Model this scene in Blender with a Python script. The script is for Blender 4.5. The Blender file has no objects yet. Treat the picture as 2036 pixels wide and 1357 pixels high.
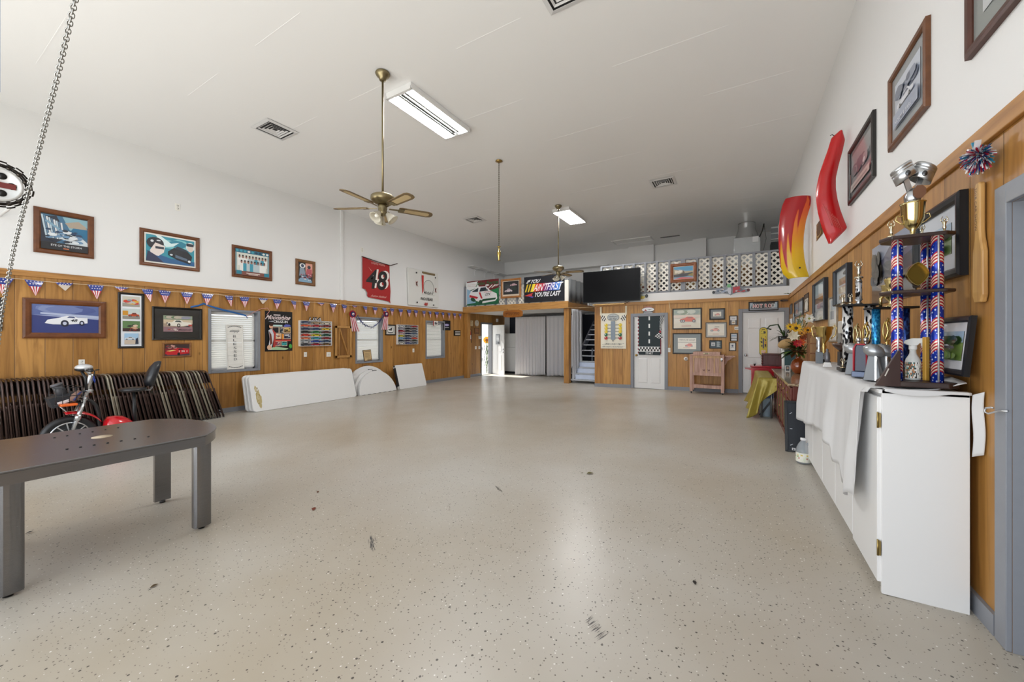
import bpy, bmesh, math, random
from mathutils import Vector, Matrix
from math import sin, cos, pi, atan, atan2, sqrt, radians
random.seed(7)
scn = bpy.context.scene
COL = scn.collection

# ---------------------------------------------------------------- camera
FPX = 765.0                       # focal length in pixels of a 2036 px wide frame
YAW = atan(452 / FPX)
CZ = 1.366                        # lens height
cam = bpy.data.cameras.new('camera'); cam.sensor_width = 36; cam.lens = FPX / 2036 * 36
cam.shift_y = -6.5 / 2036; cam.clip_start = 0.02; cam.clip_end = 200
camo = bpy.data.objects.new('camera', cam); COL.objects.link(camo)
camo.location = (0, 0, CZ); camo.rotation_euler = (pi / 2, 0, YAW)
scn.camera = camo

# ---------------------------------------------------------------- exposure, sky, daylight
vs = scn.view_settings
vs.view_transform = 'Standard'; vs.look = 'None'; vs.gamma = 1; vs.use_curve_mapping = False
vs.exposure = 0.12
world = bpy.data.worlds.new('sky'); scn.world = world; world.use_nodes = True
bg = world.node_tree.nodes['Background']
bg.inputs['Color'].default_value = (0.86, 0.93, 1.0, 1); bg.inputs['Strength'].default_value = 1.8
# daylight coming in through the open roll-up door behind the camera
la = bpy.data.lights.new('door_daylight', 'AREA'); la.shape = 'RECTANGLE'; la.size = 8.0; la.size_y = 1.8
la.energy = 150; la.color = (0.97, 0.985, 1.0)
lo = bpy.data.objects.new('door_daylight', la); COL.objects.link(lo)
lo.location = (-3.4, -1.5, 1.0); lo.rotation_euler = (radians(122), 0, radians(-2))
sun = bpy.data.lights.new('sun', 'SUN'); sun.energy = 11.0; sun.angle = radians(1); sun.color = (1, .97, .92)
so = bpy.data.objects.new('sun', sun); COL.objects.link(so)
so.rotation_euler = Vector((.78, -.12, -.72)).to_track_quat('-Z', 'Y').to_euler()
CE = bpy.context.scene.cycles
CE.max_bounces = 8; CE.diffuse_bounces = 5; CE.glossy_bounces = 3; CE.transmission_bounces = 4
CE.transparent_max_bounces = 8; CE.caustics_reflective = False; CE.caustics_refractive = False
CE.sample_clamp_indirect = 6
try:
    CE.use_denoising = True
except Exception:
    pass
TUBE_EMIT = 140.0

# ---------------------------------------------------------------- place: main planes (metres)
XL, XR, YB, YR, ZC = -9.09, 1.004, 11.0, -1.0, 4.74      # left wall, right wall, back wall, rear wall, ceiling
YLB = 14.72                                            # far wall of the loft
SL = 0.0191                                            # the slab falls gently towards the left wall
def fz(x): return SL * x
_c, _s = cos(YAW), sin(YAW)
def ray(px, py):
    l = (px - 1018) / FPX; u = (672 - py) / FPX
    return Vector((_c * l - _s, _s * l + _c, u))
def P(px, py, X=None, Y=None, Z=None):
    """point of a plane of the room that the survey photo shows at (px, py); no plane given = the floor"""
    d = ray(px, py)
    if X is not None: t = X / d.x
    elif Y is not None: t = Y / d.y
    elif Z is not None: t = (Z - CZ) / d.z
    else: t = CZ / (SL * d.x - d.z)
    return Vector((t * d.x, t * d.y, CZ + t * d.z))

# ---------------------------------------------------------------- materials
def lin(h):
    h = h.lstrip('#'); o = []
    for i in (0, 2, 4):
        c = int(h[i:i + 2], 16) / 255
        o.append(c / 12.92 if c <= .04045 else ((c + .055) / 1.055) ** 2.4)
    return (*o, 1)
_mats = {}
def M(col, rough=.5, metal=0., coat=0., em=0., alpha=1., sss=0., trans=0., var=0., scale=8., bump=0.):
    k = (col, rough, metal, coat, em, alpha, sss, trans, var, scale, bump)
    if k in _mats: return _mats[k]
    m = bpy.data.materials.new('m_' + col.lstrip('#') + ('_%d' % len(_mats))); m.use_nodes = True
    n = m.node_tree.nodes; L = m.node_tree.links; b = n['Principled BSDF']
    b.inputs['Base Color'].default_value = lin(col); b.inputs['Roughness'].default_value = rough
    b.inputs['Metallic'].default_value = metal; b.inputs['Coat Weight'].default_value = coat
    b.inputs['Coat Roughness'].default_value = .06
    b.inputs['Transmission Weight'].default_value = trans
    if alpha < 1: b.inputs['Alpha'].default_value = alpha
    if em: b.inputs['Emission Color'].default_value = lin(col); b.inputs['Emission Strength'].default_value = em
    if var or bump:
        tc = n.new('ShaderNodeTexCoord'); no = n.new('ShaderNodeTexNoise'); no.inputs['Scale'].default_value = scale
        no.inputs['Detail'].default_value = 4
        L.new(tc.outputs['Object'], no.inputs['Vector'])
        if var:
            mx = n.new('ShaderNodeMix'); mx.data_type = 'RGBA'; c = lin(col)
            mx.inputs['A'].default_value = tuple(max(0, x * (1 - var)) for x in c[:3]) + (1,)
            mx.inputs['B'].default_value = tuple(min(1, x * (1 + var)) for x in c[:3]) + (1,)
            L.new(no.outputs['Fac'], mx.inputs['Factor']); L.new(mx.outputs['Result'], b.inputs['Base Color'])
        if bump:
            bp = n.new('ShaderNodeBump'); bp.inputs['Strength'].default_value = bump; bp.inputs['Distance'].default_value = .01
            L.new(no.outputs['Fac'], bp.inputs['Height']); L.new(bp.outputs['Normal'], b.inputs['Normal'])
    _mats[k] = m
    return m
def nodes(name):
    m = bpy.data.materials.new(name); m.use_nodes = True
    return m, m.node_tree.nodes, m.node_tree.links, m.node_tree.nodes['Principled BSDF']
def math_(n, L, op, a, b=None, c=None):
    x = n.new('ShaderNodeMath'); x.operation = op
    for i, v in enumerate((a, b, c)):
        if v is None: continue
        if isinstance(v, (int, float)): x.inputs[i].default_value = v
        else: L.new(v, x.inputs[i])
    return x.outputs[0]
def mix_(n, L, f, a, b):
    x = n.new('ShaderNodeMix'); x.data_type = 'RGBA'
    for s, v in (('Factor', f), ('A', a), ('B', b)):
        if isinstance(v, tuple) or isinstance(v, (int, float)): x.inputs[s].default_value = v
        else: L.new(v, x.inputs[s])
    return x.outputs['Result']
def wood_boards(name, axis, c1, c2, bw=.285, rough=.42):
    m, n, L, b = nodes(name)
    tc = n.new('ShaderNodeTexCoord'); sp = n.new('ShaderNodeSeparateXYZ'); L.new(tc.outputs['Object'], sp.inputs[0])
    u = sp.outputs['X' if axis == 'X' else 'Y']; z = sp.outputs['Z']
    q = math_(n, L, 'DIVIDE', u, bw); fl = math_(n, L, 'FLOOR', q); fr = math_(n, L, 'FRACT', q)
    wn = n.new('ShaderNodeTexWhiteNoise'); wn.noise_dimensions = '1D'; L.new(fl, wn.inputs['W'])
    cb = n.new('ShaderNodeCombineXYZ')
    L.new(math_(n, L, 'MULTIPLY', u, 16.0), cb.inputs[0]); L.new(math_(n, L, 'MULTIPLY', fl, 7.3), cb.inputs[1])
    L.new(math_(n, L, 'MULTIPLY', z, 1.1), cb.inputs[2])
    g = n.new('ShaderNodeTexNoise'); g.inputs['Scale'].default_value = 1.0; g.inputs['Detail'].default_value = 5; g.inputs['Distortion'].default_value = 1.2
    L.new(cb.outputs[0], g.inputs['Vector'])
    c = mix_(n, L, wn.outputs['Value'], lin(c1), lin(c2))
    gr = n.new('ShaderNodeMapRange'); gr.inputs[1].default_value = .42; gr.inputs[2].default_value = .68
    L.new(g.outputs['Fac'], gr.inputs[0])
    c0 = lin(c2); dk = (c0[0] * .52, c0[1] * .42, c0[2] * .34, 1)
    c = mix_(n, L, math_(n, L, 'MULTIPLY', gr.outputs[0], .55), c, dk)
    # knots
    kb = n.new('ShaderNodeCombineXYZ')
    L.new(math_(n, L, 'MULTIPLY', u, 3.5), kb.inputs[0]); L.new(math_(n, L, 'MULTIPLY', z, 1.7), kb.inputs[1]); L.new(fl, kb.inputs[2])
    vo = n.new('ShaderNodeTexVoronoi'); vo.inputs['Scale'].default_value = 1; L.new(kb.outputs[0], vo.inputs['Vector'])
    kr = n.new('ShaderNodeMapRange'); kr.inputs[1].default_value = .035; kr.inputs[2].default_value = .085; kr.inputs[3].default_value = 1; kr.inputs[4].default_value = 0
    L.new(vo.outputs['Distance'], kr.inputs[0])
    c = mix_(n, L, math_(n, L, 'MULTIPLY', kr.outputs[0], .75), c, lin('3E2108'))
    # joint between boards
    d = math_(n, L, 'ABSOLUTE', math_(n, L, 'SUBTRACT', fr, .5))
    jr = n.new('ShaderNodeMapRange'); jr.inputs[1].default_value = .484; jr.inputs[2].default_value = .497
    L.new(d, jr.inputs[0])
    c = mix_(n, L, math_(n, L, 'MULTIPLY', jr.outputs[0], .7), c, lin('3A2410'))
    L.new(c, b.inputs['Base Color']); b.inputs['Roughness'].default_value = rough
    bp = n.new('ShaderNodeBump'); bp.inputs['Strength'].default_value = .5; bp.inputs['Distance'].default_value = .01
    L.new(math_(n, L, 'SUBTRACT', 1.0, jr.outputs[0]), bp.inputs['Height']); L.new(bp.outputs['Normal'], b.inputs['Normal'])
    return m
WOOD_Y = wood_boards('pine_boards_side', 'Y', 'BE8C4C', '9C6E34')
WOOD_X = wood_boards('pine_boards_back', 'X', 'C8964F', 'A87536')
def wood_plain(name, c1, rough=.45, stretch=(14, 14, 1.2)):
    m, n, L, b = nodes(name)
    tc = n.new('ShaderNodeTexCoord'); mp = n.new('ShaderNodeMapping'); mp.inputs['Scale'].default_value = stretch
    L.new(tc.outputs['Object'], mp.inputs[0]); g = n.new('ShaderNodeTexNoise'); g.inputs['Scale'].default_value = 2.2; g.inputs['Detail'].default_value = 5
    L.new(mp.outputs[0], g.inputs['Vector']); a = lin(c1); d = (a[0] * .66, a[1] * .6, a[2] * .55, 1)
    gr = n.new('ShaderNodeMapRange'); gr.inputs[1].default_value = .35; gr.inputs[2].default_value = .7; L.new(g.outputs['Fac'], gr.inputs[0])
    L.new(mix_(n, L, gr.outputs[0], a, d), b.inputs['Base Color']); b.inputs['Roughness'].default_value = rough
    return m
TRIM_Y = wood_plain('pine_trim_side', 'B48246', stretch=(14, 1.2, 14)); TRIM_X = wood_plain('pine_trim_back', 'BE8C4C', stretch=(1.2, 14, 14))
TRIM_Z = wood_plain('pine_post', 'B98748')
WALNUT = wood_plain('walnut_frame', '6E3F1C', .4, (6, 6, 6)); OAK = wood_plain('oak_frame', 'A9713A', .4, (6, 6, 6))
CEDAR = wood_plain('cedar', 'CFAA9C', .6); MAHOG = wood_plain('mahogany', '6B2C22', .35)
def white_paint(name, col, rough=.55, b_=.12, sc=40):
    m, n, L, b = nodes(name)
    tc = n.new('ShaderNodeTexCoord'); no = n.new('ShaderNodeTexNoise'); no.inputs['Scale'].default_value = sc; no.inputs['Detail'].default_value = 3
    L.new(tc.outputs['Object'], no.inputs['Vector'])
    bp = n.new('ShaderNodeBump'); bp.inputs['Strength'].default_value = b_; bp.inputs['Distance'].default_value = .004
    L.new(no.outputs['Fac'], bp.inputs['Height']); L.new(bp.outputs['Normal'], b.inputs['Normal'])
    b.inputs['Base Color'].default_value = lin(col); b.inputs['Roughness'].default_value = rough
    return m
WALLW = white_paint('white_wall_paint', 'E3E3E3'); CEILW = white_paint('white_ceiling_paint', 'F2F2F2', .38, .1, 14)
def floor_mat():
    m, n, L, b = nodes('speckled_epoxy_floor')
    tc = n.new('ShaderNodeTexCoord'); o = tc.outputs['Object']
    n1 = n.new('ShaderNodeTexNoise'); n1.inputs['Scale'].default_value = .45; n1.inputs['Detail'].default_value = 5; L.new(o, n1.inputs['Vector'])
    n2 = n.new('ShaderNodeTexNoise'); n2.inputs['Scale'].default_value = 3.0; n2.inputs['Detail'].default_value = 6; L.new(o, n2.inputs['Vector'])
    r1 = n.new('ShaderNodeMapRange'); r1.inputs[1].default_value = .35; r1.inputs[2].default_value = .7; L.new(n1.outputs['Fac'], r1.inputs[0])
    c = mix_(n, L, r1.outputs[0], lin('BDB9B1'), lin('A69B89'))
    r2 = n.new('ShaderNodeMapRange'); r2.inputs[1].default_value = .58; r2.inputs[2].default_value = 1.0; L.new(n2.outputs['Fac'], r2.inputs[0])
    c = mix_(n, L, math_(n, L, 'MULTIPLY', r2.outputs[0], .12), c, lin('8C7C69'))
    for sc, rr, dens, col in ((42, .15, .62, '2F2A27'), (70, .17, .5, '5A5049'), (55, .14, .72, 'E4E2DD')):
        vo = n.new('ShaderNodeTexVoronoi'); vo.inputs['Scale'].default_value = sc; L.new(o, vo.inputs['Vector'])
        sp = n.new('ShaderNodeSeparateColor'); L.new(vo.outputs['Color'], sp.inputs[0])
        k = math_(n, L, 'MULTIPLY', math_(n, L, 'LESS_THAN', vo.outputs['Distance'], math_(n, L, 'MULTIPLY', sp.outputs[1], rr * 1.7)), math_(n, L, 'GREATER_THAN', sp.outputs[0], dens))
        c = mix_(n, L, math_(n, L, 'MULTIPLY', k, .85), c, lin(col))
    L.new(c, b.inputs['Base Color'])
    rr = n.new('ShaderNodeMapRange'); rr.inputs[3].default_value = .25; rr.inputs[4].default_value = .36; L.new(n2.outputs['Fac'], rr.inputs[0])
    L.new(rr.outputs[0], b.inputs['Roughness']); b.inputs['Specular IOR Level'].default_value = .32
    return m
FLOORM = floor_mat()
GREYT = M('83868D', .45, var=.06, scale=20); WHITE = M('E4E4E4', .45); BLACK = M('0B0B0C', .4); DKMETAL = M('2B2623', .35, .6)
BRASS = M('A58A55', .3, 1.0); GOLD = M('CDB575', .2, 1.0); CHROME = M('C9CBCE', .14, 1.0); SILVER = M('B9BCC0', .3, 1.0)
GLASS = None
def glass_mat():
    m = bpy.data.materials.new('window_glass'); m.use_nodes = True; n = m.node_tree.nodes; L = m.node_tree.links
    n.clear(); o = n.new('ShaderNodeOutputMaterial'); t = n.new('ShaderNodeBsdfTransparent'); g = n.new('ShaderNodeBsdfGlossy'); g.inputs['Roughness'].default_value = .02
    f = n.new('ShaderNodeFresnel'); f.inputs[0].default_value = 1.45; x = n.new('ShaderNodeMixShader')
    L.new(f.outputs[0], x.inputs[0]); L.new(t.outputs[0], x.inputs[1]); L.new(g.outputs[0], x.inputs[2]); L.new(x.outputs[0], o.inputs[0])
    return m
GLASS = glass_mat()
def translucent(name, col, mixf=.5):
    m = bpy.data.materials.new(name); m.use_nodes = True; n = m.node_tree.nodes; L = m.node_tree.links
    n.clear(); o = n.new('ShaderNodeOutputMaterial'); d = n.new('ShaderNodeBsdfDiffuse'); t = n.new('ShaderNodeBsdfTranslucent'); x = n.new('ShaderNodeMixShader')
    d.inputs[0].default_value = lin(col); t.inputs[0].default_value = lin(col); x.inputs[0].default_value = mixf
    L.new(d.outputs[0], x.inputs[1]); L.new(t.outputs[0], x.inputs[2]); L.new(x.outputs[0], o.inputs[0])
    return m
BLINDM = translucent('blind_vinyl', 'F4F4F2', .55); CURTM = translucent('white_curtain_cloth', 'EDEDF0', .25)

# ---------------------------------------------------------------- mesh building
class MB:
    def __init__(self): self.v = []; self.f = []; self.fm = []; self.fs = []; self.mats = []
    def mi(self, m):
        if m not in self.mats: self.mats.append(m)
        return self.mats.index(m)
    def add(self, vs, fs, m, smooth=False, T=None):
        o = len(self.v); i = self.mi(m)
        self.v += [tuple(T @ Vector(p)) if T else tuple(p) for p in vs]
        for f in fs: self.f.append([o + k for k in f]); self.fm.append(i); self.fs.append(smooth)
        return self
    def box(self, x0, x1, y0, y1, z0, z1, m, T=None):
        v = [(x, y, z) for z in (z0, z1) for y in (y0, y1) for x in (x0, x1)]
        return self.add(v, [(0, 2, 3, 1), (4, 5, 7, 6), (0, 1, 5, 4), (2, 6, 7, 3), (0, 4, 6, 2), (1, 3, 7, 5)], m, False, T)
    def cbox(self, c, s, m, T=None):
        return self.box(c[0] - s[0] / 2, c[0] + s[0] / 2, c[1] - s[1] / 2, c[1] + s[1] / 2, c[2] - s[2] / 2, c[2] + s[2] / 2, m, T)
    def beam(self, p0, p1, w, h, m, up=(0, 0, 1)):
        p0 = Vector(p0); p1 = Vector(p1); d = (p1 - p0); l = d.length; d.normalize(); s = d.cross(Vector(up))
        if s.length < 1e-4: s = d.cross(Vector((1, 0, 0)))
        s.normalize(); t = s.cross(d); T = Matrix((s, d, t)).transposed().to_4x4(); T.translation = p0
        return self.box(-w / 2, w / 2, 0, l, -h / 2, h / 2, m, T)
    def tube(self, pts, r, m, n=8, closed=False, smooth=True):
        pts = [Vector(p) for p in pts]; N = len(pts); rs = r if isinstance(r, (list, tuple)) else [r] * N
        vs = []; fs = []; pv = None
        for i, p in enumerate(pts):
            if closed: t = pts[(i + 1) % N] - pts[i - 1]
            else: t = pts[min(i + 1, N - 1)] - pts[max(i - 1, 0)]
            t.normalize()
            if pv is None:
                a = Vector((0, 0, 1)) if abs(t.z) < .9 else Vector((1, 0, 0)); u = t.cross(a).normalized()
            else:
                u = (pv - t * pv.dot(t)); u = u.normalized() if u.length > 1e-6 else t.orthogonal().normalized()
            pv = u; w = t.cross(u)
            for k in range(n):
                a = 2 * pi * k / n; vs.append(p + (u * cos(a) + w * sin(a)) * rs[i])
        for i in range(N if closed else N - 1):
            j = (i + 1) % N
            for k in range(n): fs.append((i * n + k, i * n + (k + 1) % n, j * n + (k + 1) % n, j * n + k))
        if not closed: fs += [tuple(range(n))[::-1], tuple((N - 1) * n + k for k in range(n))]
        return self.add(vs, fs, m, smooth)
    def cyl(self, p0, p1, r, m, n=16, r1=None, smooth=True): return self.tube([p0, p1], [r, r if r1 is None else r1], m, n, False, smooth)
    def lathe(self, prof, m, c=(0, 0, 0), n=24, T=None, smooth=True, a0=0, a1=2 * pi, cap=True):
        full = abs(a1 - a0 - 2 * pi) < 1e-6; K = n if full else n + 1; vs = []; fs = []
        for r, z in prof:
            for k in range(K):
                a = a0 + (a1 - a0) * k / n; vs.append((c[0] + r * cos(a), c[1] + r * sin(a), c[2] + z))
        for i in range(len(prof) - 1):
            for k in range(n): fs.append((i * K + k, i * K + (k + 1) % K, (i + 1) * K + (k + 1) % K, (i + 1) * K + k))
        if full and cap:
            if prof[0][0] > 1e-5: fs.append(tuple(range(n))[::-1])
            if prof[-1][0] > 1e-5: fs.append(tuple((len(prof) - 1) * K + k for k in range(n)))
        return self.add(vs, fs, m, smooth, T)
    def disc(self, c, r, m, T=None, n=28, ax='y'):
        return self.add([(c[0] + r * cos(2 * pi * k / n), c[1], c[2] + r * sin(2 * pi * k / n)) for k in range(n)], [tuple(range(n))], m, False, T)
    def ball(self, c, r, m, nu=16, nv=10, T=None):
        r = r if isinstance(r, (list, tuple)) else (r, r, r); vs = []; fs = []
        for j in range(nv + 1):
            b = pi * j / nv - pi / 2
            for i in range(nu):
                a = 2 * pi * i / nu; vs.append((c[0] + r[0] * cos(b) * cos(a), c[1] + r[1] * cos(b) * sin(a), c[2] + r[2] * sin(b)))
        for j in range(nv):
            for i in range(nu): fs.append((j * nu + i, j * nu + (i + 1) % nu, (j + 1) * nu + (i + 1) % nu, (j + 1) * nu + i))
        return self.add(vs, fs, m, True, T)
    def prism(self, poly, y0, y1, m, T=None, smooth=False):
        """polygon in the xz plane extruded from y0 to y1"""
        n = len(poly); vs = [(x, y0, z) for x, z in poly] + [(x, y1, z) for x, z in poly]
        fs = [tuple(range(n)), tuple(range(2 * n - 1, n - 1, -1))] + [(k, n + k, n + (k + 1) % n, (k + 1) % n) for k in range(n)]
        return self.add(vs, fs, m, smooth, T)
    def slab(self, poly, z0, z1, m, T=None):
        n = len(poly); vs = [(x, y, z0) for x, y in poly] + [(x, y, z1) for x, y in poly]
        fs = [tuple(range(n))[::-1], tuple(range(n, 2 * n))] + [(k, (k + 1) % n, n + (k + 1) % n, n + k) for k in range(n)]
        return self.add(vs, fs, m, False, T)
    def grid(self, fn, nu, nv, m, smooth=True, T=None):
        vs = [fn(i / nu, j / nv) for j in range(nv + 1) for i in range(nu + 1)]
        fs = [(j * (nu + 1) + i, j * (nu + 1) + i + 1, (j + 1) * (nu + 1) + i + 1, (j + 1) * (nu + 1) + i) for j in range(nv) for i in range(nu)]
        return self.add(vs, fs, m, smooth, T)
    def build(self, name, parent=None, loc=None, rz=None, bevel=0, solid=0, subd=0, fixn=True):
        me = bpy.data.meshes.new(name); me.from_pydata(self.v, [], self.f)
        for m in self.mats: me.materials.append(m)
        me.polygons.foreach_set('material_index', self.fm); me.polygons.foreach_set('use_smooth', self.fs)
        if fixn:
            b = bmesh.new(); b.from_mesh(me); bmesh.ops.recalc_face_normals(b, faces=b.faces); b.to_mesh(me); b.free()
        me.update()
        o = bpy.data.objects.new(name, me); COL.objects.link(o)
        if parent: o.parent = parent
        if loc is not None: o.location = loc
        if rz is not None: o.rotation_euler = (0, 0, rz)
        if solid:
            s = o.modifiers.new('thickness', 'SOLIDIFY'); s.thickness = solid; s.offset = 0
        if bevel:
            s = o.modifiers.new('bevel', 'BEVEL'); s.width = bevel; s.segments = 2; s.limit_method = 'ANGLE'; s.angle_limit = radians(40)
        if subd:
            s = o.modifiers.new('subd', 'SUBSURF'); s.levels = subd; s.render_levels = subd
        return o
def tag(o, label=None, cat=None, group=None, kind=None):
    if label: o['label'] = label
    if cat: o['category'] = cat
    if group: o['group'] = group
    if kind: o['kind'] = kind
    return o
def thing(name, label, cat, loc=(0, 0, 0), rz=0, group=None):
    o = bpy.data.objects.new(name, None); COL.objects.link(o); o.location = loc; o.rotation_euler = (0, 0, rz); o.empty_display_size = .1
    return tag(o, label, cat, group)
def struct(o): o['kind'] = 'structure'; return o
def kids(o): return [c for c in bpy.data.objects if c.parent == o]
def dup(root, loc, label, group=None, rot=None):
    r = root.copy(); COL.objects.link(r); r.location = loc
    if rot is not None: r.rotation_euler = rot
    r['label'] = label
    if group: r['group'] = group
    for ch in kids(root):
        c = ch.copy(); COL.objects.link(c); c.parent = r
        for g in kids(ch):
            d = g.copy(); COL.objects.link(d); d.parent = c
    return r

# ---------------------------------------------------------------- flat printed artwork
_txt = {}
def text_mesh(s, bold=0):
    if (s, bold) in _txt: return _txt[(s, bold)]
    cu = bpy.data.curves.new('t', 'FONT'); cu.body = s; cu.resolution_u = 3; cu.offset = bold
    o = bpy.data.objects.new('t', cu); COL.objects.link(o)
    dg = bpy.context.evaluated_depsgraph_get(); me = o.evaluated_get(dg).to_mesh()
    vs = [(v.co.x, v.co.y) for v in me.vertices]; fs = [tuple(p.vertices) for p in me.polygons]
    o.evaluated_get(dg).to_mesh_clear(); bpy.data.objects.remove(o); bpy.data.curves.remove(cu)
    xs = [p[0] for p in vs] or [0, 1]; ys = [p[1] for p in vs] or [0, 1]
    x0, x1, y0, y1 = min(xs), max(xs), min(ys), max(ys)
    vs = [((x - x0) / max(x1 - x0, 1e-6), (y - y0) / max(y1 - y0, 1e-6)) for x, y in vs]
    _txt[(s, bold)] = (vs, fs); return _txt[(s, bold)]
class Art:
    """w x h metres of flat print; shapes in 0..1 coordinates, later ones on top"""
    EPS = .0004
    def __init__(self, w, h, rough=.45, coat=0): self.w = w; self.h = h; self.mb = MB(); self.k = 0; self.r = rough; self.c = coat
    def m(self, col): return M(col, self.r, 0, self.c) if isinstance(col, str) else col
    def _pt(self, u, v): return ((u - .5) * self.w, -self.k * self.EPS, v * self.h)
    def poly(self, pts, col):
        self.k += 1; self.mb.add([self._pt(u, v) for u, v in pts], [tuple(range(len(pts)))], self.m(col)); return self
    def rect(self, u0, v0, u1, v1, col): return self.poly([(u0, v0), (u1, v0), (u1, v1), (u0, v1)], col)
    def ell(self, cx, cy, rx, ry, col, n=20, a0=0, a1=2 * pi): return self.poly([(cx + rx * cos(a0 + (a1 - a0) * k / n), cy + ry * sin(a0 + (a1 - a0) * k / n)) for k in range(n)], col)
    def line(self, pts, wd, col):
        for (a, b), (c, d) in zip(pts, pts[1:]):
            dx = (c - a) * self.w; dy = (d - b) * self.h; l = sqrt(dx * dx + dy * dy) or 1; nx = -dy / l * wd / 2; ny = dx / l * wd / 2
            self.poly([(a + nx / self.w, b + ny / self.h), (a - nx / self.w, b - ny / self.h), (c - nx / self.w, d - ny / self.h), (c + nx / self.w, d + ny / self.h)], col)
        return self
    def text(self, s, u0, v0, u1, v1, col, shear=0, bold=.01, flip=False, vert=False):
        vs, fs = text_mesh(s, bold); self.k += 1; o = []
        for x, y in vs:
            if flip: x, y = 1 - x, 1 - y
            if vert: x, y = y, 1 - x
            o.append(self._pt(u0 + (x + shear * (y - .5)) * (u1 - u0), v0 + y * (v1 - v0)))
        self.mb.add(o, fs, self.m(col)); return self
    def blobs(self, u0, v0, u1, v1, cols, n, s=.08, seed=1, asp=2.0):
        R = random.Random(seed)
        for _ in range(n):
            rx = s * R.uniform(.4, 1.1) * (u1 - u0); ry = rx / asp * self.w / self.h
            rx = min(rx, (u1 - u0) * .48); ry = min(ry, (v1 - v0) * .48)
            cx = R.uniform(u0 + rx, u1 - rx); cy = R.uniform(v0 + ry, v1 - ry); a = R.uniform(-.4, .4)
            q = [(cos(t) * R.uniform(.75, 1), sin(t) * R.uniform(.75, 1)) for t in [2 * pi * k / 9 for k in range(9)]]
            self.poly([(min(max(cx + rx * (x * cos(a) - y * sin(a)), u0), u1), min(max(cy + ry * (x * sin(a) + y * cos(a)), v0), v1)) for x, y in q], R.choice(cols))
        return self
    def car(self, cx, cy, w, h, col, glass='26313C', tire='15151A', flip=False, hub='9A9AA0'):
        f = (lambda x: 1 - x) if flip else (lambda x: x)
        pt = lambda q: [(cx + (f(x) - .5) * w, cy + (y - .5) * h) for x, y in q]
        self.poly(pt([(0, .22), (.01, .48), (.06, .56), (.28, .62), (.4, .95), (.66, .97), (.8, .64), (.97, .58), (1, .3), (.97, .18), (.04, .16)]), col)
        self.poly(pt([(.34, .63), (.42, .87), (.52, .88), (.52, .63)]), glass); self.poly(pt([(.54, .63), (.54, .88), (.64, .88), (.73, .63)]), glass)
        ry = .2 * h; rx = ry * self.h / self.w
        for x in (.2, .79):
            X = cx + (f(x) - .5) * w; Y = cy + (.18 - .5) * h; self.ell(X, Y, rx, ry, tire, 14); self.ell(X, Y, rx * .5, ry * .5, hub, 10)
        return self
    def car34(self, cx, cy, w, h, col, trim, glass='26313C', dark='17181C'):
        pt = lambda q: [(cx + (x - .5) * w, cy + (y - .5) * h) for x, y in q]
        self.poly(pt([(.0, .5), (.08, .78), (.2, .86), (.36, .99), (.62, .97), (.76, .72), (.98, .52), (1, .25), (.93, .12), (.5, .03), (.42, .1), (.25, .2), (.05, .33)]), col)
        self.poly(pt([(.38, .7), (.43, .92), (.6, .92), (.7, .72)]), glass); self.poly(pt([(.1, .72), (.22, .83), (.35, .93), (.33, .7)]), glass)
        self.poly(pt([(.36, .66), (.44, .3), (.5, .3), (.42, .66)]), trim); self.poly(pt([(.02, .42), (.3, .3), (.34, .4), (.03, .56)]), trim)
        self.poly(pt([(.45, .14), (.93, .2), (.97, .3), (.5, .27)]), dark)
        self.poly(pt([(.06, .34), (.1, .2), (.2, .14), (.26, .22), (.2, .34), (.12, .4)]), dark); self.poly(pt([(.36, .1), (.4, .0), (.47, .0), (.5, .12), (.45, .24), (.38, .2)]), dark)
        return self
    def build(self, name, parent, loc=None): return self.mb.build(name, parent, loc, fixn=False)

WR = {'L': radians(90), 'B': 0.0, 'R': radians(-90)}
def wallspot(wall, q, off=0.0, plane=None):
    """q = x0, top0, bottom0, x1, top1, bottom1 -> centre of the bottom edge, width, height on that wall"""
    x0, t0, b0, x1, t1, b1 = q
    if plane is None: plane = {'L': XL + off, 'B': YB - off, 'R': XR - off}[wall]
    kw = {'Y': plane} if wall == 'B' else {'X': plane}
    A, B, C, D = P(x0, t0, **kw), P(x0, b0, **kw), P(x1, t1, **kw), P(x1, b1, **kw)
    zt = (A.z + C.z) / 2; zb = (B.z + D.z) / 2; w = abs(C.x - A.x) if wall == 'B' else abs(C.y - A.y)
    ctr = (A + C) / 2; return Vector((ctr.x, ctr.y, zb)), w, zt - zb
def ring(mb, w, h, fw, d, m, lip=.004):
    """picture moulding round a w x h opening-side-out rectangle; back at y=0, front at y=-d"""
    def loop(i, y): return [(-w / 2 + i, y, i), (w / 2 - i, y, i), (w / 2 - i, y, h - i), (-w / 2 + i, y, h - i)]
    L = [loop(0, 0), loop(0, -d * .8), loop(fw * .3, -d), loop(fw * .75, -d * .9), loop(fw, -d * .55), loop(fw, 0)]
    vs = [p for l in L for p in l]; fs = []
    for a in range(len(L) - 1):
        for k in range(4): fs.append((a * 4 + k, a * 4 + (k + 1) % 4, (a + 1) * 4 + (k + 1) % 4, (a + 1) * 4 + k))
    mb.add(vs, fs, m)
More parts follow.
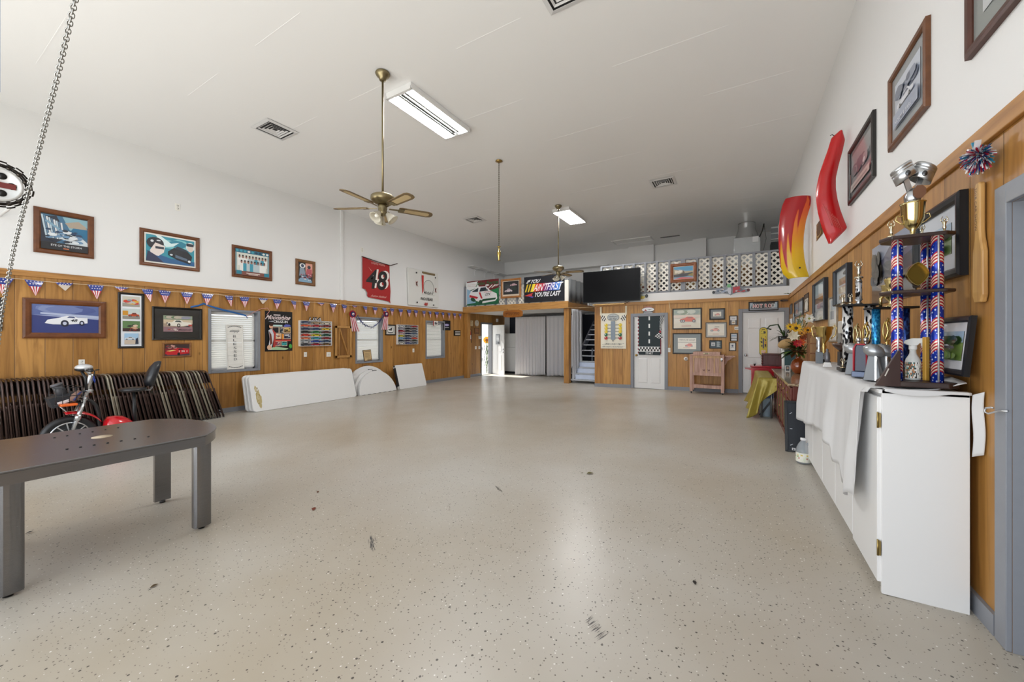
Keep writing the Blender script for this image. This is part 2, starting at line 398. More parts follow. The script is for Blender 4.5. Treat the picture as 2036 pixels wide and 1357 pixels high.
def picture(label, wall, q, fw, d, fm, draw, matw=0, matc='E8E6E0', coat=0., cat='framed picture', name='framed_picture', tilt=0, plane=None, group=None, loc=None, size=None):
    p, w, h = wallspot(wall, q, .001, plane)
    if size: w, h = size
    if loc is not None: p = Vector(loc)
    t = thing(name, label, cat, p, WR[wall], group)
    if tilt: t.rotation_euler = (Matrix.Rotation(WR[wall], 3, 'Z') @ Matrix.Rotation(tilt, 3, 'X')).to_euler()
    if fw:
        mb = MB(); ring(mb, w, h, fw, d, fm); mb.build('frame', t)
    iw, ih = w - 2 * fw, h - 2 * fw
    if matw:
        mb = MB(); mb.box(-iw / 2, iw / 2, -d * .35, -.001, fw, fw + ih, M(matc, .5, 0, coat)); mb.build('mat_board', t)
    a = Art(iw - 2 * matw, ih - 2 * matw, .45, coat); draw(a)
    y = -d * .35 - .002 if matw else -d * .3
    if not fw: y = -.004
    mb = a.mb; mb.box(-a.w / 2, a.w / 2, .0002, min(-y - .0005, .02), 0, a.h, M('3A332C', .7)); mb.build('picture', t, (0, y, fw + matw), fixn=False)
    return t
# ================================================================ the room
def wallgrid(mb, axis, c, u0, u1, z0, z1, holes, msel, depth, dm):
    """flat wall at x=c (axis 'X') or y=c (axis 'Y'); holes (u0,u1,z0,z1) get reveals running `depth` outwards"""
    us = sorted({u0, u1, *[h[0] for h in holes], *[h[1] for h in holes]}); zs = sorted({z0, z1, 2.36, *[h[2] for h in holes], *[h[3] for h in holes]})
    zs = [z for z in zs if z0 <= z <= z1]
    pt = (lambda u, z, o=0: (c + o, u, z)) if axis == 'X' else (lambda u, z, o=0: (u, c + o, z))
    for a, b in zip(us, us[1:]):
        for p, q in zip(zs, zs[1:]):
            mu, mz = (a + b) / 2, (p + q) / 2
            if any(h[0] < mu < h[1] and h[2] < mz < h[3] for h in holes): continue
            mb.add([pt(a, p), pt(b, p), pt(b, q), pt(a, q)], [(0, 1, 2, 3)], msel(mz))
    for h in holes:
        a, b, p, q = h
        for e in (((a, p), (b, p)), ((b, p), (b, q)), ((b, q), (a, q)), ((a, q), (a, p))):
            mb.add([pt(*e[0]), pt(*e[1]), pt(*e[1], depth), pt(*e[0], depth)], [(0, 1, 2, 3)], dm)
WIN = [(3.56, 4.42, .70, 1.90), (6.965, 7.81, .70, 1.90), (9.71, 10.59, .70, 1.90)]
D4 = (12.93, 13.66, -.17, 1.93)
DB = [(-2.54, -1.73, -.06, 1.955), (.065, .912, -.02, 1.985)]    # the two white doors in the back wall
DR = (1.50, 2.50, -.3, 1.945)
def room():
    mb = MB()
    mb.add([(XL - .4, YR - .3, fz(XL - .4)), (XR + .4, YR - .3, fz(XR + .4)), (XR + .4, YLB + .3, fz(XR + .4)), (XL - .4, YLB + .3, fz(XL - .4))], [(0, 1, 2, 3)], FLOORM)
    fl = struct(mb.build('floor', fixn=False))
    # rubber scuffs left by tyres, and scratches
    R = random.Random(3)
    for (px, py, n, dx, dy, ln, ang, col) in ((740, 1083, 7, .021, 0, .1, 2.5, '4A4A4C'), (992, 973, 5, .02, 0, .085, 2.5, '55524E'), (1187, 1255, 5, .022, 0, .085, 1.2, '5A5858'), (1335, 1050, 5, .03, 0, .06, 1.3, '9C948A'), (895, 1012, 5, .025, 0, .06, 2.4, '9E968C')):
        c = P(px, py); mb = MB(); a = ang
        for k in range(n):
            for s in range(5):
                bx = c.x + (k - n / 2) * dx * 1.0 + R.uniform(-.006, .006); by = c.y - (k - n / 2) * dx * .75 + R.uniform(-.012, .012)
                l = ln * R.uniform(.3, 1) / 2; w = R.uniform(.0008, .0022)
                ux, uy = cos(a + R.uniform(-.06, .06)), sin(a); nx, ny = -uy * w, ux * w
                ox, oy = ux * R.uniform(-.02, .02), uy * R.uniform(-.02, .02)
                q = [(bx + ox - ux * l, by + oy - uy * l), (bx + ox + nx, by + oy + ny), (bx + ox + ux * l, by + oy + uy * l), (bx + ox - nx, by + oy - ny)]
                mb.add([(x, y, fz(x) + .0008) for x, y in q], [(0, 1, 2, 3)], M(col, .6))
        mb.build('tyre_mark', fl)
    mb = MB(); mb.box(XL - .3, XR + .3, YR - .3, YLB + .3, ZC, ZC + .15, CEILW); ce = struct(mb.build('ceiling'))
    mb = MB(); R = random.Random(11)
    for k in range(11):                                           # taped plasterboard joints
        y = 1.1 + k * 1.22
        x = XL + R.uniform(.5, 3)
        while x < XR - .5:
            l = R.uniform(.8, 1.8); mb.box(x, min(x + l, XR - .1), y - .005, y + .005, ZC - .0015, ZC, CEILW); x += l + R.uniform(.6, 1.6)
    mb.build('taped_joint', ce)
    mb = MB(); wallgrid(mb, 'X', XL, YR - .3, YLB + .3, -.6, ZC, WIN + [D4], lambda z: WOOD_Y if z < 2.36 else WALLW, -.17, GREYT); struct(mb.build('wall_left', fixn=False))
    mb = MB(); wallgrid(mb, 'X', XR, YR - .3, YLB + .3, -.6, ZC, [DR], lambda z: WOOD_Y if z < 2.36 else WALLW, .12, GREYT); struct(mb.build('wall_right', fixn=False))
    mb = MB(); wallgrid(mb, 'Y', YB, -3.67, XR, -.3, 2.58, DB, lambda z: WOOD_X if z < 2.36 else WALLW, .12, GREYT)
    mb.add([(-3.67, YB, -.3), (-3.67, YB + .13, -.3), (-3.67, YB + .13, 2.36), (-3.67, YB, 2.36)], [(0, 1, 2, 3)], TRIM_Z)
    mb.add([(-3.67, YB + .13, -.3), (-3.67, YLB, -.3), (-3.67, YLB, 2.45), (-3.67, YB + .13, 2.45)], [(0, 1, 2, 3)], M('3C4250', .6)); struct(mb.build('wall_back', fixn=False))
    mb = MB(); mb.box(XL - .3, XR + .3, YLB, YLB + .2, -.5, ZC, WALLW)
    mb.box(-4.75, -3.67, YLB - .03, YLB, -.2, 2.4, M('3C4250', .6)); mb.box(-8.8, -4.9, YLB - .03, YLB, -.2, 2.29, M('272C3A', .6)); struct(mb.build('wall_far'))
    # rear wall with the roll-up door opening behind the camera
    mb = MB(); mb.box(XL - .3, -8.3, YR - .3, YR, -.5, ZC, WALLW); mb.box(.7, XR + .3, YR - .3, YR, -.5, ZC, WALLW); mb.box(-8.3, .7, YR - .3, YR, 4.3, ZC, WALLW); struct(mb.build('wall_rear'))
    # timber rail along the top of the boards, skirting
    for nm, b, m in (('trim_1', (XL, XL + .022, YR, 11.66, 2.278, 2.362), TRIM_Y), ('trim_2', (XR - .022, XR, YR, YB, 2.275, 2.362), TRIM_Y), ('trim_3', (-3.67, XR - .022, YB - .022, YB, 2.275, 2.362), TRIM_X)):
        mb = MB(); mb.box(*b, m); struct(mb.build(nm, bevel=.004))
    def skirt(nm, pts):
        mb = MB()
        for (x0, x1, y0, y1) in pts:
            zb = fz((x0 + x1) / 2)
            v = [(x, y, fz(x) + dz) for dz in (-.03, .095) for y in (y0, y1) for x in (x0, x1)]
            mb.add(v, [(0, 2, 3, 1), (4, 5, 7, 6), (0, 1, 5, 4), (2, 6, 7, 3), (0, 4, 6, 2), (1, 3, 7, 5)], GREYT)
        struct(mb.build(nm))
    skirt('baseboard_left', [(XL, XL + .018, YR, 12.85)]); skirt('baseboard_right', [(XR - .018, XR, 2.6, YB), (XR - .018, XR, YR, 1.4)])
    skirt('baseboard_back', [(-3.67, -2.63, YB - .018, YB), (-1.64, -.025, YB - .018, YB)])
    # pilaster on the left wall: painted above the rail, pine below
    mb = MB(); mb.box(XL, XL + .035, 6.45, 6.525, 2.362, ZC, WALLW); struct(mb.build('trim_4', bevel=.004))
    mb = MB(); mb.box(XL, XL + .03, 6.415, 6.626, fz(XL), 2.37, TRIM_Z); struct(mb.build('trim_5', bevel=.004))
room()
# ---------------------------------------------------------------- windows with blinds
def window(i, h):
    a, b, p, q = h; t = thing('window_%d' % (i + 1), None, None, (XL, (a + b) / 2, p), WR['L']); struct(t); del_ = t
    w, hh = b - a, q - p
    mb = MB()                                                   # casing round the opening, local x along the wall
    cw = .05
    for r in ((-w / 2 - cw, -w / 2, -cw, hh + cw), (w / 2, w / 2 + cw, -cw, hh + cw), (-w / 2, w / 2, -cw, 0), (-w / 2, w / 2, hh, hh + cw)):
        mb.box(r[0], r[1], -.018, .0, r[2], r[3], GREYT)
    mb.build('window_frame', t, bevel=.003)
    mb = MB(); f = .035
    for r in ((-w / 2, -w / 2 + f, 0, hh), (w / 2 - f, w / 2, 0, hh), (-w / 2, w / 2, 0, f), (-w / 2, w / 2, hh - f, hh), (-w / 2, w / 2, hh / 2 - .02, hh / 2 + .02)): mb.box(r[0], r[1], .13, .16, r[2], r[3], WHITE)
    mb.build('sash', t)
    mb = MB(); mb.box(-w / 2, w / 2, .145, .149, 0, hh, GLASS); mb.build('glass_pane', t)
    b0 = .045
    mb = MB(); mb.box(-w / 2 + .01, w / 2 - .03, .075, .11, hh - .06, hh - .005, WHITE); n = int((hh - b0 - .07) / .042)
    for k in range(n):
        z = b0 + .02 + k * (hh - b0 - .075) / n; T = Matrix.Translation((0, .093, z)) @ Matrix.Rotation(radians(54), 4, 'X')
        mb.box(-w / 2 + .012, w / 2 - .035, -.024, .024, -.0012, .0012, BLINDM, T)
    mb.box(-w / 2 + .012, w / 2 - .035, .08, .106, b0 - .012, b0 + .008, WHITE); mb.build('blind', t)
    return t
for i, h in enumerate(WIN): window(i, h)

# ---------------------------------------------------------------- doors
def panel_door(t, w, h, rows, m, y=.02):
    """leaf with raised panels, local x across, front at y"""
    mb = MB(); mb.box(-w / 2, w / 2, y, y + .04, 0, h, m); lf = mb.build('door_leaf', t, bevel=.002)
    mb = MB()
    for (x0, x1, z0, z1) in rows:
        x0, x1 = (x0 - .5) * w, (x1 - .5) * w; z0 *= h; z1 *= h; e = .022
        vs = [(x0, y - .0005, z0), (x1, y - .0005, z0), (x1, y - .0005, z1), (x0, y - .0005, z1), (x0 + e, y + .012 - .02, z0 + e), (x1 - e, y - .008, z0 + e), (x1 - e, y - .008, z1 - e), (x0 + e, y - .008, z1 - e)]
        mb.add(vs, [(4, 5, 6, 7), (0, 1, 5, 4), (1, 2, 6, 5), (2, 3, 7, 6), (3, 0, 4, 7)], m)
    mb.build('door_panel', lf)
    return lf
SIX = [(.13, .45, .80, .93), (.55, .87, .80, .93), (.13, .45, .44, .75), (.55, .87, .44, .75), (.13, .45, .09, .36), (.55, .87, .09, .36)]
HALF = [(.13, .45, .08, .42), (.55, .87, .08, .42), (.13, .45, .5, .93), (.55, .87, .5, .93)]
def casing(t, w, h, cw=.085, m=GREYT, zb=0):
    mb = MB()
    for r in ((-w / 2 - cw, -w / 2, zb, h + cw), (w / 2, w / 2 + cw, zb, h + cw), (-w / 2, w / 2, h, h + cw)): mb.box(r[0], r[1], -.02, 0, r[2], r[3], m)
    return mb.build('door_frame', t, bevel=.003)
def knob(t, x, z, y=.02, m=None, r=.03):
    mb = MB(); mb.cyl((x, y, z), (x, y - .012, z), .032, m or SILVER); mb.cyl((x, y - .01, z), (x, y - .05, z), .012, m or SILVER); mb.ball((x, y - .06, z), (r, .022, r), m or SILVER); return mb.build('door_knob', t)
for i, h in enumerate(DB):
    z0 = fz((h[0] + h[1]) / 2); w = h[1] - h[0]
    t = struct(thing('door_%d' % (i + 1), None, None, ((h[0] + h[1]) / 2, YB, z0)))
    casing(t, w, h[3] - z0); lf = panel_door(t, w - .01, h[3] - z0 - .005, HALF if i == 0 else SIX, WHITE)
    knob(t, -w / 2 + .07, .93 if i else .92, .02, SILVER if i else BRASS)
    mb = MB(); mb.box(-w / 2, w / 2, -.01, .1, -.02, .012, M('77756F', .4)); mb.build('threshold', t)
t = struct(thing('door_3', None, None, (XR, (DR[0] + DR[1]) / 2, 0), WR['R'])); casing(t, 1.0, 1.945, .085, GREYT, .02)
panel_door(t, .99, 1.94, SIX, M('8C95A3', .5), .05)
# door standing open to the yard, under the mezzanine
t = struct(thing('door_4', None, None, (XL, (D4[0] + D4[1]) / 2, fz(XL)), WR['L'])); casing(t, .73, 2.1, .07, M('6E727A', .5))
mb = MB(); mb.box(-.365, .365, 0, .17, -.02, .012, M('8A8880', .4)); mb.build('threshold', t)
t = struct(thing('door_5', None, None, (XL + .02, 13.70, fz(XL) + .012)))
t.rotation_euler = (0, 0, radians(-18)); lt = Matrix.Translation((.40, 0, 0))
mb = MB(); mb.box(0, .77, 0, .045, 0, 2.06, WHITE); lf = mb.build('door_leaf', t, bevel=.003)
mb = MB()
for x0, x1, z0, z1 in ((.16, .34, 1.72, 1.9), (.44, .62, 1.72, 1.9), (.16, .34, .95, 1.6), (.44, .62, .95, 1.6), (.16, .34, .2, .82), (.44, .62, .2, .82)): mb.box(x0, x1, -.006, 0, z0, z1, WHITE)
mb.build('door_panel', lf, bevel=.005)
for nm, z, l in (('deadbolt', 1.06, .0), ('lever_handle', .94, .1)):
    mb = MB(); mb.cyl((.73, 0, z), (.73, -.02, z), .03, CHROME)
    if l: mb.beam((.73, -.03, z), (.62, -.03, z), .02, .02, CHROME); mb.cyl((.73, -.01, z), (.73, -.04, z), .012, CHROME)
    mb.build(nm, t)
t = thing('notice_plaque', 'grey notice sign on the open white door', 'sign', (XL + .38, 13.575, 1.09)); t.rotation_euler = (0, 0, radians(-18))
a = Art(.26, .42); a.rect(0, 0, 1, 1, '7F8287'); a.rect(.1, .3, .9, .92, '9EA1A5')
for k in range(4): a.rect(.18, .8 - k * .12, .82, .84 - k * .12, 'D9DADB')
a.rect(.5, .06, .9, .25, '3B3D41'); a.mb.box(-.13, .13, .0004, .006, 0, .42, M('6A6C70')); a.build('panel', t, (0, -.01, 0))

# ---------------------------------------------------------------- outside
mb = MB(); mb.add([(-60, -60, -.24), (60, -60, -.24), (60, 60, -.24), (-60, 60, -.24)], [(0, 1, 2, 3)], M('B9B6AC', .8, var=.15, scale=.8)); tag(mb.build('yard_ground', fixn=False), kind='structure')
mb = MB(); mb.box(-11.5, XL - .2, 1.5, 12.2, 2.6, 2.72, M('D8D6D0', .7)); struct(mb.build('added_sun_shade'))  # unseen slab added outside the windows to keep sun patches off the floor
t = thing('porch_trellis', 'white trellis porch seen through the open yard door', 'trellis', (-11.9, 17.2, -.24), WR['L'])
mb = MB()
for k in range(7): mb.box(-1.8 + k * .55, -1.72 + k * .55, 0, .08, 0, 2.6, WHITE)
mb.build('post', t); mb = MB(); mb.box(-2, 1.9, -.3, .3, 2.3, 2.5, WHITE); mb.box(-2, 1.9, -.3, .3, 2.7, 2.95, WHITE); mb.build('roof_beam', t)
mb = MB()
for k in range(18): mb.beam((-1.9 + k * .2, .04, .05), (-1.5 + k * .2, .04, 1.2), .03, .02, M('4A5058', .6))
mb.build('railing', t)
def leaf(mb, p, d, l, w, m, droop=.3):
    p = Vector(p); d = Vector(d).normalized(); s = d.cross(Vector((0, 0, 1)));
    s = s.normalized() if s.length > .01 else Vector((1, 0, 0)); q = []
    for k in range(5):
        f = k / 4; c = p + d * l * f - Vector((0, 0, droop * l * f * f)); ww = w * sin(pi * min(max(f, .04), .97)) ** .7 / 2; q += [c - s * ww, c + s * ww]
    mb.add(q, [(2 * k, 2 * k + 1, 2 * k + 3, 2 * k + 2) for k in range(4)], m, True)
GREENL = M('4C6B2A', .55, var=.35, scale=5); DKGREEN = M('23381C', .5, var=.3, scale=5)
def sunflower_ornament():
    c = P(968, 700, X=-10.0); t = thing('sunflower_stake', 'tall sunflower yard ornament outside the open yard door', 'sunflower', (c.x, c.y, -.24))
    mb = MB(); mb.tube([(0, 0, 0), (.01, 0, .7), (0, 0, 1.45)], .02, GREENL)
    mb.build('stem', t); mb = MB(); R = random.Random(5)
    for k in range(70):
        a = R.uniform(0, 6.3); z = R.uniform(.05, 1.25); leaf(mb, (0, 0, z), (cos(a), sin(a), .4), R.uniform(.12, .26), .09, GREENL if k % 3 else DKGREEN)
    tag(mb.build('foliage', t), kind='stuff')
    n = Vector((-c.x, -c.y, 0)).normalized(); T = Matrix.Translation((0, 0, 1.5)) @ n.to_track_quat('Z', 'Y').to_matrix().to_4x4()
    mb = MB()
    for k in range(18):
        for rr, z in ((.16, 0), (.21, -.01)):
            a = 2 * pi * (k + (z < 0) * .5) / 18; mb.add([(.05 * cos(a), .05 * sin(a), z), (rr * .7 * cos(a - .13), rr * .7 * sin(a - .13), z + .01), (rr * cos(a), rr * sin(a), z), (rr * .7 * cos(a + .13), rr * .7 * sin(a + .13), z + .01)], [(0, 1, 2, 3)], M('E8B21E', .5), T=T)
    mb.build('petals', t); mb = MB(); mb.lathe([(0, .03), (.05, .025), (.075, 0)], M('7A4A16', .7), T=T); mb.build('flower_head', t)
sunflower_ornament()

# ---------------------------------------------------------------- mezzanine over the corner, loft over the back rooms
MZ = Vector((-9.08, 11.68, 0)); MZR = atan2(11.40 - 11.68, -4.67 + 9.08); MZW = sqrt(4.41 ** 2 + .28 ** 2)
def mezz():
    t = struct(thing('mezzanine_beam', None, None, MZ, MZR)); W = MZW
    mb = MB(); mb.box(0, W, 0, .05, 2.31, 2.535, TRIM_X); mb.box(W - .05, W, .05, 3.0, 2.31, 2.5, TRIM_Y); mb.build('fascia', t, bevel=.004)
    for nm, x0, x1, zb in (('post', .0, .19, -.17), ('post', W - .19, W, -.09)):
        mb = MB(); mb.box(x0 + .01, x1 - .01, .055, .235, zb, 2.31, TRIM_Z); mb.build(nm, t, bevel=.006)
    mb = MB(); mb.box(0, W - .05, .05, 3.05, 2.32, 2.36, WHITE); mb.build('soffit', t)
    mb = MB(); mb.box(0, W - .05, .05, 3.05, 2.47, 2.5, M('9A9388', .7)); mb.build('deck', t)
    mb = MB(); mb.box(-3.67, XR - .01, YB + .002, YLB, 2.48, 2.575, M('9A9388', .7)); struct(mb.build('loft_deck'))
mezz()
def clip(poly, x0, x1, z0, z1):
    for ax, lim, sg in ((0, x0, 1), (0, x1, -1), (1, z0, 1), (1, z1, -1)):
        o = []
        for a, b in zip(poly, poly[1:] + poly[:1]):
            ia, ib = sg * (a[ax] - lim) >= 0, sg * (b[ax] - lim) >= 0
            if ia: o.append(a)
            if ia != ib:
                f = (lim - a[ax]) / (b[ax] - a[ax]); o.append((a[0] + f * (b[0] - a[0]), a[1] + f * (b[1] - a[1])))
        poly = o
        if len(poly) < 3: return []
    return poly
LATT = M('EEEAE0', .55)
def lattice(t, x0, x1, z0, z1, y=0, sp=.142, w=.042):
    mb = MB(); h = z1 - z0
    for s in (1, -1):
        k = -int(h / sp) - 2
        while x0 + k * sp < x1 + h + sp:
            xa = x0 + k * sp; xb = xa + s * h
            if s < 0: xa, xb = xa + 0, xa - h
            p = clip([(xa - w * .7, z0), (xa + w * .7, z0), (xb + w * .7, z1), (xb - w * .7, z1)], x0, x1, z0, z1)
            if p: mb.prism(p, y + (.004 if s > 0 else -.002), y + (.009 if s > 0 else .003), LATT)
            k += 1
    return mb.build('lattice_panel', t)
def railings():
    t = thing('loft_railing', 'grey loft railing with white diamond lattice above the back wall', 'railing', (0, YB + .05, 0))
    px = [1195.5, 1217, 1239, 1260, 1283, 1306, 1331, 1358, 1385.7, 1413, 1441, 1470, 1499, 1529.7, 1560.6]; xs = [P(x, 560, Y=YB).x for x in px]; z0, z1 = 2.6, 3.455
    mb = MB(); mb.box(xs[0] - .03, xs[-1] + .03, -.035, .035, z1 - .045, z1, GREYT); mb.build('top_rail', t, bevel=.004)
    mb = MB(); mb.box(xs[0] - .03, xs[-1] + .03, -.03, .03, z0 - .02, z0 + .03, GREYT); mb.build('bottom_rail', t)
    for i, x in enumerate(xs):
        w = .055 if i == 7 else .03
        mb = MB(); mb.box(x - w, x + w, -.045, .03, z0, z1 - .02, GREYT); mb.build('post', t, bevel=.003)
    for a, b in zip(xs, xs[1:]): lattice(t, a + .03, b - .03, z0 + .03, z1 - .045, .0)
    t = thing('mezzanine_railing', 'grey railing with white lattice behind the racing banners', 'railing', MZ, MZR); W = MZW; z0, z1 = 2.54, 3.25
    mb = MB(); mb.box(0.02, W - .02, .06, .12, z1 - .04, z1, GREYT); mb.build('top_rail', t, bevel=.004)
    n = 9
    for i in range(n + 1):
        x = .05 + (W - .14) * i / n; w = .06 if i in (0, n) else .035
        mb = MB(); mb.box(x - w, x + w, .06, .12, z0 - .03, z1 if i else z1 + .05, GREYT if i < n else LATT); mb.build('post', t)
    for i in range(n): lattice(t, .05 + (W - .14) * i / n + .04, .05 + (W - .14) * (i + 1) / n - .04, z0 - .02, z1 - .04, .09)
    mb = MB(); v = []; N = 44                                    # corrugated sheet closing the stair side
    for k in range(N + 1):
        y = .14 + 1.5 * k / N; x = W - .05 + .03 * sin(2 * pi * k / 11); v += [(x, y, 2.5), (x, y, 3.27)]
    mb.add(v, [(2 * k, 2 * k + 1, 2 * k + 3, 2 * k + 2) for k in range(N)], M('9DA0A2', .35, .6), True); mb.build('corrugated_side', t, solid=.004)
    mb = MB(); mb.box(W - .09, W, 1.66, 1.74, 2.5, 3.3, WHITE); mb.build('end_post', t)
railings()
# loft interior: L-shaped shelf, chase, plenum and duct
t = thing('wall_shelf', 'white L-shaped shelf high on the loft wall', 'shelf', (0, 0, 4.126))
mb = MB(); mb.box(XL + .002, XL + .32, 11.96, YLB, 0, .025, WALLW); mb.box(XL + .32, -4.3, YLB - .34, YLB, 0, .025, WALLW); mb.build('board', t)
for y in (12.45, 13.15, 13.85):
    mb = MB(); mb.box(XL, XL + .02, y, y + .03, -.28, 0, WHITE); mb.beam((XL + .01, y + .015, -.01), (XL + .27, y + .015, -.01), .03, .02, WHITE); mb.beam((XL + .02, y + .015, -.1), (XL + .14, y + .015, -.02), .02, .012, WHITE); mb.build('bracket', t)
mb = MB(); x0, x1 = P(1377, 480, Y=14.5).x, P(1404, 480, Y=14.5).x; mb.box(x0, x1, 14.5, YLB, 2.6, ZC, WALLW); x0 = P(1299, 480, Y=14.5).x; mb.box(x0 - .9, x0, 14.56, YLB, 2.6, ZC, WALLW)
mb.box(x0, x0 + 1.5, 14.4, YLB, 2.6, 3.72, M('6F7072', .6)); struct(mb.build('trim_6'))
t = thing('air_handler', 'grey sheet metal air plenum standing on the loft behind the lattice', 'air handler', (0, 0, 2.58))
a, b = P(1459, 500, Y=12.9), P(1512, 500, Y=12.9); GALV = M('A9ABAC', .4, .75, var=.08, scale=6)
mb = MB(); zt = P(1480, 472, Y=12.9).z - 2.58; mb.box(a.x, b.x, 12.9, 13.7, 0, zt, GALV); mb.build('plenum', t, bevel=.008)
mb = MB(); cx = (a.x + b.x) / 2; zc = ZC - 2.583; rr = (b.x - a.x) / 2
prof = [(rr * .98, zt), (rr * .9, zt + .14), (rr * .7, zt + .3), (rr * .66, zc)]
prof = [(r + .008 * (-1) ** i, z) for i, (r, z) in enumerate([(prof[0][0] + (prof[-1][0] - prof[0][0]) * min(1, (k / 26) * 1.5), zt + (zc - zt) * k / 26) for k in range(27)])]
mb.lathe(prof, M('E2E4E6', .26, .9), (cx, 13.3, 0), 32); mb.build('foil_duct', t)
mb = MB(); p = P(1502, 476, Y=12.88); mb.box(p.x - .07, p.x + .07, 12.88, 12.9, p.z - 2.66, p.z - 2.5, WHITE); mb.build('control_box', t)
mb = MB(); p = P(1510, 470, Y=12.9); q = P(1519, 445, Y=12.9); r = P(1518, 496, Y=12.9)
mb.tube([(p.x, 12.9, p.z - 2.6), (q.x - .03, 12.9, q.z - 2.75), (q.x, 12.9, q.z - 2.58)], .015, BLACK); mb.tube([(q.x, 12.9, q.z - 2.6), (q.x + .05, 12.9, q.z - 3.0), (r.x, 12.9, max(r.z - 2.6, .1))], .008, M('5A5A5A')); mb.build('cable', t)
t = thing('air_grille', 'large grey return air grille standing near the duct', 'grille', (0, 13.6, 0)); a, b, c_ = P(1533, 452, Y=13.6), P(1565, 452, Y=13.6), P(1530, 478, Y=13.6)
mb = MB(); b.x = min(b.x, XR - .03); mb.box(a.x, b.x, 0, .06, c_.z, a.z, M('8D9093', .5, .4)); mb.build('housing', t)
for z0_, z1_ in ((a.z - .04, a.z), (c_.z, c_.z + .03), ((a.z + c_.z) / 2 - .02, (a.z + c_.z) / 2 + .01)): mb = MB(); mb.box(a.x, b.x, -.01, 0, z0_, z1_, WHITE); mb.build('bar', t)
mb = MB(); mb.box(a.x, b.x, 0, .5, 2.6, c_.z - .06, M('3A3C3E', .5)); mb.build('stand', t)
# boxes stored in the loft behind the lattice
R = random.Random(9)
lofty = ['8A6238', '7A5330', 'A07A48', '6E3226', '2A2D33', '5B5F66', '8D6A40', '9B7747', '403028', '7C5836', '2F3A4A', '83603A', '6A4A2C', '241F1E']
x = -3.2; LB = ['small', 'low', 'squat', 'tall', 'wide', 'narrow', 'deep', 'plain']
names = {'8A6238': 'tan', '7A5330': 'brown', 'A07A48': 'light tan', '6E3226': 'red brown', '2A2D33': 'black', '5B5F66': 'grey', '8D6A40': 'kraft', '9B7747': 'pale kraft', '403028': 'dark brown', '7C5836': 'mid brown', '2F3A4A': 'navy', '83603A': 'cardboard coloured', '6A4A2C': 'umber', '241F1E': 'dark'}
for k, c in enumerate(lofty):
    w = R.uniform(.22, .32); h = R.uniform(.3, .5) if x < -.9 else R.uniform(.5, .75)
    mb = MB(); mb.box(x, x + w, 11.55, 11.95, 2.58, 2.58 + h, M(c, .75)); mb.box(x + w / 2 - .025, x + w / 2 + .025, 11.549, 11.951, 2.58 + h - .1, 2.58 + h + .001, M('B99A66', .4))
    tag(mb.build('storage_box'), names[c] + ' box stored behind the loft lattice', 'box', 'boxes stored on the loft'); x += w + .02

# ---------------------------------------------------------------- staircase
t = thing('staircase', 'grey open-riser stairs between the white drape and the back wall', 'stairs', (0, 0, 0)); X0, X1 = -4.8, -3.7; y0, z0 = 11.62, .03
STG = M('B4B7BE', .5)
for k in range(11):
    y = y0 + .238 * k; z = z0 + .183 * k; mb = MB(); mb.box(X0 + .03, X1 - .03, y, y + .27, z - .035, z, STG); mb.build('tread', t, bevel=.004)
for x in (X0, X1 - .04):
    mb = MB(); mb.prism([(y0 - .05, -.1), (y0 + .3, -.1), (y0 + 2.6, z0 + 1.67), (y0 + 2.6, z0 + 1.98), (y0 - .05, z0 + .02)], x, x + .04, M('6E727B', .5), Matrix(((0, 1, 0, 0), (1, 0, 0, 0), (0, 0, 1, 0), (0, 0, 0, 1)))); mb.build('stringer', t)
mb = MB()
for k in range(3):
    y = y0 + .238 * k + .2; z = z0 + .183 * k; mb.box(X0 + .1, X1 - .05, y, y + .012, z + .002, z + .145, M('C9D3E6', .6, var=.12, scale=9))
mb.build('riser_board', t)
mb = MB()
for x in (-4.8, -4.3):
    mb.box(x - .02, x + .02, y0 + 1.0, y0 + 1.04, -.08, 1.0, M('5A5E68', .5))
mb.build('brace', t)
# drape hanging from the side beam beside the stairs
def cloth_curtain(name, label, pts, ztop, zbot, m, waves, amp, seed=1, hem=.02, bulge=None, group=None):
    """pts: plan line the cloth hangs along"""
    R = random.Random(seed); ph = [R.uniform(0, 6.3) for _ in range(4)]; A, B = Vector(pts[0]), Vector(pts[1]); d = B - A; n = Vector((-d.y, d.x)).normalized(); mb = MB()
    def fn(u, v):
        p = A + d * u; w = amp * (.35 + .65 * v) * (sin(u * waves * 2 * pi + ph[0] + .4 * sin(v * 3 + ph[1])) + .5 * sin(u * waves * 4.3 * pi + ph[2]))
        p = p + n * w; zt = ztop[0] + (ztop[1] - ztop[0]) * u; zb = zbot[0] + (zbot[1] - zbot[0]) * u + hem * sin(u * 9 + ph[3])
        q = Vector((p.x, p.y, zt + (zb - zt) * v))
        return q + bulge(u, v) if bulge else q
    mb.grid(fn, int(60 + waves * 4), 24, m); o = mb.build(name, solid=.003); return tag(o, label, 'curtain', group)
cloth_curtain('side_drape', 'white drape hanging beside the stairs behind the corner post', ((-4.63, 11.66), (-4.63, 12.55)), (2.3, 2.3), (-.05, .62), CURTM, 3, .022, 3, .02, lambda u, v: Vector((.03 * v * (1 - u), 0, 0)))
cloth_curtain('curtain', 'wide white curtain across the mezzanine alcove, next to the fridge', ((-7.78, 13.45), (-6.47, 13.5)), (2.2, 2.2), (-.13, -.1), CURTM, 9, .03, 5, .02)
cloth_curtain('curtain', 'narrow white curtain across the mezzanine alcove, next to the corner post', ((-6.44, 13.5), (-5.0, 13.55)), (2.21, 2.21), (-.1, -.08), CURTM, 8, .03, 8, .015)
mb = MB(); mb.cyl((-8.4, 13.48, 2.225), (-4.9, 13.55, 2.225), .014, M('3A3B40', .4)); tag(mb.build('curtain_rod'), 'dark rod carrying the white alcove curtains', 'curtain rod')
